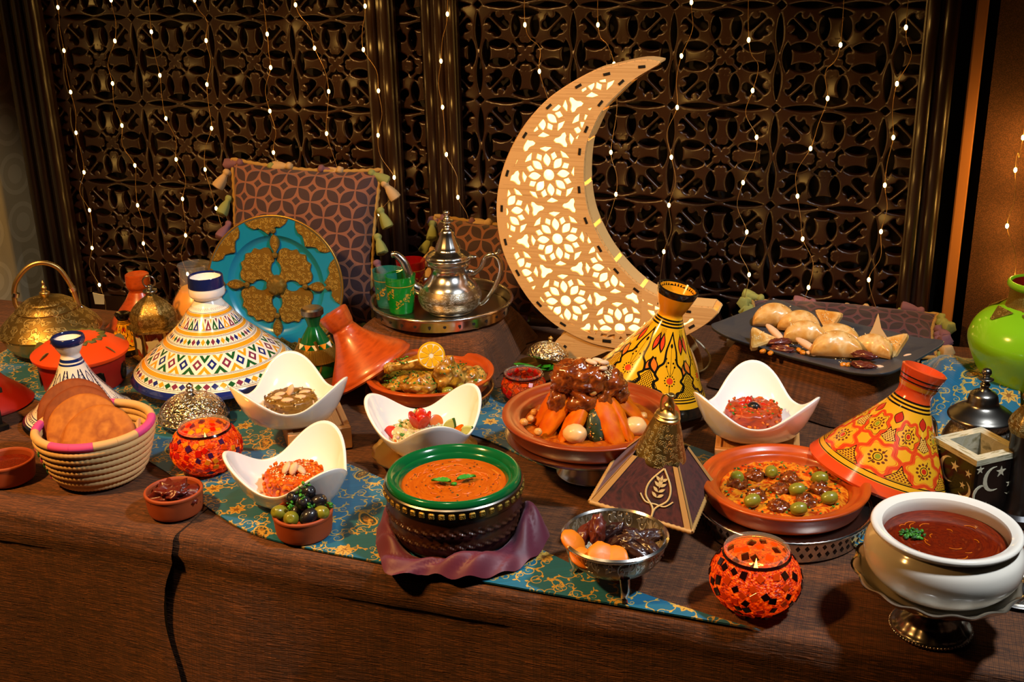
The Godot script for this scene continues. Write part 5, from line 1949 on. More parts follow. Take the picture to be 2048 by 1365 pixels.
func chicken_dish():
	var at := V(-0.935, TOP + 0.034, -2.154)
	pierced_stand("gold toned pierced stand under the chicken tagine dish", V(at.x, TOP + 0.002, at.z), 0.138, 0.03, M.brass)
	tagine_dish("round orange clay tagine dish holding chicken with a lemon slice", at, 0.1425, 0.036, M.terracotta, M.sauce_green, 0.021)
	var o := thing("chicken_drumstick", "roasted chicken drumstick lying across the top of the chicken dish", "chicken", V(-0.945, 0.846, -2.105), deg_to_rad(19))
	var pts := spl3([V(-0.062, 0.0, 0.0), V(-0.05, 0.001, 0.0), V(-0.03, 0.004, 0.0), V(0.0, 0.008, -0.002), V(0.03, 0.012, -0.004), V(0.048, 0.014, -0.004), V(0.058, 0.014, -0.004)], 4)
	var rad := [0.004, 0.008, 0.011, 0.0115, 0.0095, 0.0092, 0.0092, 0.0095, 0.0105, 0.0115, 0.013, 0.0145, 0.0165, 0.0185, 0.0205, 0.022, 0.0235, 0.024, 0.0238, 0.023, 0.021, 0.018, 0.0145, 0.010, 0.003]
	part(o, "meat", tubem(pts, rad, 16), M.chicken)
	part(o, "knuckle", blob(V(0.009, 0.012, 0.011), 0.2, 1.5, 3), M.chicken, Transform3D(Basis.IDENTITY, V(-0.06, -0.002, 0)))
	part(o, "chopped_herbs", stuffm(speckles(60, func(r): return [V(r.randf_range(-0.05, 0.05), 0.0, 0) + V(0, 0.016 + r.randf_range(-0.003, 0.004), r.randf_range(-0.012, 0.014)), Vector3.UP], 0.0028, ["2c6a14", "4a8a1c", "1c4a10"], 3)), M.vc).set_meta("kind", "stuff")
	for q in [[V(-0.915, 0.822, -2.055), V(0.038, 0.027, 0.028), "pale sliced chicken breast piece under the drumstick", 2, 10.0], [V(-0.868, 0.835, -2.095), V(0.030, 0.036, 0.030), "upright golden chicken piece right of the drumstick", 5, 30.0], [V(-0.965, 0.816, -2.07), V(0.030, 0.016, 0.024), "small dark chicken piece at the left inside the orange dish", 7, 0.0], [V(-0.83, 0.818, -2.135), V(0.036, 0.022, 0.03), "browned chicken piece at the right inside the orange dish", 11, 60.0]]:
		var c := thing("chicken_piece", q[2], "chicken", q[0], deg_to_rad(19 + q[4]), "chicken pieces in the orange dish")
		part(c, "meat", blob(q[1], 0.28, 0.9, q[3], 28, 18), M.chicken)
		var ra: Vector3 = q[1]
		part(c, "chopped_herbs", speckles(34, func(r):
			var d := V(r.randf_range(-1, 1), r.randf_range(0.2, 1), r.randf_range(-0.6, 1)).normalized()
			return [d * ra * 1.04, d], 0.0026, ["2c6a14", "4a8a1c", "1c4a10"], q[3]), M.vc).set_meta("kind", "stuff")
	o = thing("lemon_slice", "round slice of lemon propped on top of the chicken", "lemon slice", V(-0.905, 0.878, -2.10))
	o.basis = eul(-14, 22, -24)
	var lm := MB.new()
	lm.xf = Transform3D(eul(90, 0, 0), Vector3.ZERO)
	lm.lathe([[0.0, -0.003], [0.028, -0.003], [0.0295, 0.0], [0.028, 0.003], [0.0255, 0.003]], 40)
	part(o, "rind", lm.mesh(), M.lemon_rind)
	lm = MB.new()
	lm.xf = Transform3D(eul(90, 0, 0), Vector3.ZERO)
	lm.lathe([[0.0257, 0.0028], [0.0, 0.0028]], 40)
	part(o, "pith", lm.mesh(), M.cream_glaze)
	for k in 9:
		var a := TAU * k / 9.0
		var sg := MB.new()
		var d := Vector2.from_angle(a)
		sg.prism(spl2([[d.x * 0.004, d.y * 0.004], [(d * 0.022).rotated(-0.29).x, (d * 0.022).rotated(-0.29).y], [d.x * 0.0245, d.y * 0.0245], [(d * 0.022).rotated(0.29).x, (d * 0.022).rotated(0.29).y]], 4), 0.0026, 0.0042, 0.0008)
		part(o, "segment", sg.mesh(), M.lemon_flesh)
	var om := olive_mesh()
	var tx := ["at the left front of the chicken dish", "at the right back of the chicken dish", "in front of the upright chicken piece"]
	var op := [V(-0.972, 0.814, -2.055), V(-0.832, 0.818, -2.085), V(-0.855, 0.816, -2.062)]
	for k in 3:
		one("olive", om, M.olive_green, "green olive " + tx[k], "olive", op[k], eul(80, k * 60, 0), "olives in the chicken dish")
	var hb := speckles(160, disc_area(V(-0.935, 0.810, -2.154), 0.1, 0.003), 0.0028, ["2c6a14", "3a7a1c", "1c4a10", "5a8a2c"], 8)
	stuff(one("chopped_herbs", hb, M.vc, "chopped green herbs strewn over the chicken sauce", "herbs"))


func stuffm(m: ArrayMesh) -> ArrayMesh:
	return m


func center_tagine():
	var at := V(-0.504, TOP + 0.091, -1.905)
	var o := thing("pedestal_stand", "polished steel cake stand carrying the big central tagine dish", "stand", V(at.x, TOP + 0.004, at.z))
	part(o, "foot", lathe([[0.0, 0.0], [0.064, 0.0]] + spl([[0.064, 0.0], [0.0655, 0.003], [0.063, 0.007], [0.058, 0.014], [0.05, 0.024], [0.043, 0.036], [0.041, 0.048], [0.045, 0.064], [0.052, 0.076]], 5), 72), M.silver)
	part(o, "plate", lathe([[0.05, 0.075], [0.157, 0.080], [0.161, 0.083], [0.161, 0.086], [0.157, 0.0865], [0.0, 0.085]], 96), M.silver)
	tagine_dish("big red clay tagine dish of meat and vegetables at the centre of the table", at, 0.166, 0.038, M.terracotta_dark, M.sauce_orange, 0.022)
	var b := Basis(Vector3.UP, deg_to_rad(19))
	o = thing("braised_meat", "large glazed braised meat joint with sesame crowning the central tagine", "meat", V(-0.508, 0.945, -1.885), deg_to_rad(19))
	var mb := MB.new()
	mb.blob(V(-0.01, 0.008, 0), V(0.052, 0.036, 0.042), 0.17, 1.1, 4, 52, 34)
	part(o, "joint", mb.mesh(), M.meat)
	for q in [[V(0.040, 0.000, 0.004), V(0.034, 0.028, 0.032), 9], [V(-0.038, 0.012, 0.008), V(0.030, 0.028, 0.030), 12], [V(0.030, -0.036, 0.026), V(0.019, 0.036, 0.018), 15], [V(-0.052, -0.030, 0.020), V(0.018, 0.030, 0.017), 18], [V(-0.008, -0.030, 0.026), V(0.030, 0.026, 0.022), 22], [V(0.012, 0.014, 0.018), V(0.026, 0.024, 0.022), 27], [V(0.062, -0.018, 0.008), V(0.016, 0.018, 0.018), 31]]:
		part(o, "chunk", blob(q[1], 0.17, 1.2, q[2], 34, 22), M.meat, Transform3D(Basis.IDENTITY, q[0]))
	part(o, "sesame_seeds", speckles(170, func(r):
		var d := V(r.randf_range(-1, 1), r.randf_range(0.55, 1), r.randf_range(-0.4, 0.9)).normalized()
		return [V(0.004, 0.0, 0.0) + d * V(0.062, 0.04, 0.046), d], 0.0019, ["e8d4a0", "d8c088"], 6), M.vc).set_meta("kind", "stuff")
	var nuts := [V(0.010, 0.042, 0.004), V(0.022, 0.043, 0.0), V(0.032, 0.041, 0.006), V(0.030, 0.035, 0.02)]
	var am := blob(V(0.012, 0.0045, 0.0065), 0.06, 1.0, 2, 14, 8)
	for k in 4:
		one("almond", am, M.almond, "blanched almond on the central meat, " + ["leftmost and half sunk", "second from the left", "third and rightmost of the top row", "lower one by the sesame"][k], "almond", V(-0.508, 0.945, -1.885) + b * nuts[k], b * eul(0, k * 25 - 20, -14), "almonds on the braised meat")
	# vegetables leaning inwards round the meat: [foot, top, width, thickness]
	var veg := [
		[V(-0.092, 0.018, 0.056), V(-0.034, 0.098, 0.022), 0.024, 0.013, "carrot", "long orange carrot wedge at the left front of the central tagine"],
		[V(-0.058, 0.018, 0.094), V(-0.010, 0.076, 0.040), 0.018, 0.013, "carrot", "pale orange carrot wedge next to the front left turnip"],
		[V(0.038, 0.018, 0.100), V(0.012, 0.086, 0.042), 0.022, 0.013, "carrot", "broad orange carrot slab right of the courgette"],
		[V(0.066, 0.018, 0.090), V(0.026, 0.086, 0.036), 0.015, 0.012, "carrot", "narrow carrot wedge left of the right hand turnip"],
		[V(0.100, 0.020, 0.030), V(0.030, 0.088, 0.012), 0.022, 0.012, "carrot", "carrot wedge leaning at the right side of the meat"],
		[V(0.085, 0.022, -0.034), V(0.024, 0.105, -0.01), 0.026, 0.011, "carrot", "carrot slab standing behind the right side of the meat"],
		[V(-0.100, 0.022, 0.010), V(-0.038, 0.110, 0.0), 0.026, 0.012, "carrot", "tall carrot slab standing at the left side of the meat"]]
	for q in veg:
		var f: Vector3 = q[0]
		var t: Vector3 = q[1]
		var d := (t - f).normalized()
		var outw := V(f.x, 0.0, f.z).normalized()
		var side := d.cross(outw).normalized()
		var nn := side.cross(d).normalized()
		var l := f.distance_to(t)
		var c := MB.new()
		c.blob(Vector3.ZERO, V(q[2], l * 0.58, q[3]), 0.16, 0.7, int(l * 9000.0), 22, 16)
		one("carrot_wedge", c.mesh(), M.carrot, q[5], "carrot", at + b * ((f + t) / 2), b * Basis(side, d, nn) , "carrots in the central tagine")
	o = thing("courgette", "dark green courgette piece at the front middle of the central tagine", "courgette", at + b * V(0.008, 0.044, 0.076))
	o.basis = b * eul(-38, 4, -6)
	part(o, "skin", blob(V(0.022, 0.034, 0.014), 0.1, 0.8, 3, 22, 16), mat("courgette_skin", "1c2c10", 0.2, 0.0, {"clearcoat_enabled": true, "clearcoat": 0.6}))
	part(o, "sauce_spots", speckles(40, func(r):
		var d := V(r.randf_range(-1, 1), r.randf_range(-1, 0.8), r.randf_range(0.3, 1)).normalized()
		return [d * V(0.0225, 0.035, 0.0145), d], 0.002, ["c87818", "e0b050", "7a3410"], 4), M.vc_wet).set_meta("kind", "stuff")
	var tp := [V(-0.034, 0.046, 0.088), V(0.076, 0.046, 0.062)]
	for k in 2:
		one("turnip", blob(V(0.022, 0.018, 0.020), 0.06, 0.8, k, 22, 16), M.turnip, ["pale round turnip at the left front, beside the courgette", "pale round turnip at the right front of the central tagine"][k], "turnip", at + b * (tp[k] - V(0, 0.012, 0)), b, "turnips in the central tagine")
	var cp := [[-0.615, -1.842], [-0.604, -1.852], [-0.604, -1.872], [-0.597, -1.890], [-0.574, -1.800], [-0.406, -1.912], [-0.416, -1.930], [-0.428, -1.942], [-0.586, -1.905], [-0.402, -1.890]]
	var cl := ["outermost at the far left inside the central dish", "second from the far left inside the central dish", "left side, just behind the second one", "left side, nearest the tall carrot", "at the left front by the dish rim", "at the right side, nearest the rim", "right side, second from the rim", "right side, behind the other two", "left back by the rim", "far right front by the rim"]
	var cm := blob(V(0.0078, 0.0072, 0.0074), 0.1, 1.0, 3, 14, 10)
	for k in cp.size():
		one("chickpea", cm, M.chickpea, "chickpea " + cl[k], "chickpea", V(cp[k][0], 0.871 + 0.004 * (k % 3), cp[k][1]), eul(k * 30, k * 50, 0), "chickpeas in the central tagine")
	var hp := [V(-0.018, 0.085, 0.048), V(0.0, 0.098, 0.05), V(-0.030, 0.080, 0.046)]
	for k in 3:
		one("chickpea", cm, M.chickpea, ["chickpea directly below the meat, in the middle", "chickpea highest up against the meat", "chickpea lowest on the slope left of the courgette"][k], "chickpea", at + b * hp[k], eul(k * 40, 20, 0), "chickpeas in the central tagine")
	var heap := MB.new()   # stewed filling that the pieces lean on
	heap.blob(V(0, 0.028, 0), V(0.074, 0.056, 0.062), 0.2, 2.2, 30, 48, 30)
	one("stewed_filling", heap.mesh(), M.sauce_orange, "saucy orange stew heaped under the central meat and carrots", "stew", at, b)


func kefta_dish():
	var at := V(-0.138, TOP + 0.046, -1.815)
	pierced_stand("silver pierced stand under the dish of meatballs and olives", V(at.x, TOP + 0.004, at.z), 0.147, 0.040, M.silver)
	tagine_dish("round orange clay tagine dish of meatballs and egg with green olives", at, 0.1435, 0.039, M.terracotta, M.sauce_kefta, 0.0225)
	var om := olive_mesh()
	var op := [[-0.213, -1.805], [-0.159, -1.842], [-0.077, -1.842], [-0.110, -1.788], [-0.056, -1.772], [-0.177, -1.727], [-0.101, -1.720]]
	var ol := ["at the far left of the meatball dish, behind a meatball", "at the back of the meatball dish, largest one", "at the right back of the meatball dish", "in the middle of the meatball dish", "at the right of the meatball dish, lying sideways", "at the left front of the meatball dish", "nearest the front rim of the meatball dish"]
	for k in 7:
		one("olive", om, M.olive_green, "green olive " + ol[k], "olive", V(op[k][0] - 0.004, 0.829, op[k][1] - 0.006), eul(75, [30, 10, 80, 100, 110, 120, 100][k], 0).scaled(V(1.12, 1.12, 1.12)), "olives in the meatball dish")
	var mp := [[-0.211, -1.797], [-0.186, -1.834], [-0.126, -1.839], [-0.139, -1.795], [-0.075, -1.814], [-0.176, -1.764], [-0.136, -1.735], [-0.093, -1.765]]
	var ml := ["leftmost meatball, by the hidden olive", "meatball at the left back", "meatball at the back, right of the largest olive", "meatball left of the middle olive", "meatball right of the middle olive", "meatball behind the left front olive", "meatball nearest the front rim", "meatball before the sideways olive"]
	for k in 8:
		one("meatball", blob(V(0.017, 0.013, 0.016), 0.3, 1.6, k, 20, 14), M.meat, ml[k], "meatball", V(mp[k][0] - 0.004, 0.8195, mp[k][1] - 0.005), Basis.IDENTITY, "meatballs in the clay dish")
	var hb := speckles(230, disc_area(V(at.x, 0.8185, at.z), 0.104, 0.003), 0.0024, ["2c5a14", "3a7a1c", "143a10", "5a2c10"], 12)
	stuff(one("chopped_herbs", hb, M.vc, "fine green herbs scattered over the meatball sauce", "herbs"))


# ---------------------------------------------------------------- white three-pointed bowls
func point_bowl(label: String, at: Vector3, ang: float, sc := 1.0) -> Node3D:
	# ang: where one point looks, measured from +x towards -z
	var o := thing("three_pointed_bowl", label, "bowl", at)
	var p := PackedVector3Array()
	var n := 108
	var rim := func(th: float) -> Vector2:
		var f := fposmod(th - ang + PI / 3, TAU / 3) - PI / 3   # 0 at a point
		var k := absf(f) / (PI / 3)
		var q := pow(maxf(0.0, 0.5 + 0.5 * cos(PI * k)), 0.95)
		return Vector2(lerpf(0.093, 0.125, pow(q, 1.2)), lerpf(0.051, 0.105, pow(q, 1.3))) * sc
	var outer := [[0.0, 0.0], [0.30, 0.0], [0.36, 0.006], [0.52, 0.06], [0.68, 0.20], [0.82, 0.44], [0.92, 0.70], [0.98, 0.90], [1.0, 0.985]]
	var inner := [[0.985, 1.0], [0.95, 0.99], [0.935, 0.96], [0.90, 0.84], [0.82, 0.62], [0.70, 0.44], [0.54, 0.30], [0.38, 0.23], [0.2, 0.20], [0.0, 0.195]]
	var all := outer + inner
	for q in all:
		for s in n + 1:
			var th := TAU * (s % n) / n
			var r: Vector2 = rim.call(th)
			var flat: float = clampf((q[0] - 0.3) / 0.5, 0, 1)
			var rr: float = lerpf(0.125 * sc, r.x, flat) * q[0]
			p.push_back(V(cos(th) * rr, lerpf(0.075 * sc, r.y, clampf(q[1] * 2.0, 0, 1)) * q[1], -sin(th) * rr))
	var b := MB.new()
	b.grid(p, n, all.size() - 1, true)
	part(o, "bowl", b.mesh(), M.white_glaze)
	return o


func salad_mound(called: String, label: String, at: Vector3, r: float, h: float, cols: Array, bits: int, bit: float, sd: int, base: String) -> Node3D:
	var o := thing(called, label, "salad", at, deg_to_rad(19))
	var bm := mat("mash_" + called, base, 0.35, 0.0, {"clearcoat_enabled": true, "clearcoat": 0.3})
	bm.albedo_texture = ntex(0.03, ["b0a090", "ffffff", "d0b8a0"], sd, 256)
	var bump := func(th, q): return Vector2(q.x * (1.0 + 0.10 * noise.get_noise_3d(cos(th) * 200.0, q.y * 4000.0 + sd * 100.0, sin(th) * 200.0)), q.y + (0.004 * noise.get_noise_3d(cos(th) * q.x * 6000.0, sd * 77.0, sin(th) * q.x * 6000.0) if q.y > h * 0.7 else 0.0))
	part(o, "mound", lathe([[r * 0.98, 0.0]] + spl([[r, 0.004], [r, h * 0.5], [r * 0.97, h * 0.85], [r * 0.86, h], [r * 0.5, h * 1.03], [0.0, h * 1.02]], 4), 56, bump), bm)
	if bits:
		part(o, "chopped_pieces", speckles(bits, func(g):
			if g.randf() < 0.5:
				var a: float = g.randf() * TAU
				var y: float = g.randf() * h
				return [V(cos(a) * r * 0.99, y, sin(a) * r * 0.99), V(cos(a), 0.1, sin(a)).normalized()]
			var a: float = g.randf() * TAU
			var d: float = sqrt(g.randf()) * r * 0.92
			return [V(cos(a) * d, h * 1.0, sin(a) * d), V(g.randf_range(-0.5, 0.5), 1, g.randf_range(-0.5, 0.5)).normalized()], bit, cols, sd, 0.6), M.vc_wet).set_meta("kind", "stuff")
	return o


func wood_block(label: String, at: Vector3, size: Vector3, turn: float):
	var o := thing("wooden_block", label, "riser", at, turn)
	var t := 0.012
	part(o, "panel", boxm(V(size.x - t * 2, size.y - 0.004, size.z - t * 2), 0.0, V(0, size.y / 2 - 0.002, 0)), M.block_wood)
	for s in [-1.0, 1.0]:
		part(o, "side_board", boxm(V(size.x, size.y, t), 0.0015, V(0, size.y / 2, s * (size.z - t) / 2)), M.block_wood)
		part(o, "end_board", boxm(V(t, size.y, size.z - t * 2 - 0.001), 0.0015, V(s * (size.x - t) / 2, size.y / 2, 0)), M.block_wood)


func white_bowls():
	var al := blob(V(0.0125, 0.004, 0.007), 0.06, 1.0, 2, 16, 8)
	# left back: aubergine salad on its block
	wood_block("pale wooden box riser under the bowl of brown almond topped salad", V(-1.088, TOP + 0.0035, -1.905), V(0.125, 0.046, 0.16), deg_to_rad(36))
	point_bowl("white three pointed bowl holding a brown mound topped with whole almonds, on a wooden box", V(-1.119, TOP + 0.0500, -1.875), deg_to_rad(-1))
	var m0 := V(-1.120, TOP + 0.0675, -1.875)
	salad_mound("aubergine_mound", "round moulded brown aubergine salad with almonds and sesame", m0, 0.052, 0.036, ["6a4a14", "8a6420", "4a3410", "e0c890"], 190, 0.0025, 5, "7a5a1c")
	var b := Basis(Vector3.UP, deg_to_rad(19))
	var a1 := [V(-0.022, 0.037, -0.006), V(-0.026, 0.037, 0.014), V(0.0, 0.046, -0.004), V(-0.002, 0.037, 0.026), V(0.026, 0.037, -0.014), V(0.022, 0.037, 0.010), V(0.044, 0.020, 0.016), V(-0.044, 0.014, 0.022)]
	var r1 := [V(0, 20, 4), V(4, -10, 0), V(10, 60, 62), V(8, 10, 0), V(-4, 20, 4), V(0, 0, 0), V(0, 50, 78), V(0, 120, 80)]
	var l1 := ["lying at the back left of the brown mound", "lying at the left front of the brown mound", "standing upright in the middle of the brown mound", "lying nearest the viewer on the brown mound", "lying at the right back of the brown mound", "lying at the right front of the brown mound", "stuck on the right side of the brown mound", "stuck low on the left side of the brown mound"]
	for k in 8:
		one("almond", al, M.almond, "almond " + l1[k], "almond", m0 + b * a1[k], b * eul(r1[k].x, r1[k].y, r1[k].z), "almonds on the aubergine salad")
	# left front: carrot salad
	point_bowl("white three pointed bowl of chopped carrot salad standing on the teal runner", V(-0.988, TOP + 0.0065, -1.645), deg_to_rad(88))
	var m1 := V(-0.993, TOP + 0.0235, -1.645)
	salad_mound("carrot_mound", "mound of chopped orange carrot salad sprinkled with sesame and topped with almonds", m1, 0.054, 0.037, ["d8640c", "c85208", "e07a20", "b84a08"], 330, 0.0046, 9, "c0500a")
	stuff(one("sesame_seeds", speckles(150, disc_area(m1 + V(0, 0.039, 0), 0.04, 0.003), 0.0016, ["f0dca8", "e0c890"], 2), M.vc, "sesame seeds sprinkled on the carrot salad", "sesame seeds"))
	var a2 := [V(-0.010, 0.050, 0.006), V(0.004, 0.050, 0.010), V(0.016, 0.046, 0.006), V(-0.066, 0.010, 0.022)]
	var r2 := [V(0, 60, 40), V(20, 80, 50), V(0, 140, 30), V(0, 0, 0)]
	var l2 := ["left one of the three on the carrot salad", "middle one of the three on the carrot salad", "right one of the three on the carrot salad", "lying alone in the bowl left of the carrot salad"]
	for k in 4:
		one("almond", al, M.almond, "almond " + l2[k], "almond", m1 + b * a2[k], b * eul(r2[k].x, r2[k].y, r2[k].z), "almonds with the carrot salad")
	# middle: cucumber salad on a gilt saucer
	var o := thing("saucer_stand", "low gilt saucer with a scalloped rim under the cucumber salad bowl", "stand", V(-0.830, TOP + 0.0035, -1.872))
	part(o, "foot", lathe(spl([[0.0, 0.0], [0.06, 0.0], [0.058, 0.006], [0.075, 0.012]], 3), 40), M.brass)
	part(o, "dish", lathe(spl([[0.07, 0.011], [0.09, 0.013], [0.101, 0.02]], 3) + spl([[0.102, 0.022], [0.09, 0.0155], [0.0, 0.0145]], 3), 96, func(th, q): return Vector2(q.x * (1.0 + (0.03 * absf(sin(th * 8.0)) if q.x > 0.095 else 0.0)), q.y)), M.brass)
	point_bowl("white three pointed bowl of diced cucumber salad with a tomato rose", V(-0.826, TOP + 0.0195, -1.877), deg_to_rad(61))
	var m2 := V(-0.846, TOP + 0.041, -1.878)
	salad_mound("cucumber_mound", "mound of pale diced cucumber salad with herbs under the tomato rose", m2, 0.049, 0.026, ["d8d0a0", "e8e0c0", "c8c890", "4a7a2c", "c0a8a0"], 260, 0.0042, 14, "c8c088")
	o = thing("tomato_rose", "red tomato cut like a rose on the cucumber salad", "tomato", m2 + V(0.006, 0.026, 0.0), deg_to_rad(19))
	part(o, "core", blob(V(0.013, 0.014, 0.013), 0.05, 1.0, 1), M.tomato, Transform3D(Basis.IDENTITY, V(0.004, 0.016, -0.004)))
	for k in 5:
		var a := TAU * k / 5.0 + 0.6
		part(o, "petal", blob(V(0.0135, 0.019, 0.004), 0.05, 1.0, k, 16, 12), M.tomato, Transform3D(Basis(Vector3.UP, a) * eul(24, 0, 0), Basis(Vector3.UP, a) * V(0, 0.014, 0.014)))
	for q in [[V(-0.052, 0.008, 0.004), eul(70, 0, 20), M.tomato, "halved cherry tomato at the left of the cucumber salad", "tomato_slice"], [V(0.036, 0.022, -0.012), eul(60, 0, -30), M.radish, "thin pink tomato slice behind the tomato rose", "tomato_slice"], [V(-0.042, 0.002, 0.028), eul(85, 0, 80), M.carrot, "orange carrot strip at the front left of the cucumber salad", "carrot_strip"]]:
		var s := MB.new()
		if q[4] == "carrot_strip":
			s.box(V(0, 0, 0), V(0.024, 0.003, 0.006), 0.001)
		else:
			s.lathe(spl([[0.0, -0.003], [0.013, -0.0025], [0.015, 0.0], [0.013, 0.0025], [0.0, 0.003]], 3), 20)
		one(q[4], s.mesh(), q[2], q[3], "vegetable slice", m2 + b * (q[0] as Vector3) + V(0, 0.008, 0), b * (q[1] as Basis))
	for q in [[V(0.062, 0.026, 0.004), eul(10, -20, 62), 1.0, "large cucumber wedge standing at the right of the tomato rose"], [V(0.094, 0.026, 0.020), eul(10, -10, 30), 0.7, "small cucumber wedge near the right point of the salad bowl"], [V(-0.006, 0.042, -0.018), eul(0, 30, 75), 0.6, "cucumber piece peeping out behind the tomato rose"]]:
		o = thing("cucumber_wedge", q[3], "cucumber", m2 + b * (q[0] as Vector3))
		o.basis = b * (q[1] as Basis) * Basis.from_scale(V(q[2], q[2], q[2]))
		var h1 := MB.new()
		h1.prism(leaf2(Vector2(-0.024, 0), 0, 0.048, 0.0115, 12), -0.003, 0.003, 0.0006)
		part(o, "flesh", h1.mesh(), M.cucumber_flesh)
		var arc := []
		for k in 13:
			arc.push_back(V(-0.024 + 0.048 * k / 12.0, -0.0115 * sin(PI * k / 12.0), 0))
		part(o, "skin", tubem(arc, 0.0031, 8), M.cucumber_skin)
	o = one("carrot_slice", blob(V(0.016, 0.004, 0.009), 0.05, 1.0, 2), M.carrot, "orange carrot slice beside the small cucumber wedge", "carrot", m2 + b * V(0.078, 0.024, 0.016), b * eul(10, 20, 40))
	# right: tomato aubergine salad on its box
	wood_block("honey coloured wooden box riser under the right white bowl of tomato salad", V(-0.208, TOP + 0.0045, -2.025), V(0.155, 0.055, 0.13), deg_to_rad(6))
	point_bowl("white three pointed bowl of red tomato salad with a black olive, on a wooden box", V(-0.2185, TOP + 0.0600, -2.036), deg_to_rad(99.5))
	var m3 := V(-0.220, TOP + 0.0775, -2.036)
	salad_mound("tomato_mound", "mound of cooked red tomato salad with diced tomatoes around a black olive", m3, 0.052, 0.040, ["b83c10", "c8501c", "8a2408", "d06a20", "3a6a1c"], 230, 0.0036, 19, "a83c0e")
	one("olive", olive_mesh(), M.olive_black, "black olive crowning the red tomato salad", "olive", m3 + V(0, 0.040, 0.002), eul(80, 60, 0), "")
	for k in 6:
		var q: Vector3 = [V(-0.024, 0.036, 0.014), V(-0.02, 0.038, -0.012), V(-0.006, 0.044, -0.018), V(0.022, 0.035, -0.008), V(0.018, 0.034, 0.014), V(-0.034, 0.032, -0.002)][k]
		one("tomato_dice", blob(V(0.011, 0.007, 0.008), 0.12, 1.0, k, 12, 8), M.tomato, "diced tomato " + ["left front of the black olive", "left of the black olive", "tallest, behind the black olive", "right back of the black olive", "right front of the black olive", "outermost left on the red salad"][k], "tomato", m3 + b * q, b * eul(k * 20, k * 50, k * 15), "diced tomatoes on the red salad")
	stuff(one("chopped_herbs", speckles(60, disc_area(m3 + V(0, 0.033, 0), 0.045, 0.004), 0.0026, ["2c6a14", "3a7a1c"], 3), M.vc, "green herbs on the red tomato salad", "herbs"))


# ---------------------------------------------------------------- right half
func painted_lids():
	var o := thing("tagine_cover", "yellow tagine lid painted with black flowers leaning on the central dish", "tagine", V(-0.462, TOP + 0.050, -2.21))
	o.basis = eul(6, 30, -13)
	cone_lid(o, [[0.128, 0.010], [0.120, 0.024], [0.095, 0.062], [0.068, 0.106], [0.045, 0.143], [0.031, 0.170], [0.026, 0.182]], M.paint_yellow, spl([[0.026, 0.182], [0.0255, 0.188], [0.033, 0.205], [0.040, 0.226]], 4), M.yellow_glaze, [[0.12, 0.0], [0.128, -0.001], [0.131, 0.004], [0.128, 0.010]], M.ink_glaze, 96)
	part(o, "knob_band", lathe([[0.040, 0.226], [0.0435, 0.238], [0.042, 0.242], [0.038, 0.241], [0.034, 0.232]], 40), M.ink_glaze)
	part(o, "knob_well", lathe([[0.037, 0.239], [0.030, 0.222], [0.0, 0.218]], 32), M.yellow_glaze)
	o = thing("tagine_cover", "orange and yellow tagine lid painted with red flowers leaning on the meatball dish", "tagine", V(0.016, TOP + 0.047, -1.955))
	o.basis = eul(-2, 24, -19)
	cone_lid(o, [[0.126, 0.008], [0.118, 0.020], [0.090, 0.062], [0.062, 0.102], [0.041, 0.134], [0.032, 0.152]], M.paint_orange, spl([[0.032, 0.152], [0.030, 0.160], [0.031, 0.172], [0.037, 0.194], [0.0395, 0.206]], 4) + [[0.036, 0.208], [0.030, 0.196], [0.0, 0.192]], M.orange_glaze, [[0.118, -0.002], [0.127, -0.003], [0.130, 0.002], [0.126, 0.008]], M.orange_glaze, 96)
	for q in [[0.0344, 0.182], [0.0362, 0.190]]:
		part(o, "knob_line", lathe([[q[0], q[1]], [q[0] + 0.0006, q[1] + 0.0012], [q[0] + 0.0004, q[1] + 0.0024]], 40), M.ink_glaze)
	part(o, "knob_stripe", lathe([[0.0318, 0.172], [0.0346, 0.180]], 40), M.yellow_glaze)


func half_moon(l: float, w: float, t: float, sd: int) -> ArrayMesh:
	var b := MB.new()
	var p := PackedVector3Array()
	var nu := 24
	var nv := 14
	for side in [1.0, -1.0]:
		p = PackedVector3Array()
		for r in nv + 1:
			for c in nu + 1:
				var u := -1.0 + 2.0 * c / nu
				var v := float(r) / nv
				var x := u * l / 2
				var arch := sqrt(maxf(0.0, 1.0 - u * u))
				var y := v * w * arch
				var k := maxf(0.0, sin(PI * clampf(v * 0.94 + 0.06 * v, 0, 1))) * arch
				var z: float = side * (t / 2 * pow(k, 0.6) * (1.0 + 0.25 * noise.get_noise_3d(u * 150.0, v * 150.0, sd * 90.0)) + 0.0012)
				p.push_back(V(x, y, z))
		b.grid(p, nu, nv, false, PackedVector2Array(), side < 0)
	return b.mesh()


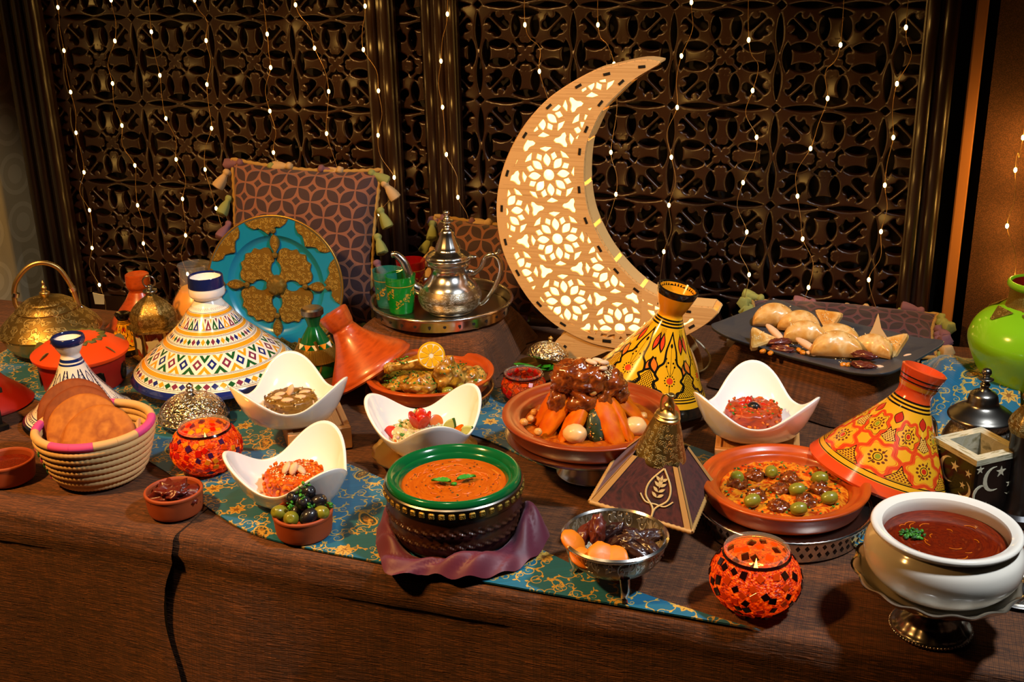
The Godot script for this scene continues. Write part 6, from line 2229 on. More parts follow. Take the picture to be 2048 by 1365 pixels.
func pastry_plate():
	var c := V(-0.12, TOP + 0.117, -2.42)
	var rot := eul(0, -27.6, 0)
	var o := thing("slate_plate", "dark slate rectangular plate with upturned corners carrying the pastries", "plate", c)
	o.basis = rot
	var p := PackedVector3Array()
	var b := MB.new()
	var n := 40
	var sup := func(th: float, f: float) -> Vector3:
		var cs := cos(th)
		var sn := sin(th)
		var x := signf(cs) * pow(absf(cs), 0.16) * 0.216 * f
		var z := signf(sn) * pow(absf(sn), 0.16) * 0.136 * f
		var lift := 0.020 * pow(absf(x) / 0.216, 4.0) + 0.008 * pow(absf(z) / 0.136, 4.0)
		return V(x, lift, z)
	for row in [[0.0, 0.0], [0.4, 0.0], [0.72, 0.0], [0.74, 0.0015], [0.78, 0.0015], [0.85, 0.002], [0.95, 0.002], [0.99, 0.002], [1.0, 0.0], [0.99, -0.005], [0.9, -0.007], [0.6, -0.008], [0.0, -0.008]]:
		for s in 97:
			var q: Vector3 = sup.call(-TAU * (s % 96) / 96.0, row[0])
			p.push_back(q + V(0, row[1], 0))
	b.grid(p, 96, 12, true, PackedVector2Array(), true)
	part(o, "slab", b.mesh(), M.slate)
	var y := c.y + 0.001
	# half-moon pastries: [x, z, turn, lean, scale, words]
	var hm := [
		[-0.232, -2.480, 10, -28, 1.05, "half moon pastry at the back left end of the slate plate"],
		[-0.178, -2.455, -12, -34, 1.0, "second half moon pastry from the back left, behind the biscuit finger"],
		[-0.158, -2.395, 6, -38, 0.98, "half moon pastry in the middle of the plate, left of its neighbour"],
		[-0.095, -2.400, -8, -56, 1.05, "half moon pastry lying flattest at the middle of the plate"],
		[-0.088, -2.325, 4, -38, 1.12, "largest half moon pastry at the front, beside the dates"],
		[-0.022, -2.352, -20, -40, 0.95, "half moon pastry at the right, next to the sesame triangle"]]
	var ms := []
	for k in 3:
		ms.push_back(half_moon(0.098, 0.052, 0.036, k + 1))
	for k in hm.size():
		var q: Array = hm[k]
		var t := thing("half_moon_pastry", q[5], "pastry", V(q[0], y + 0.006, q[1]), 0.0, "half moon pastries on the slate plate")
		t.basis = eul(0, q[2] + 2.0, 0) * eul(q[3], 0, 0) * Basis.from_scale(V(q[4], q[4], q[4]))
		part(t, "crust", ms[k % 3], M.pastry)
		part(t, "sesame_seeds", speckles(26, func(r): return [V(r.randf_range(-0.035, 0.035), r.randf_range(0.026, 0.044), 0.0135 + r.randf_range(-0.006, 0.002)), V(0, 0.4, 1).normalized()], 0.0013, ["f0dca8", "e0c890"], k), M.vc).set_meta("kind", "stuff")
	var tri := MB.new()
	tri.prism(spl2([[-0.034, -0.018], [0.0, -0.020], [0.034, -0.018], [0.018, 0.008], [0.002, 0.032], [-0.018, 0.008]], 3), -0.007, 0.007, 0.004)
	var tm := tri.mesh()
	for q in [[V(-0.250, y + 0.018, -2.362), eul(-62, 35, 12), "sesame triangle pastry at the left front of the plate"], [V(-0.115, y + 0.034, -2.475), eul(-15, -25, -50), "sesame triangle pastry standing behind the middle half moon"], [V(0.020, y + 0.024, -2.375), eul(-42, -30, -150), "sesame triangle pastry at the right end leaning on a half moon"]]:
		var t := thing("triangle_pastry", q[2], "pastry", q[0], 0.0, "triangle pastries on the slate plate")
		t.basis = q[1]
		part(t, "crust", tm, M.pastry)
		part(t, "sesame_seeds", speckles(30, func(r): return [V(r.randf_range(-0.02, 0.02), r.randf_range(-0.012, 0.01), 0.0075), V(0, 0, 1)], 0.0013, ["f0dca8", "e0c890"], 4), M.vc).set_meta("kind", "stuff")
	var tl := MB.new()
	tl.prism(PackedVector2Array([Vector2(-0.026, 0), Vector2(0.026, 0), Vector2(0.006, 0.03), Vector2(-0.002, 0.062), Vector2(-0.012, 0.03)]), -0.001, 0.001)
	one("pastry_sheet", tl.mesh(), M.turnip, "thin pointed pastry sheet standing upright at the back of the plate", "pastry", V(-0.010, y + 0.010, -2.430), eul(-6, 16, 0))
	for q in [[V(-0.222, y + 0.018, -2.405), eul(0, -40, -22), "pale biscuit finger leaning on the back left half moons"], [V(-0.150, y + 0.016, -2.352), eul(0, -34, -14), "pale biscuit finger in front of the middle half moons"]]:
		one("biscuit_finger", blob(V(0.032, 0.008, 0.009), 0.05, 1.0, 4, 20, 10), M.almond, q[2], "biscuit", q[0], q[1], "biscuit fingers on the slate plate")
	var al := blob(V(0.012, 0.0045, 0.0065), 0.06, 1.0, 2, 14, 8)
	var ap := [[-0.004, -2.283], [0.052, -2.362], [-0.230, -2.376], [-0.214, -2.402], [-0.139, -2.326]]
	var apl := ["tucked against the two dates", "at the right end beside the sesame triangle", "left of the biscuit finger", "behind the left biscuit finger's foot", "at the left end of the largest half moon"]
	for k in 5:
		one("almond", al, M.almond, "almond on the slate plate " + apl[k], "almond", V(ap[k][0], y + 0.008, ap[k][1]), eul(0, k * 40, 8), "almonds on the slate plate")
	var rp := [[-0.240, -2.360], [-0.238, -2.318], [-0.221, -2.312], [-0.166, -2.345], [-0.157, -2.332], [-0.194, -2.360], [-0.071, -2.284], [-0.062, -2.286]]
	var rl := ["nearest the left triangle pastry", "left one of the pair on the front left of the plate", "right one of the pair on the front left of the plate", "left of the cluster by the biscuit finger", "front of the cluster by the biscuit finger", "beside the long dark date", "left one of the pair before the dates", "right one of the pair before the dates"]
	for k in 8:
		one("raisin", blob(V(0.0075, 0.005, 0.0055), 0.18, 1.2, k, 14, 8), M.raisin, "golden raisin " + rl[k], "raisin", V(rp[k][0], y + 0.006, rp[k][1]), eul(0, k * 35, 0), "raisins on the slate plate")
	var dp := [[V(-0.200, y + 0.008, -2.335), eul(0, -8, 0), "long dark date strip at the left front of the plate"], [V(-0.207, y + 0.014, -2.362), eul(0, 30, 0), "short date behind the long one on the left"], [V(-0.032, y + 0.018, -2.318), eul(0, -12, 0), "upper of the two dates at the front of the plate"], [V(-0.032, y + 0.010, -2.280), eul(0, -16, 0), "lower of the two dates at the front of the plate"]]
	for q in dp:
		one("date", blob(V(0.026, 0.0085, 0.011), 0.22, 1.6, dp.find(q), 26, 14), M.date_brown, q[2], "date", q[0], q[1], "dates on the slate plate")
	stuff(one("sesame_seeds", speckles(90, func(r): return [c + rot * V(r.randf_range(-0.15, 0.15), 0.0028, r.randf_range(0.03, 0.085)), Vector3.UP], 0.0017, ["f0dca8", "e8d4a0"], 7), M.vc, "sesame seeds spilt over the slate plate", "sesame seeds"))


func right_back():
	var o := thing("vase", "large lime green vase with a bronze collar and red inside at the right edge", "vase", V(0.292, TOP + 0.012, -2.50))
	part(o, "body", lathe(spl([[0.0, 0.0], [0.06, 0.0], [0.066, 0.004], [0.098, 0.06], [0.120, 0.115], [0.117, 0.145], [0.10, 0.172], [0.064, 0.196], [0.05, 0.202]], 5), 64), M.lime_glaze)
	part(o, "collar", lathe([[0.066, 0.190]] + spl([[0.066, 0.192], [0.053, 0.203], [0.050, 0.222], [0.050, 0.240]], 4), 56, func(th, q): return Vector2(q.x * (1.0 + 0.02 * signf(sin(th * 6.0)) * (1.0 if q.y < 0.2 else 0.0)), q.y)), M.old_gold)
	for k in 6:
		var mb := MB.new()
		mb.prism(PackedVector2Array([Vector2(-0.026, 0.0), Vector2(0.026, 0.0), Vector2(0.004, -0.036), Vector2(-0.004, -0.036)]), 0, 0.002)
		part(o, "collar_point", mb.mesh(), M.old_gold, Transform3D(Basis(Vector3.UP, TAU * k / 6.0) * eul(-58, 0, 0), Basis(Vector3.UP, TAU * k / 6.0) * V(0, 0.197, 0.063)))
	part(o, "lip", lathe(spl([[0.050, 0.238], [0.056, 0.244], [0.055, 0.252], [0.049, 0.254], [0.046, 0.248]], 4), 56), M.lime_glaze)
	part(o, "lining", lathe([[0.046, 0.25], [0.044, 0.225], [0.0, 0.215]], 40), M.clay_red)
	o = thing("teapot", "tarnished silver teapot with a domed lid behind the star lantern", "teapot", V(0.189, TOP + 0.008, -2.154), 0.4)
	part(o, "body", lathe(spl([[0.0, 0.0], [0.042, 0.0], [0.048, 0.004], [0.062, 0.025], [0.066, 0.042], [0.056, 0.064], [0.05, 0.074], [0.055, 0.084]], 5), 56), M.silver_chased)
	part(o, "lid_rim", lathe(spl([[0.053, 0.083], [0.060, 0.087], [0.060, 0.092], [0.054, 0.097]], 4), 56), M.silver_dark)
	part(o, "lid", lathe(spl([[0.054, 0.097], [0.046, 0.103], [0.030, 0.113], [0.027, 0.124], [0.023, 0.135], [0.011, 0.142]], 5), 56), M.silver_dark)
	part(o, "finial", lathe(spl([[0.010, 0.141], [0.007, 0.147], [0.0095, 0.153], [0.006, 0.158], [0.0135, 0.163], [0.0135, 0.166], [0.006, 0.169], [0.009, 0.176], [0.007, 0.183], [0.0, 0.186]], 4), 24), M.silver_dark)
	var hp := spl3([V(0.05, 0.08, 0), V(0.08, 0.088, 0), V(0.095, 0.06, 0), V(0.08, 0.025, 0), V(0.062, 0.018, 0)], 6)
	part(o, "handle", tubem(hp, 0.006, 10), M.silver_dark)
	var sp := spl3([V(-0.055, 0.03, 0), V(-0.085, 0.045, 0), V(-0.095, 0.08, 0), V(-0.112, 0.098, 0)], 6)
	part(o, "spout", tubem(sp, 0.009, 10), M.silver_dark)
	o = thing("candlestick", "tall dark wooden candlestick with a bronze acanthus collar at the right edge", "candlestick", V(0.250, TOP + 0.004, -1.945))
	part(o, "foot", lathe([[0.0, 0.0], [0.045, 0.0], [0.045, 0.012], [0.036, 0.018]] + spl([[0.036, 0.018], [0.031, 0.05], [0.0295, 0.17]], 3), 40), M.ebony)
	part(o, "collar", lathe(spl([[0.0305, 0.160], [0.034, 0.172], [0.030, 0.186], [0.021, 0.2], [0.018, 0.207]], 4), 48, func(th, q): return Vector2(q.x * (1.0 + 0.08 * absf(sin(th * 5.0))), q.y)), M.brass_chased)
	part(o, "stem", lathe(spl([[0.018, 0.206], [0.0145, 0.213], [0.019, 0.222], [0.019, 0.228], [0.014, 0.235], [0.017, 0.244], [0.0155, 0.258], [0.010, 0.272]], 4), 36, func(th, q): return Vector2(q.x * (1.0 + 0.05 * cos(th * 10.0)), q.y)), M.brass_chased)
	part(o, "cup", lathe(spl([[0.010, 0.271], [0.016, 0.279], [0.019, 0.289], [0.017, 0.292], [0.0, 0.286]], 4), 32), M.brass_chased)
	# star lantern
	o = thing("lantern_box", "black square candle lantern inlaid with pale moons and stars, alabaster rim", "lantern", V(0.174, TOP + 0.004, -1.950), deg_to_rad(40))
	var s := 0.102
	var h := 0.117
	for k in 4:
		var bb := Basis(Vector3.UP, PI / 2 * k)
		part(o, "side_panel", boxm(V(s, h, 0.008), 0.001), M.ebony, Transform3D(bb, bb * V(0, h / 2, s / 2 - 0.004)))
		var rm := MB.new()
		var hs := s / 2 + 0.001
		var hi := s / 2 - 0.017
		var y0 := h - 0.0005
		var y1 := h + 0.010
		rm.quad(V(-hs, y0, hs), V(hs, y0, hs), V(hs, y1, hs), V(-hs, y1, hs))
		rm.quad(V(-hs, y1, hs), V(hs, y1, hs), V(hi, y1, hi), V(-hi, y1, hi))
		rm.quad(V(-hi, y1, hi), V(hi, y1, hi), V(hi, y1 - 0.05, hi), V(-hi, y1 - 0.05, hi))
		part(o, "rim_slab", rm.mesh(), M.alabaster, Transform3D(bb, Vector3.ZERO))
		var star := func(c: Vector2, r: float) -> PackedVector2Array:
			var q := PackedVector2Array()
			for e in 10:
				q.push_back(c + Vector2.from_angle(PI / 2 + TAU * e / 10.0) * (r if e % 2 == 0 else r * 0.38))
			return q
		var cres := func(c: Vector2, r: float, ang: float) -> PackedVector2Array:
			var q := PackedVector2Array()
			for e in 13:
				q.push_back(c + (Vector2.from_angle(lerpf(0.40 * PI, 1.60 * PI, e / 12.0)) * r).rotated(ang))
			for e in range(11, 0, -1):
				var a := lerpf(0.40 * PI, 1.60 * PI, e / 12.0)
				q.push_back(c + (Vector2(cos(a) * r * 0.78 + r * 0.14, sin(a) * r * 0.94)).rotated(ang))
			return q
		var fig := [[star.call(Vector2(-0.042, 0.108), 0.008), "inlaid_star"], [cres.call(Vector2(-0.010, 0.085), 0.023, 0.15), "inlaid_moon"], [star.call(Vector2(0.004, 0.096), 0.0105), "inlaid_star"], [star.call(Vector2(0.036, 0.096), 0.008), "inlaid_star"], [cres.call(Vector2(-0.036, 0.062), 0.016, -0.5), "inlaid_moon"], [cres.call(Vector2(0.030, 0.064), 0.016, 2.6), "inlaid_moon"], [star.call(Vector2(0.026, 0.070), 0.007), "inlaid_star"], [star.call(Vector2(0.042, 0.040), 0.008), "inlaid_star"], [star.call(Vector2(-0.02, 0.035), 0.008), "inlaid_star"]]
		for f in fig:
			var mb := MB.new()
			mb.prism(f[0], 0, 0.0009)
			part(o, f[1], mb.mesh(), M.inlay, Transform3D(bb, bb * V(0, 0, s / 2)))
	part(o, "floor_panel", boxm(V(s - 0.02, 0.006, s - 0.02), 0.0, V(0, 0.006, 0)), M.ebony)
	o = thing("silver_cover", "chased silver dome dish lid cut by the right edge beside the tureen", "lid", V(0.232, TOP + 0.004, -1.70))
	part(o, "dome", lathe([[0.052, 0.0], [0.056, 0.002], [0.054, 0.008]] + spl([[0.052, 0.01], [0.048, 0.03], [0.03, 0.045], [0.0, 0.052]], 4), 48), M.silver_chased)
	part(o, "rim", lathe([[0.04, 0.0], [0.06, 0.0], [0.062, 0.003], [0.056, 0.006], [0.05, 0.006]], 48), M.silver)


func tureen():
	var o := thing("footed_stand", "ornate silver footed stand with a wavy rim under the cream tureen", "stand", V(0.105, TOP + 0.004, -1.555))
	part(o, "foot", lathe([[0.0, 0.0], [0.056, 0.0]] + spl([[0.056, 0.001], [0.057, 0.005], [0.05, 0.010], [0.042, 0.020], [0.030, 0.027], [0.027, 0.036], [0.031, 0.044], [0.028, 0.050], [0.034, 0.058], [0.05, 0.064]], 5), 96, func(th, q): return Vector2(q.x * (1.0 + (0.03 * pow(absf(sin(th * 8.0)), 0.5) if q.y > 0.006 and q.y < 0.028 else 0.0)), q.y)), M.silver_dark)
	var bd := MB.new()
	bd.blob(Vector3.ZERO, V(0.0022, 0.0022, 0.0022), 0.0, 1.0, 0, 8, 6)
	var bdm := bd.mesh()
	for k in 72:
		part(o, "bead", bdm, M.silver, Transform3D(Basis.IDENTITY, V(cos(TAU * k / 72.0) * 0.0575, 0.0024, sin(TAU * k / 72.0) * 0.0575)))
	part(o, "dish", lathe(spl([[0.03, 0.062], [0.07, 0.066], [0.10, 0.078], [0.1165, 0.092]], 4) + spl([[0.118, 0.095], [0.112, 0.094], [0.098, 0.083], [0.07, 0.071], [0.0, 0.069]], 4), 120, func(th, q): return Vector2(q.x * (1.0 + (0.022 * sin(th * 14.0) if q.x > 0.109 else 0.0)), q.y + (0.002 * cos(th * 14.0) if q.x > 0.109 else 0.0))), M.silver)
	o = thing("tureen", "cream white glazed tureen of red soup on the ornate silver stand", "tureen", V(0.110, TOP + 0.0775, -1.562))
	part(o, "pot", lathe([[0.0, 0.0], [0.07, 0.0]] + spl([[0.07, 0.0], [0.086, 0.008], [0.104, 0.028], [0.1095, 0.048], [0.107, 0.066], [0.0985, 0.078], [0.096, 0.082], [0.100, 0.086], [0.1035, 0.0905], [0.101, 0.0945], [0.096, 0.0945], [0.090, 0.092]], 5) + spl([[0.087, 0.0905], [0.085, 0.084], [0.085, 0.072], [0.087, 0.06]], 3), 112), M.cream_glaze)
	part(o, "soup", lathe([[0.087, 0.0715], [0.0, 0.0715]], 64), M.soup_red)
	var b := Basis(Vector3.UP, deg_to_rad(19))
	var at := V(0.110, TOP + 0.0775, -1.562)
	stuff(one("chopped_parsley", speckles(70, func(r):
		var a: float = r.randf() * TAU
		var d: float = sqrt(r.randf()) * 0.018
		return [at + b * V(-0.042 + cos(a) * d, 0.073 + r.randf() * 0.003, -0.012 + sin(a) * d * 0.8), V(r.randf_range(-0.4, 0.4), 1, r.randf_range(-0.4, 0.4)).normalized()], 0.0034, ["2c6a14", "3a8a1c", "1c4a10"], 2), M.vc, "sprig of chopped parsley floating on the red soup", "parsley"))
	stuff(one("soup_noodles", noodles(at + b * V(0, 0.0718, 0), 0.07, 14, 5), M.carrot, "short noodles and bits floating in the red soup", "noodles"))


func noodles(c: Vector3, r: float, n: int, sd: int) -> ArrayMesh:
	var g := RandomNumberGenerator.new()
	g.seed = sd
	var b := MB.new()
	for k in n:
		var a: float = g.randf() * TAU
		var d: float = sqrt(g.randf()) * r
		var l := g.randf_range(0.008, 0.02)
		var th := a + PI / 2 + g.randf_range(-0.5, 0.5)
		var pts := []
		for e in 5:
			var f := (e - 2) / 4.0
			pts.push_back(c + V(cos(a) * d + cos(th + f * 0.8) * l * f, 0.0004 * cos(f * 3.0), sin(a) * d + sin(th + f * 0.8) * l * f))
		b.tube(pts, 0.0009, 5)
	return b.mesh()


# ---------------------------------------------------------------- mosaic candle holders
func mosaic(called: String, label: String, at: Vector3, r: float, h: float, mouth: float, cols: Array, dense: float, sd: int, lit: bool):
	var o := thing(called, label, "candle holder", at, 0.3)
	var pf := spl([[0.0, 0.0], [r * 0.5, 0.0], [r * 0.62, h * 0.03], [r * 0.92, h * 0.26], [r, h * 0.46], [r * 0.95, h * 0.66], [r * 0.80, h * 0.84], [mouth, h * 0.93]], 5)
	part(o, "bowl", lathe(pf, 64), M.red_grit)
	part(o, "neck_band", lathe([[mouth + 0.003, h * 0.885], [mouth + 0.0045, h * 0.91], [mouth + 0.002, h * 0.945]], 56), M.mosaic_dark)
	part(o, "glass_lip", lathe(spl([[mouth, h * 0.93], [mouth + 0.001, h * 0.97], [mouth + 0.002, h * 0.995], [mouth - 0.0005, h], [mouth - 0.0025, h * 0.985], [mouth - 0.0035, h * 0.93], [r * 0.76, h * 0.83], [r * 0.91, h * 0.65], [r * 0.96, h * 0.46], [r * 0.88, h * 0.27], [r * 0.5, h * 0.06], [0.0, h * 0.05]], 4), 64), M.glass_clear)
	part(o, "candle", lathe([[0.0, h * 0.055], [0.018, h * 0.055], [0.018, h * 0.40], [0.0, h * 0.39]], 24), M.candle_wax)
	part(o, "wick", tubem([V(0, h * 0.39, 0), V(0.0005, h * 0.47, 0)], 0.0008, 6), M.black)
	if lit:
		part(o, "flame", lathe(spl([[0.0, h * 0.45], [0.0042, h * 0.50], [0.0048, h * 0.56], [0.0022, h * 0.70], [0.0, h * 0.82]], 4), 12), M.flame)
		var l := OmniLight3D.new()
		l.name = "light"
		l.light_color = Color(1.0, 0.66, 0.26)
		l.light_energy = 0.014
		l.light_size = 0.006
		l.omni_range = 4.0
		l.omni_attenuation = 2.0
		l.shadow_enabled = true
		l.position = V(0, h * 0.56, 0)
		o.add_child(l)
	# tiles set on the outside
	var g := RandomNumberGenerator.new()
	g.seed = sd
	var placed := []
	var tries := 0
	while placed.size() < int(130 * dense) and tries < 3000:
		tries += 1
		var k := g.randi_range(6, pf.size() - 7)
		var f := g.randf()
		var q := Vector2(pf[k][0], pf[k][1]).lerp(Vector2(pf[k + 1][0], pf[k + 1][1]), f)
		var a: float = g.randf() * TAU
		var c := V(cos(a) * q.x, q.y, -sin(a) * q.x)
		var sz := g.randf_range(0.0065, 0.0085)
		var free := true
		for e in placed:
			if (e as Vector3).distance_to(c) < sz * 1.75:
				free = false
				break
		if not free:
			continue
		placed.push_back(c)
		var tan := (Vector2(pf[k + 1][0], pf[k + 1][1]) - Vector2(pf[k][0], pf[k][1])).normalized()
		var up := V(cos(a) * tan.x, tan.y, -sin(a) * tan.x)
		var side := V(-sin(a), 0, -cos(a))
		var nn := side.cross(up).normalized()
		var bs := Basis(side, up, nn) * Basis(Vector3.BACK, g.randf() * TAU)
		var mb := MB.new()
		var pl := PackedVector2Array()
		for e in 4:
			pl.push_back(Vector2.from_angle(TAU * e / 4.0 + g.randf_range(-0.15, 0.15)) * sz * g.randf_range(0.85, 1.1))
		mb.prism(pl, -0.0036, 0.0014, 0.0004)
		part(o, "mosaic_tile", mb.mesh(), M[cols[g.randi() % cols.size()]], Transform3D(bs, c))


func candles():
	mosaic("mosaic_candle_holder", "round red mosaic glass candle holder with a lit candle, in front of the meatballs", V(-0.150, TOP + 0.006, -1.540), 0.069, 0.098, 0.047, ["mosaic_dark", "mosaic_dark", "mosaic_orange"], 0.8, 4, true)
	mosaic("mosaic_candle_holder", "red and orange mosaic glass candle holder between the silver dome and the carrot bowl", V(-1.218, TOP + 0.007, -1.712), 0.068, 0.092, 0.047, ["mosaic_red", "mosaic_orange", "mosaic_purple", "mosaic_red", "mosaic_yellow"], 1.2, 9, true)
	mosaic("mosaic_candle_holder", "red glass candle holder half hidden behind the big central tagine", V(-0.735, TOP + 0.006, -2.205), 0.048, 0.062, 0.04, ["mosaic_red", "mosaic_orange"], 0.5, 13, false)


func front_right():
	# footed silver bowl
	var at := V(-0.370, TOP + 0.027, -1.548)
	var o := thing("footed_bowl", "chased silver bowl on three small feet holding dates and apricots", "bowl", at, 0.35)
	part(o, "bowl", lathe(spl([[0.0, 0.0], [0.03, 0.001], [0.055, 0.010], [0.072, 0.026], [0.079, 0.044], [0.081, 0.056]], 5) + spl([[0.0835, 0.058], [0.0835, 0.060], [0.080, 0.061], [0.078, 0.055], [0.073, 0.032], [0.058, 0.016], [0.0, 0.006]], 4), 80), M.silver_chased)
	part(o, "rim", lathe([[0.081, 0.053], [0.084, 0.056], [0.0845, 0.0595], [0.081, 0.0622], [0.078, 0.059]], 72), M.silver)
	for k in 3:
		var a := TAU * k / 3.0 - 1.45
		var fp := spl3([V(cos(a) * 0.066, 0.020, -sin(a) * 0.066), V(cos(a) * 0.070, 0.002, -sin(a) * 0.070), V(cos(a) * 0.066, -0.012, -sin(a) * 0.066), V(cos(a) * 0.070, -0.021, -sin(a) * 0.070)], 5)
		var fr := []
		for e in fp.size():
			fr.push_back(lerpf(0.0085, 0.0045, float(e) / fp.size()) if e < fp.size() - 3 else 0.0055)
		part(o, "foot", tubem(fp, fr, 10), M.silver)
	var b := Basis(Vector3.UP, deg_to_rad(19))
	var ap := [[V(-0.066, 0.058, 0.018), eul(30, 0, -38), "dried apricot standing at the left rim of the silver bowl"], [V(-0.024, 0.052, 0.046), eul(38, 10, -8), "large dried apricot at the front of the silver bowl"], [V(-0.052, 0.042, 0.040), eul(20, 0, -20), "dried apricot half hidden between the two bigger ones"], [V(-0.006, 0.046, 0.050), eul(38, 0, 14), "dried apricot behind the right edge of the large front one"]]
	for q in ap:
		one("dried_apricot", blob(V(0.0235, 0.007, 0.021), 0.08, 0.9, ap.find(q), 22, 12), M.apricot, q[2], "apricot", at + b * (q[0] as Vector3), b * (q[1] as Basis), "apricots in the silver bowl")
	var dp := [[V(-0.028, 0.064, -0.004), eul(0, 80, 70), "date_brown", "glossy brown date standing highest in the silver bowl"], [V(-0.050, 0.050, -0.012), eul(0, 40, 30), "date_brown", "brown date behind the left apricots"], [V(-0.006, 0.052, -0.018), eul(0, 10, 30), "date", "black date right behind the standing brown one"], [V(0.006, 0.052, 0.012), eul(0, -30, 30), "date", "black date right of the standing brown one"], [V(0.030, 0.050, -0.008), eul(0, -35, -12), "date", "black date at the back middle of the silver bowl"], [V(0.024, 0.050, 0.030), eul(0, -40, -10), "date", "black date at the front right, beside the apricots"], [V(0.050, 0.046, 0.020), eul(0, -50, -10), "date", "outermost black date at the right front"], [V(0.052, 0.046, -0.012), eul(0, 20, 0), "date", "black date under the velvet lid's edge"], [V(-0.012, 0.038, 0.010), eul(0, 60, 0), "date", "black date lowest in the middle of the bowl"]]
	for q in dp:
		one("date", blob(V(0.027, 0.0115, 0.013), 0.2, 1.7, dp.find(q) + 4, 28, 16), M[q[2]], q[3], "date", at + b * (q[0] as Vector3), b * (q[1] as Basis), "dates in the silver bowl")
	# velvet pyramid with a brass point
	o = thing("velvet_cover", "brown velvet pyramid lid with gold braid and an engraved brass point", "lid", V(-0.345, TOP + 0.082, -1.715))
	o.basis = eul(3, -2, -9)
	var s := 0.086
	var h := 0.080
	var ti := 0.038
	for k in 4:
		var bb := Basis(Vector3.UP, PI / 2 * k)
		var f := MB.new()
		f.quad(bb * V(-s, 0, s), bb * V(s, 0, s), bb * V(ti, h, ti), bb * V(-ti, h, ti), Vector2(2, 1))
		f.quad(bb * V(-s + 0.004, -0.001, s - 0.004), bb * V(-ti, h - 0.004, ti - 0.004), bb * V(ti, h - 0.004, ti - 0.004), bb * V(s - 0.004, -0.001, s - 0.004))
		part(o, "velvet_panel", f.mesh(), M.velvet)
		for side in [0, 1]:   # flat braid along each corner
			var e := MB.new()
			var x0 := -s if side == 0 else s
			var x1 := -ti if side == 0 else ti
			var w := 0.008 if side == 0 else -0.008
			var o0 := V(0, 0.0012, 0.0008)
			if side == 0:
				e.quad(bb * (V(x0, 0, s) + o0), bb * (V(x0 + w * 1.4, 0, s) + o0), bb * (V(x1 + w, h, ti) + o0), bb * (V(x1, h, ti) + o0), Vector2(1, 8))
			else:
				e.quad(bb * (V(x0 + w * 1.4, 0, s) + o0), bb * (V(x0, 0, s) + o0), bb * (V(x1, h, ti) + o0), bb * (V(x1 + w, h, ti) + o0), Vector2(1, 8))
			part(o, "corner_braid", e.mesh(), M.ribbon)
		var cord := []
		for j in 41:
			cord.push_back(bb * V(lerpf(-s, s, j / 40.0), 0, s))
		var cr := []
		for j in 41:
			cr.push_back(0.0046 if j % 2 else 0.0034)
		part(o, "edge_cord", tubem(cord, cr, 8), M.ribbon)
		# embroidered sprig on each face
		var slope := atan2(s - ti, h)
		var fx := Transform3D(bb * eul(-rad_to_deg(slope), 0, 0), bb * V(0, h * 0.46, lerpf(s, ti, 0.46) + 0.001))
		var sg := MB.new()
		for sd in [-1.0, 1.0]:
			sg.tube(spl3([V(0, -0.036, 0), V(sd * 0.002, -0.02, 0), V(sd * 0.016, -0.004, 0), V(sd * 0.015, 0.016, 0), V(0, 0.040, 0)], 5), 0.0016, 6)
			sg.tube(spl3([V(0, -0.014, 0), V(sd * 0.014, -0.014, 0), V(sd * 0.024, -0.004, 0)], 5), 0.0013, 6)
			for j in 4:
				sg.prism(leaf2(Vector2(0, -0.004 + j * 0.008), PI / 2 - sd * 0.9, 0.011, 0.0022, 5), 0, 0.0014)
		sg.prism(leaf2(Vector2(0, 0.01), PI / 2, 0.02, 0.003, 6), 0, 0.0014)
		if k % 2 == 0:
			part(o, "embroidered_sprig", sg.mesh(), M.embroidery, fx.translated_local(V(0.018, 0, 0)).scaled_local(V(1.15, 1.1, 1)))
	var sq := Transform3D(Basis.from_scale(V(0.88, 0.78, 0.88)), V(0, h * 0.22, 0))
	part(o, "brass_cone", lathe([[0.048, h - 0.012], [0.050, h - 0.010]] + spl([[0.050, h - 0.008], [0.044, h + 0.012], [0.030, h + 0.060], [0.023, h + 0.082]], 4), 64, func(th, q): return Vector2(q.x * (1.0 + (0.03 * absf(sin(th * 9.0)) if q.y > h + 0.045 else 0.0)), q.y)), M.brass_chased, sq)
	part(o, "brass_finial", lathe(spl([[0.024, h + 0.080], [0.025, h + 0.085], [0.021, h + 0.089], [0.022, h + 0.093], [0.012, h + 0.099], [0.008, h + 0.106], [0.011, h + 0.113], [0.007, h + 0.120], [0.0055, h + 0.132], [0.008, h + 0.135], [0.006, h + 0.139], [0.0, h + 0.139]], 4), 28), M.brass, sq)
	var rg := []
	for k in 24:
		rg.push_back(V(0.016 + cos(TAU * k / 24.0) * 0.011, h + 0.083 + sin(TAU * k / 24.0) * 0.032, 0.006))
	part(o, "ring", tubem(rg, 0.0018, 8, true), M.brass, Transform3D(eul(0, 0, 14), V(0.024, -0.004, 0)))


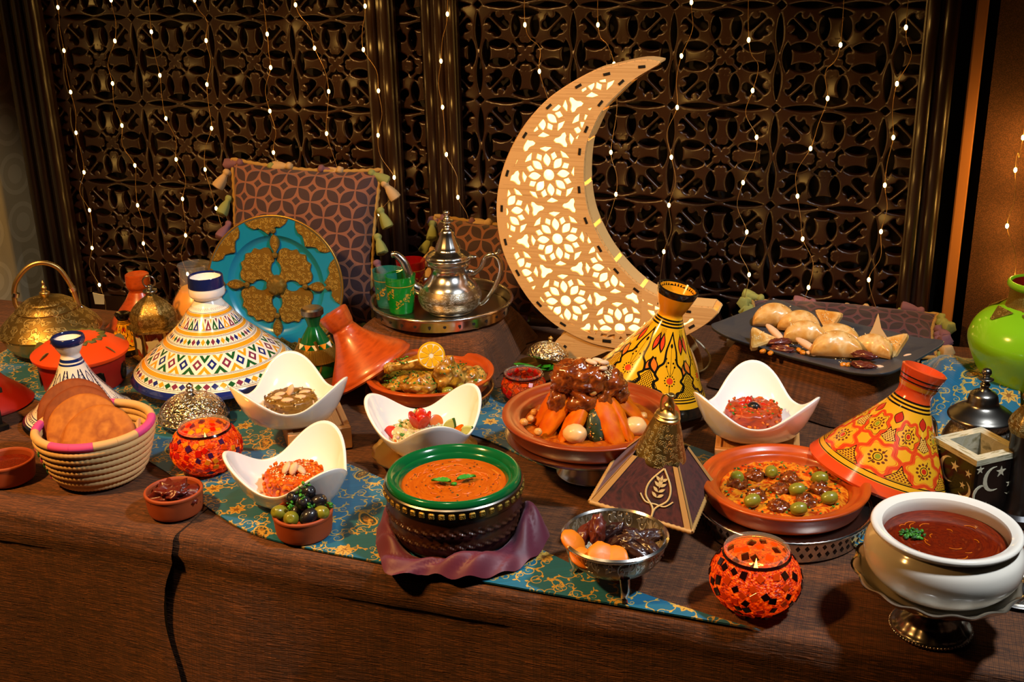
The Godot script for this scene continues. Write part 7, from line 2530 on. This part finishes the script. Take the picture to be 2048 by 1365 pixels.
# ---------------------------------------------------------------- front, middle and left
func harira():
	var at := V(-0.660, TOP + 0.012, -1.600)
	var o := thing("soup_bowl", "green glazed bowl of orange soup with a metal band in a turned dark wood holder", "bowl", at, 0.2)
	var rope := func(th, q): return Vector2(q.x + (0.0016 * sin(th * 46.0 + q.y * 700.0) if (q.y > 0.030 and q.y < 0.040) or (q.y > 0.056 and q.y < 0.066) else 0.0), q.y)
	part(o, "wood_holder", lathe([[0.0, 0.0], [0.088, 0.0]] + spl([[0.088, 0.0], [0.098, 0.008], [0.105, 0.022], [0.1075, 0.030], [0.111, 0.034], [0.110, 0.040], [0.1095, 0.048], [0.111, 0.056], [0.1145, 0.060], [0.113, 0.066], [0.113, 0.078], [0.114, 0.086]], 4), 180, rope), M.walnut)
	part(o, "metal_band", lathe([[0.1135, 0.085], [0.1160, 0.086], [0.1165, 0.106], [0.114, 0.108]], 120, func(th, q): return q), M.silver_dark)
	for k in 44:
		var a := TAU * k / 44.0
		var bb := Basis(Vector3.UP, a)
		part(o, "band_stud", boxm(V(0.0105, 0.0105, 0.004), 0.0018), M.old_gold, Transform3D(bb * eul(0, 0, 45 if k % 2 == 5 else 0), bb * V(0, 0.0962, 0.1166)))
	part(o, "glazed_bowl", lathe(spl([[0.113, 0.107], [0.1135, 0.112], [0.110, 0.118], [0.104, 0.118], [0.099, 0.113], [0.096, 0.108]], 4) + spl([[0.093, 0.108], [0.090, 0.104], [0.086, 0.094]], 3), 96), M.green_glaze)
	part(o, "soup", lathe([[0.0885, 0.0995], [0.0, 0.0995]], 72), M.soup_harira)
	var c := at + V(0, 0.0998, 0)
	stuff(one("soup_noodles", noodles(c, 0.078, 60, 3), M.radish, "fine noodles and bits floating on the orange soup", "noodles"))
	stuff(one("chopped_herbs", speckles(70, disc_area(c, 0.08, 0.0006), 0.0018, ["5a3a0c", "3a4a10", "7a2408"], 6), M.vc, "dark specks of herbs in the orange soup", "herbs"))
	var b := Basis(Vector3.UP, deg_to_rad(19))
	var lf := MB.new()
	var p := PackedVector3Array()
	for r in 7:
		for k in 13:
			var v := -1.0 + r / 3.0
			var f := k / 12.0
			var w := 0.0085 * sin(PI * pow(f, 0.8)) * (1.0 + 0.06 * sin(f * 40.0))
			p.push_back(V(f * 0.034, 0.004 + 0.004 * absf(v) - 0.003 * f * f + 0.0006 * sin(f * 30.0), v * w))
	lf.grid(p, 12, 6, false, PackedVector2Array(), true)
	for q in [[V(-0.004, 0.001, 0.012), eul(0, 168, 4), "green mint leaf at the left on the orange soup"], [V(0.006, 0.001, 0.006), eul(0, 22, 4), "green mint leaf at the right on the orange soup"]]:
		var t := thing("mint_leaf", q[2], "mint leaf", c + b * (q[0] as Vector3), 0.0, "mint leaves on the soup")
		t.basis = b * (q[1] as Basis)
		part(t, "leaf", lf.mesh(), M.mint)
		part(t, "midrib", tubem([V(0.001, 0.0045, 0), V(0.016, 0.004, 0), V(0.032, 0.0018, 0)], 0.0006, 5), M.herb)
	one("mint_sprig_tip", blob(V(0.005, 0.003, 0.004), 0.2, 1.5, 2), M.mint, "tiny mint bud between the two leaves on the orange soup", "mint leaf", c + b * V(0.001, 0.002, 0.012), b)
	# purple napkin wrapped round the holder
	var nb := MB.new()
	p = PackedVector3Array()
	var nu := 150
	for r in 15:
		for k in nu + 1:
			var th := TAU * (k % nu) / nu
			var f := r / 14.0
			var lob := func(o: float, w: float) -> float: return exp(-pow(angle_difference(th, o) / w, 2.0))
			var reach: float = 0.026 + 0.006 * sin(th * 5.0 + 1.0) + 0.032 * lob.call(4.33, 0.26) + 0.030 * lob.call(5.75, 0.5) + 0.022 * lob.call(0.25, 0.4) + 0.016 * lob.call(3.1, 0.5)
			var rr := lerpf(0.094, 0.104 + reach, pow(f, 0.9))
			var top: float = 0.010 + 0.046 * lob.call(0.25, 0.42) + 0.034 * lob.call(2.95, 0.6) + 0.020 * lob.call(5.3, 0.4) + 0.014 * lob.call(3.9, 0.3)
			var y := top * sin(PI * pow(f, 0.75) * 0.93)
			y += 0.010 * pow(absf(sin(th * 6.0 + f * 5.0)), 0.6) * sin(PI * f) + 0.004 * sin(th * 17.0 + f * 7.0) * f
			y = maxf(y - 0.004, -0.0045 + 0.0012 * absf(sin(th * 20.0)))
			rr = maxf(rr, 0.0985 + maxf(y, 0.0) * 0.36)
			p.push_back(at + V(cos(th) * rr, y, -sin(th) * rr))
	nb.grid(p, nu, 14, true, PackedVector2Array(), true)
	one("napkin", nb.mesh(), M.napkin, "crumpled plum coloured napkin wrapped under the soup holder", "napkin")


func clay_bowl(label: String, at: Vector3) -> Node3D:
	var o := thing("clay_bowl", label, "bowl", at)
	part(o, "bowl", lathe([[0.0, 0.0], [0.043, 0.0]] + spl([[0.043, 0.0], [0.047, 0.003], [0.0495, 0.02], [0.0505, 0.034], [0.052, 0.038], [0.0515, 0.042], [0.048, 0.043], [0.0455, 0.039]], 4) + spl([[0.0455, 0.039], [0.044, 0.02], [0.038, 0.008], [0.0, 0.006]], 3), 64), M.clay)
	return o


func front_left():
	var at := V(-1.180, TOP + 0.0075, -1.545)
	clay_bowl("small clay bowl of dark red relish on the front corner of the cloth", at)
	var b := Basis(Vector3.UP, deg_to_rad(19))
	var jm := mat("relish", "5a1408", 0.3, 0.0, {"clearcoat_enabled": true, "clearcoat": 0.4})
	one("relish", blob(V(0.040, 0.020, 0.036), 0.4, 1.6, 5, 44, 26), jm, "lumpy dark red relish heaped in the small clay bowl", "relish", at + V(0, 0.030, 0))
	at = V(-1.567, TOP + 0.0065, -1.566)
	clay_bowl("small clay bowl of thin dark sauce at the far left front", at)
	one("dark_sauce", lathe([[0.0445, 0.030], [0.0, 0.030]], 40), M.soup_red, "dark red sauce in the clay bowl at the far left front", "sauce", at)
	at = V(-0.918, TOP + 0.0065, -1.540)
	clay_bowl("small clay bowl of green and black olives on the teal runner", at)
	var om := olive_mesh()
	var gp := [[V(-0.036, 0.046, 0.012), "left green olive in the small clay bowl"], [V(-0.014, 0.045, 0.032), "front green olive in the small clay bowl"], [V(0.034, 0.046, 0.018), "right green olive in the small clay bowl"]]
	for q in gp:
		one("olive", om, M.olive_green, q[1], "olive", at + b * (q[0] as Vector3), eul(60, gp.find(q) * 50, 20).scaled(V(1.3, 1.3, 1.3)), "green olives in the small clay bowl")
	var kp := [[V(-0.014, 0.058, -0.014), "black olive at the back left of the small clay bowl"], [V(0.004, 0.060, 0.006), "black olive in the middle of the small clay bowl"], [V(0.008, 0.068, -0.016), "topmost black olive in the small clay bowl"], [V(0.026, 0.054, -0.006), "black olive at the back right of the small clay bowl"], [V(0.016, 0.046, 0.030), "front black olive in the small clay bowl"], [V(-0.010, 0.040, 0.0), "black olive lowest in the middle of the small clay bowl"]]
	for q in kp:
		one("olive", om, M.olive_black, q[1], "olive", at + b * (q[0] as Vector3), eul(50, kp.find(q) * 40, 10).scaled(V(1.35, 1.35, 1.35)), "black olives in the small clay bowl")
	stuff(one("parsley", speckles(46, func(r):
		var q: Vector3 = [V(0.008, 0.084, -0.012), V(-0.004, 0.076, -0.01), V(0.004, 0.072, 0.012), V(-0.018, 0.060, 0.016), V(0.020, 0.060, 0.022), V(0.046, 0.052, 0.0)][r.randi() % 6]
		return [at + b * (q + V(r.randf_range(-1, 1), r.randf_range(-0.6, 1), r.randf_range(-1, 1)) * 0.006), V(r.randf_range(-1, 1), 0.6, r.randf_range(-1, 1)).normalized()], 0.0036, ["2c7a14", "4a9a1c", "1c5a10"], 5), M.vc, "sprigs of parsley between the olives in the small clay bowl", "parsley"))
	# silver dome dish
	var o := thing("domed_dish", "small hammered silver dish with a domed lid and knob behind the left candle holder", "dish", V(-1.366, TOP + 0.006, -1.888))
	part(o, "saucer", lathe(spl([[0.0, 0.0], [0.05, 0.0], [0.055, 0.004], [0.062, 0.014], [0.075, 0.019]], 4) + [[0.076, 0.021], [0.062, 0.018], [0.0, 0.016]], 64), M.silver)
	part(o, "lid", lathe([[0.064, 0.018], [0.071, 0.019], [0.072, 0.022]] + spl([[0.069, 0.024], [0.068, 0.034], [0.058, 0.048], [0.038, 0.061], [0.012, 0.067]], 5), 72), M.silver_hammered)
	part(o, "knob", lathe(spl([[0.012, 0.066], [0.006, 0.071], [0.009, 0.077], [0.006, 0.081], [0.008, 0.086], [0.004, 0.091], [0.0, 0.093]], 4), 24), M.silver)
	o = thing("domed_dish", "small gilt dish with a tipped domed lid and green leaves behind the central tagine", "dish", V(-0.742, TOP + 0.006, -2.335))
	part(o, "saucer", lathe(spl([[0.0, 0.0], [0.034, 0.0], [0.046, 0.014], [0.052, 0.028]], 4) + [[0.053, 0.030], [0.046, 0.018], [0.0, 0.008]], 56), M.brass)
	part(o, "lid", lathe([[0.046, 0.0], [0.050, 0.0], [0.050, 0.004]] + spl([[0.047, 0.006], [0.044, 0.018], [0.026, 0.032], [0.006, 0.037]], 5), 56), M.silver_hammered, Transform3D(eul(-16, 0, -4), V(0.018, 0.042, -0.018)))
	part(o, "knob", lathe(spl([[0.006, 0.036], [0.004, 0.040], [0.006, 0.045], [0.0, 0.050]], 4), 16), M.brass, Transform3D(eul(-16, 0, -4), V(0.018, 0.042, -0.018)))
	var lm := MB.new()
	lm.blob(Vector3.ZERO, V(0.019, 0.0016, 0.010), 0.25, 1.0, 2, 14, 8)
	for k in 9:
		var a := PI * 1.05 + k * 0.27
		one("mint_leaf", lm.mesh(), M.mint, "green leaf " + ["outermost at the left", "second from the left", "third from the left", "fourth from the left", "middle one", "fourth from the right", "third from the right", "second from the right", "outermost at the right"][k] + " in the gilt dish behind the central tagine", "mint leaf", V(-0.742, TOP + 0.036 + 0.006 * (k % 2), -2.335) + b * V(cos(a) * 0.036, 0, -sin(a) * 0.032), b * eul(20 * (k % 3) - 10, rad_to_deg(a), 16), "leaves in the gilt dish")
	# bread basket
	at = V(-1.406, TOP + 0.0075, -1.632)
	o = thing("bread_basket", "coiled straw basket with pink and natural rim holding round breads", "basket", at, 0.25)
	o.scale = V(0.95, 0.97, 0.95)
	var rows := 7
	for k in rows:
		var f := float(k) / (rows - 1)
		var rr := lerpf(0.080, 0.110, pow(f, 0.7))
		var y := 0.009 + k * 0.0138
		var cp := []
		var cr := []
		for s in 150:
			var th := TAU * s / 150.0
			cp.push_back(V(cos(th) * rr, y, -sin(th) * rr))
			cr.push_back(0.0083 if s % 2 else 0.0074)
		part(o, "coil", tubem(cp, cr, 9, true), M.straw if k % 2 else M.straw_dark if k == 99 else M.straw)
	var bt := MB.new()
	bt.lathe([[0.0, 0.003], [0.08, 0.003], [0.08, 0.008], [0.0, 0.008]], 48)
	part(o, "bottom", bt.mesh(), M.straw_dark)
	for k in 16:   # rim bound in turns of pink and plain straw
		var cp := []
		for s in 9:
			var th := TAU * (k + s / 8.0) / 16.0
			cp.push_back(V(cos(th) * 0.1105, 0.106, -sin(th) * 0.1105))
		var pink := k % 4 == 0 or k == 11 or k == 15
		part(o, "rim_binding", tubem(cp, 0.0088, 10), M.pink_yarn if pink else M.straw)
	for k in 3:
		for r in 5:
			var a: float = [3.6, 3.85, 1.2][k] + r * 0.02
			var rr := lerpf(0.080, 0.110, pow((r + 1) / 6.0, 0.7)) + 0.0072
			part(o, "coloured_stitch", blob(V(0.0035, 0.007, 0.0025)), [M.green_yarn, M.pink_yarn, M.green_yarn][(k + r) % 3], Transform3D(Basis(Vector3.UP, a + PI / 2), V(cos(a) * rr, 0.024 + r * 0.0138, -sin(a) * rr)))
	var bm := MB.new()
	bm.lathe(spl([[0.0, -0.006], [0.05, -0.006], [0.067, -0.004], [0.070, 0.000], [0.063, 0.006], [0.04, 0.0095], [0.0, 0.011]], 4), 48, func(th, q): return Vector2(q.x * (1.0 + 0.02 * noise.get_noise_2d(cos(th) * 90.0, sin(th) * 90.0)), q.y))
	var brm := bm.mesh()
	for q in [[V(-0.050, 0.110, -0.038), eul(56, 9, 3), "round bread furthest back in the basket"], [V(-0.032, 0.104, -0.014), eul(57, 4, 1), "round bread second from the back in the basket"], [V(-0.018, 0.096, 0.006), eul(55, 5, 1), "round bread third from the back, mostly covered by the front one"], [V(0.018, 0.085, 0.034), eul(52, -3, -2), "round golden bread at the very front of the basket"]]:
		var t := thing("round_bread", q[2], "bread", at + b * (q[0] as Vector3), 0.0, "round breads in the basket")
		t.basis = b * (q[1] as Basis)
		part(t, "loaf", brm, M.bread_shaded if "second" in q[2] or "furthest" in q[2] else M.bread)
	var wd := MB.new()
	wd.prism(PackedVector2Array([Vector2(-0.02, -0.02), Vector2(0.018, -0.02), Vector2(0.014, 0.024)]), -0.004, 0.004, 0.002)
	one("flatbread_wedge", wd.mesh(), M.turnip, "pale flatbread wedge sticking up at the right inside the basket", "bread", at + b * V(0.074, 0.094, 0.006), b * eul(-20, -30, 0))


func _ready():
	rng.seed = 7
	noise.seed = 3
	noise.frequency = 0.01
	mat("black", "0c0a09", 0.5)
	set_up()
	make_materials()
	make_room()
	fairy_lights()
	make_table()
	make_cushions()
	brass_pot()
	lacquer_box()
	tagines_left()
	lantern_back()
	juice_jug()
	blue_plate()
	green_vase()
	orange_lid()
	tea_service()
	moon()
	chicken_dish()
	center_tagine()
	kefta_dish()
	white_bowls()
	painted_lids()
	pastry_plate()
	right_back()
	tureen()
	candles()
	front_right()
	harira()
	front_left()
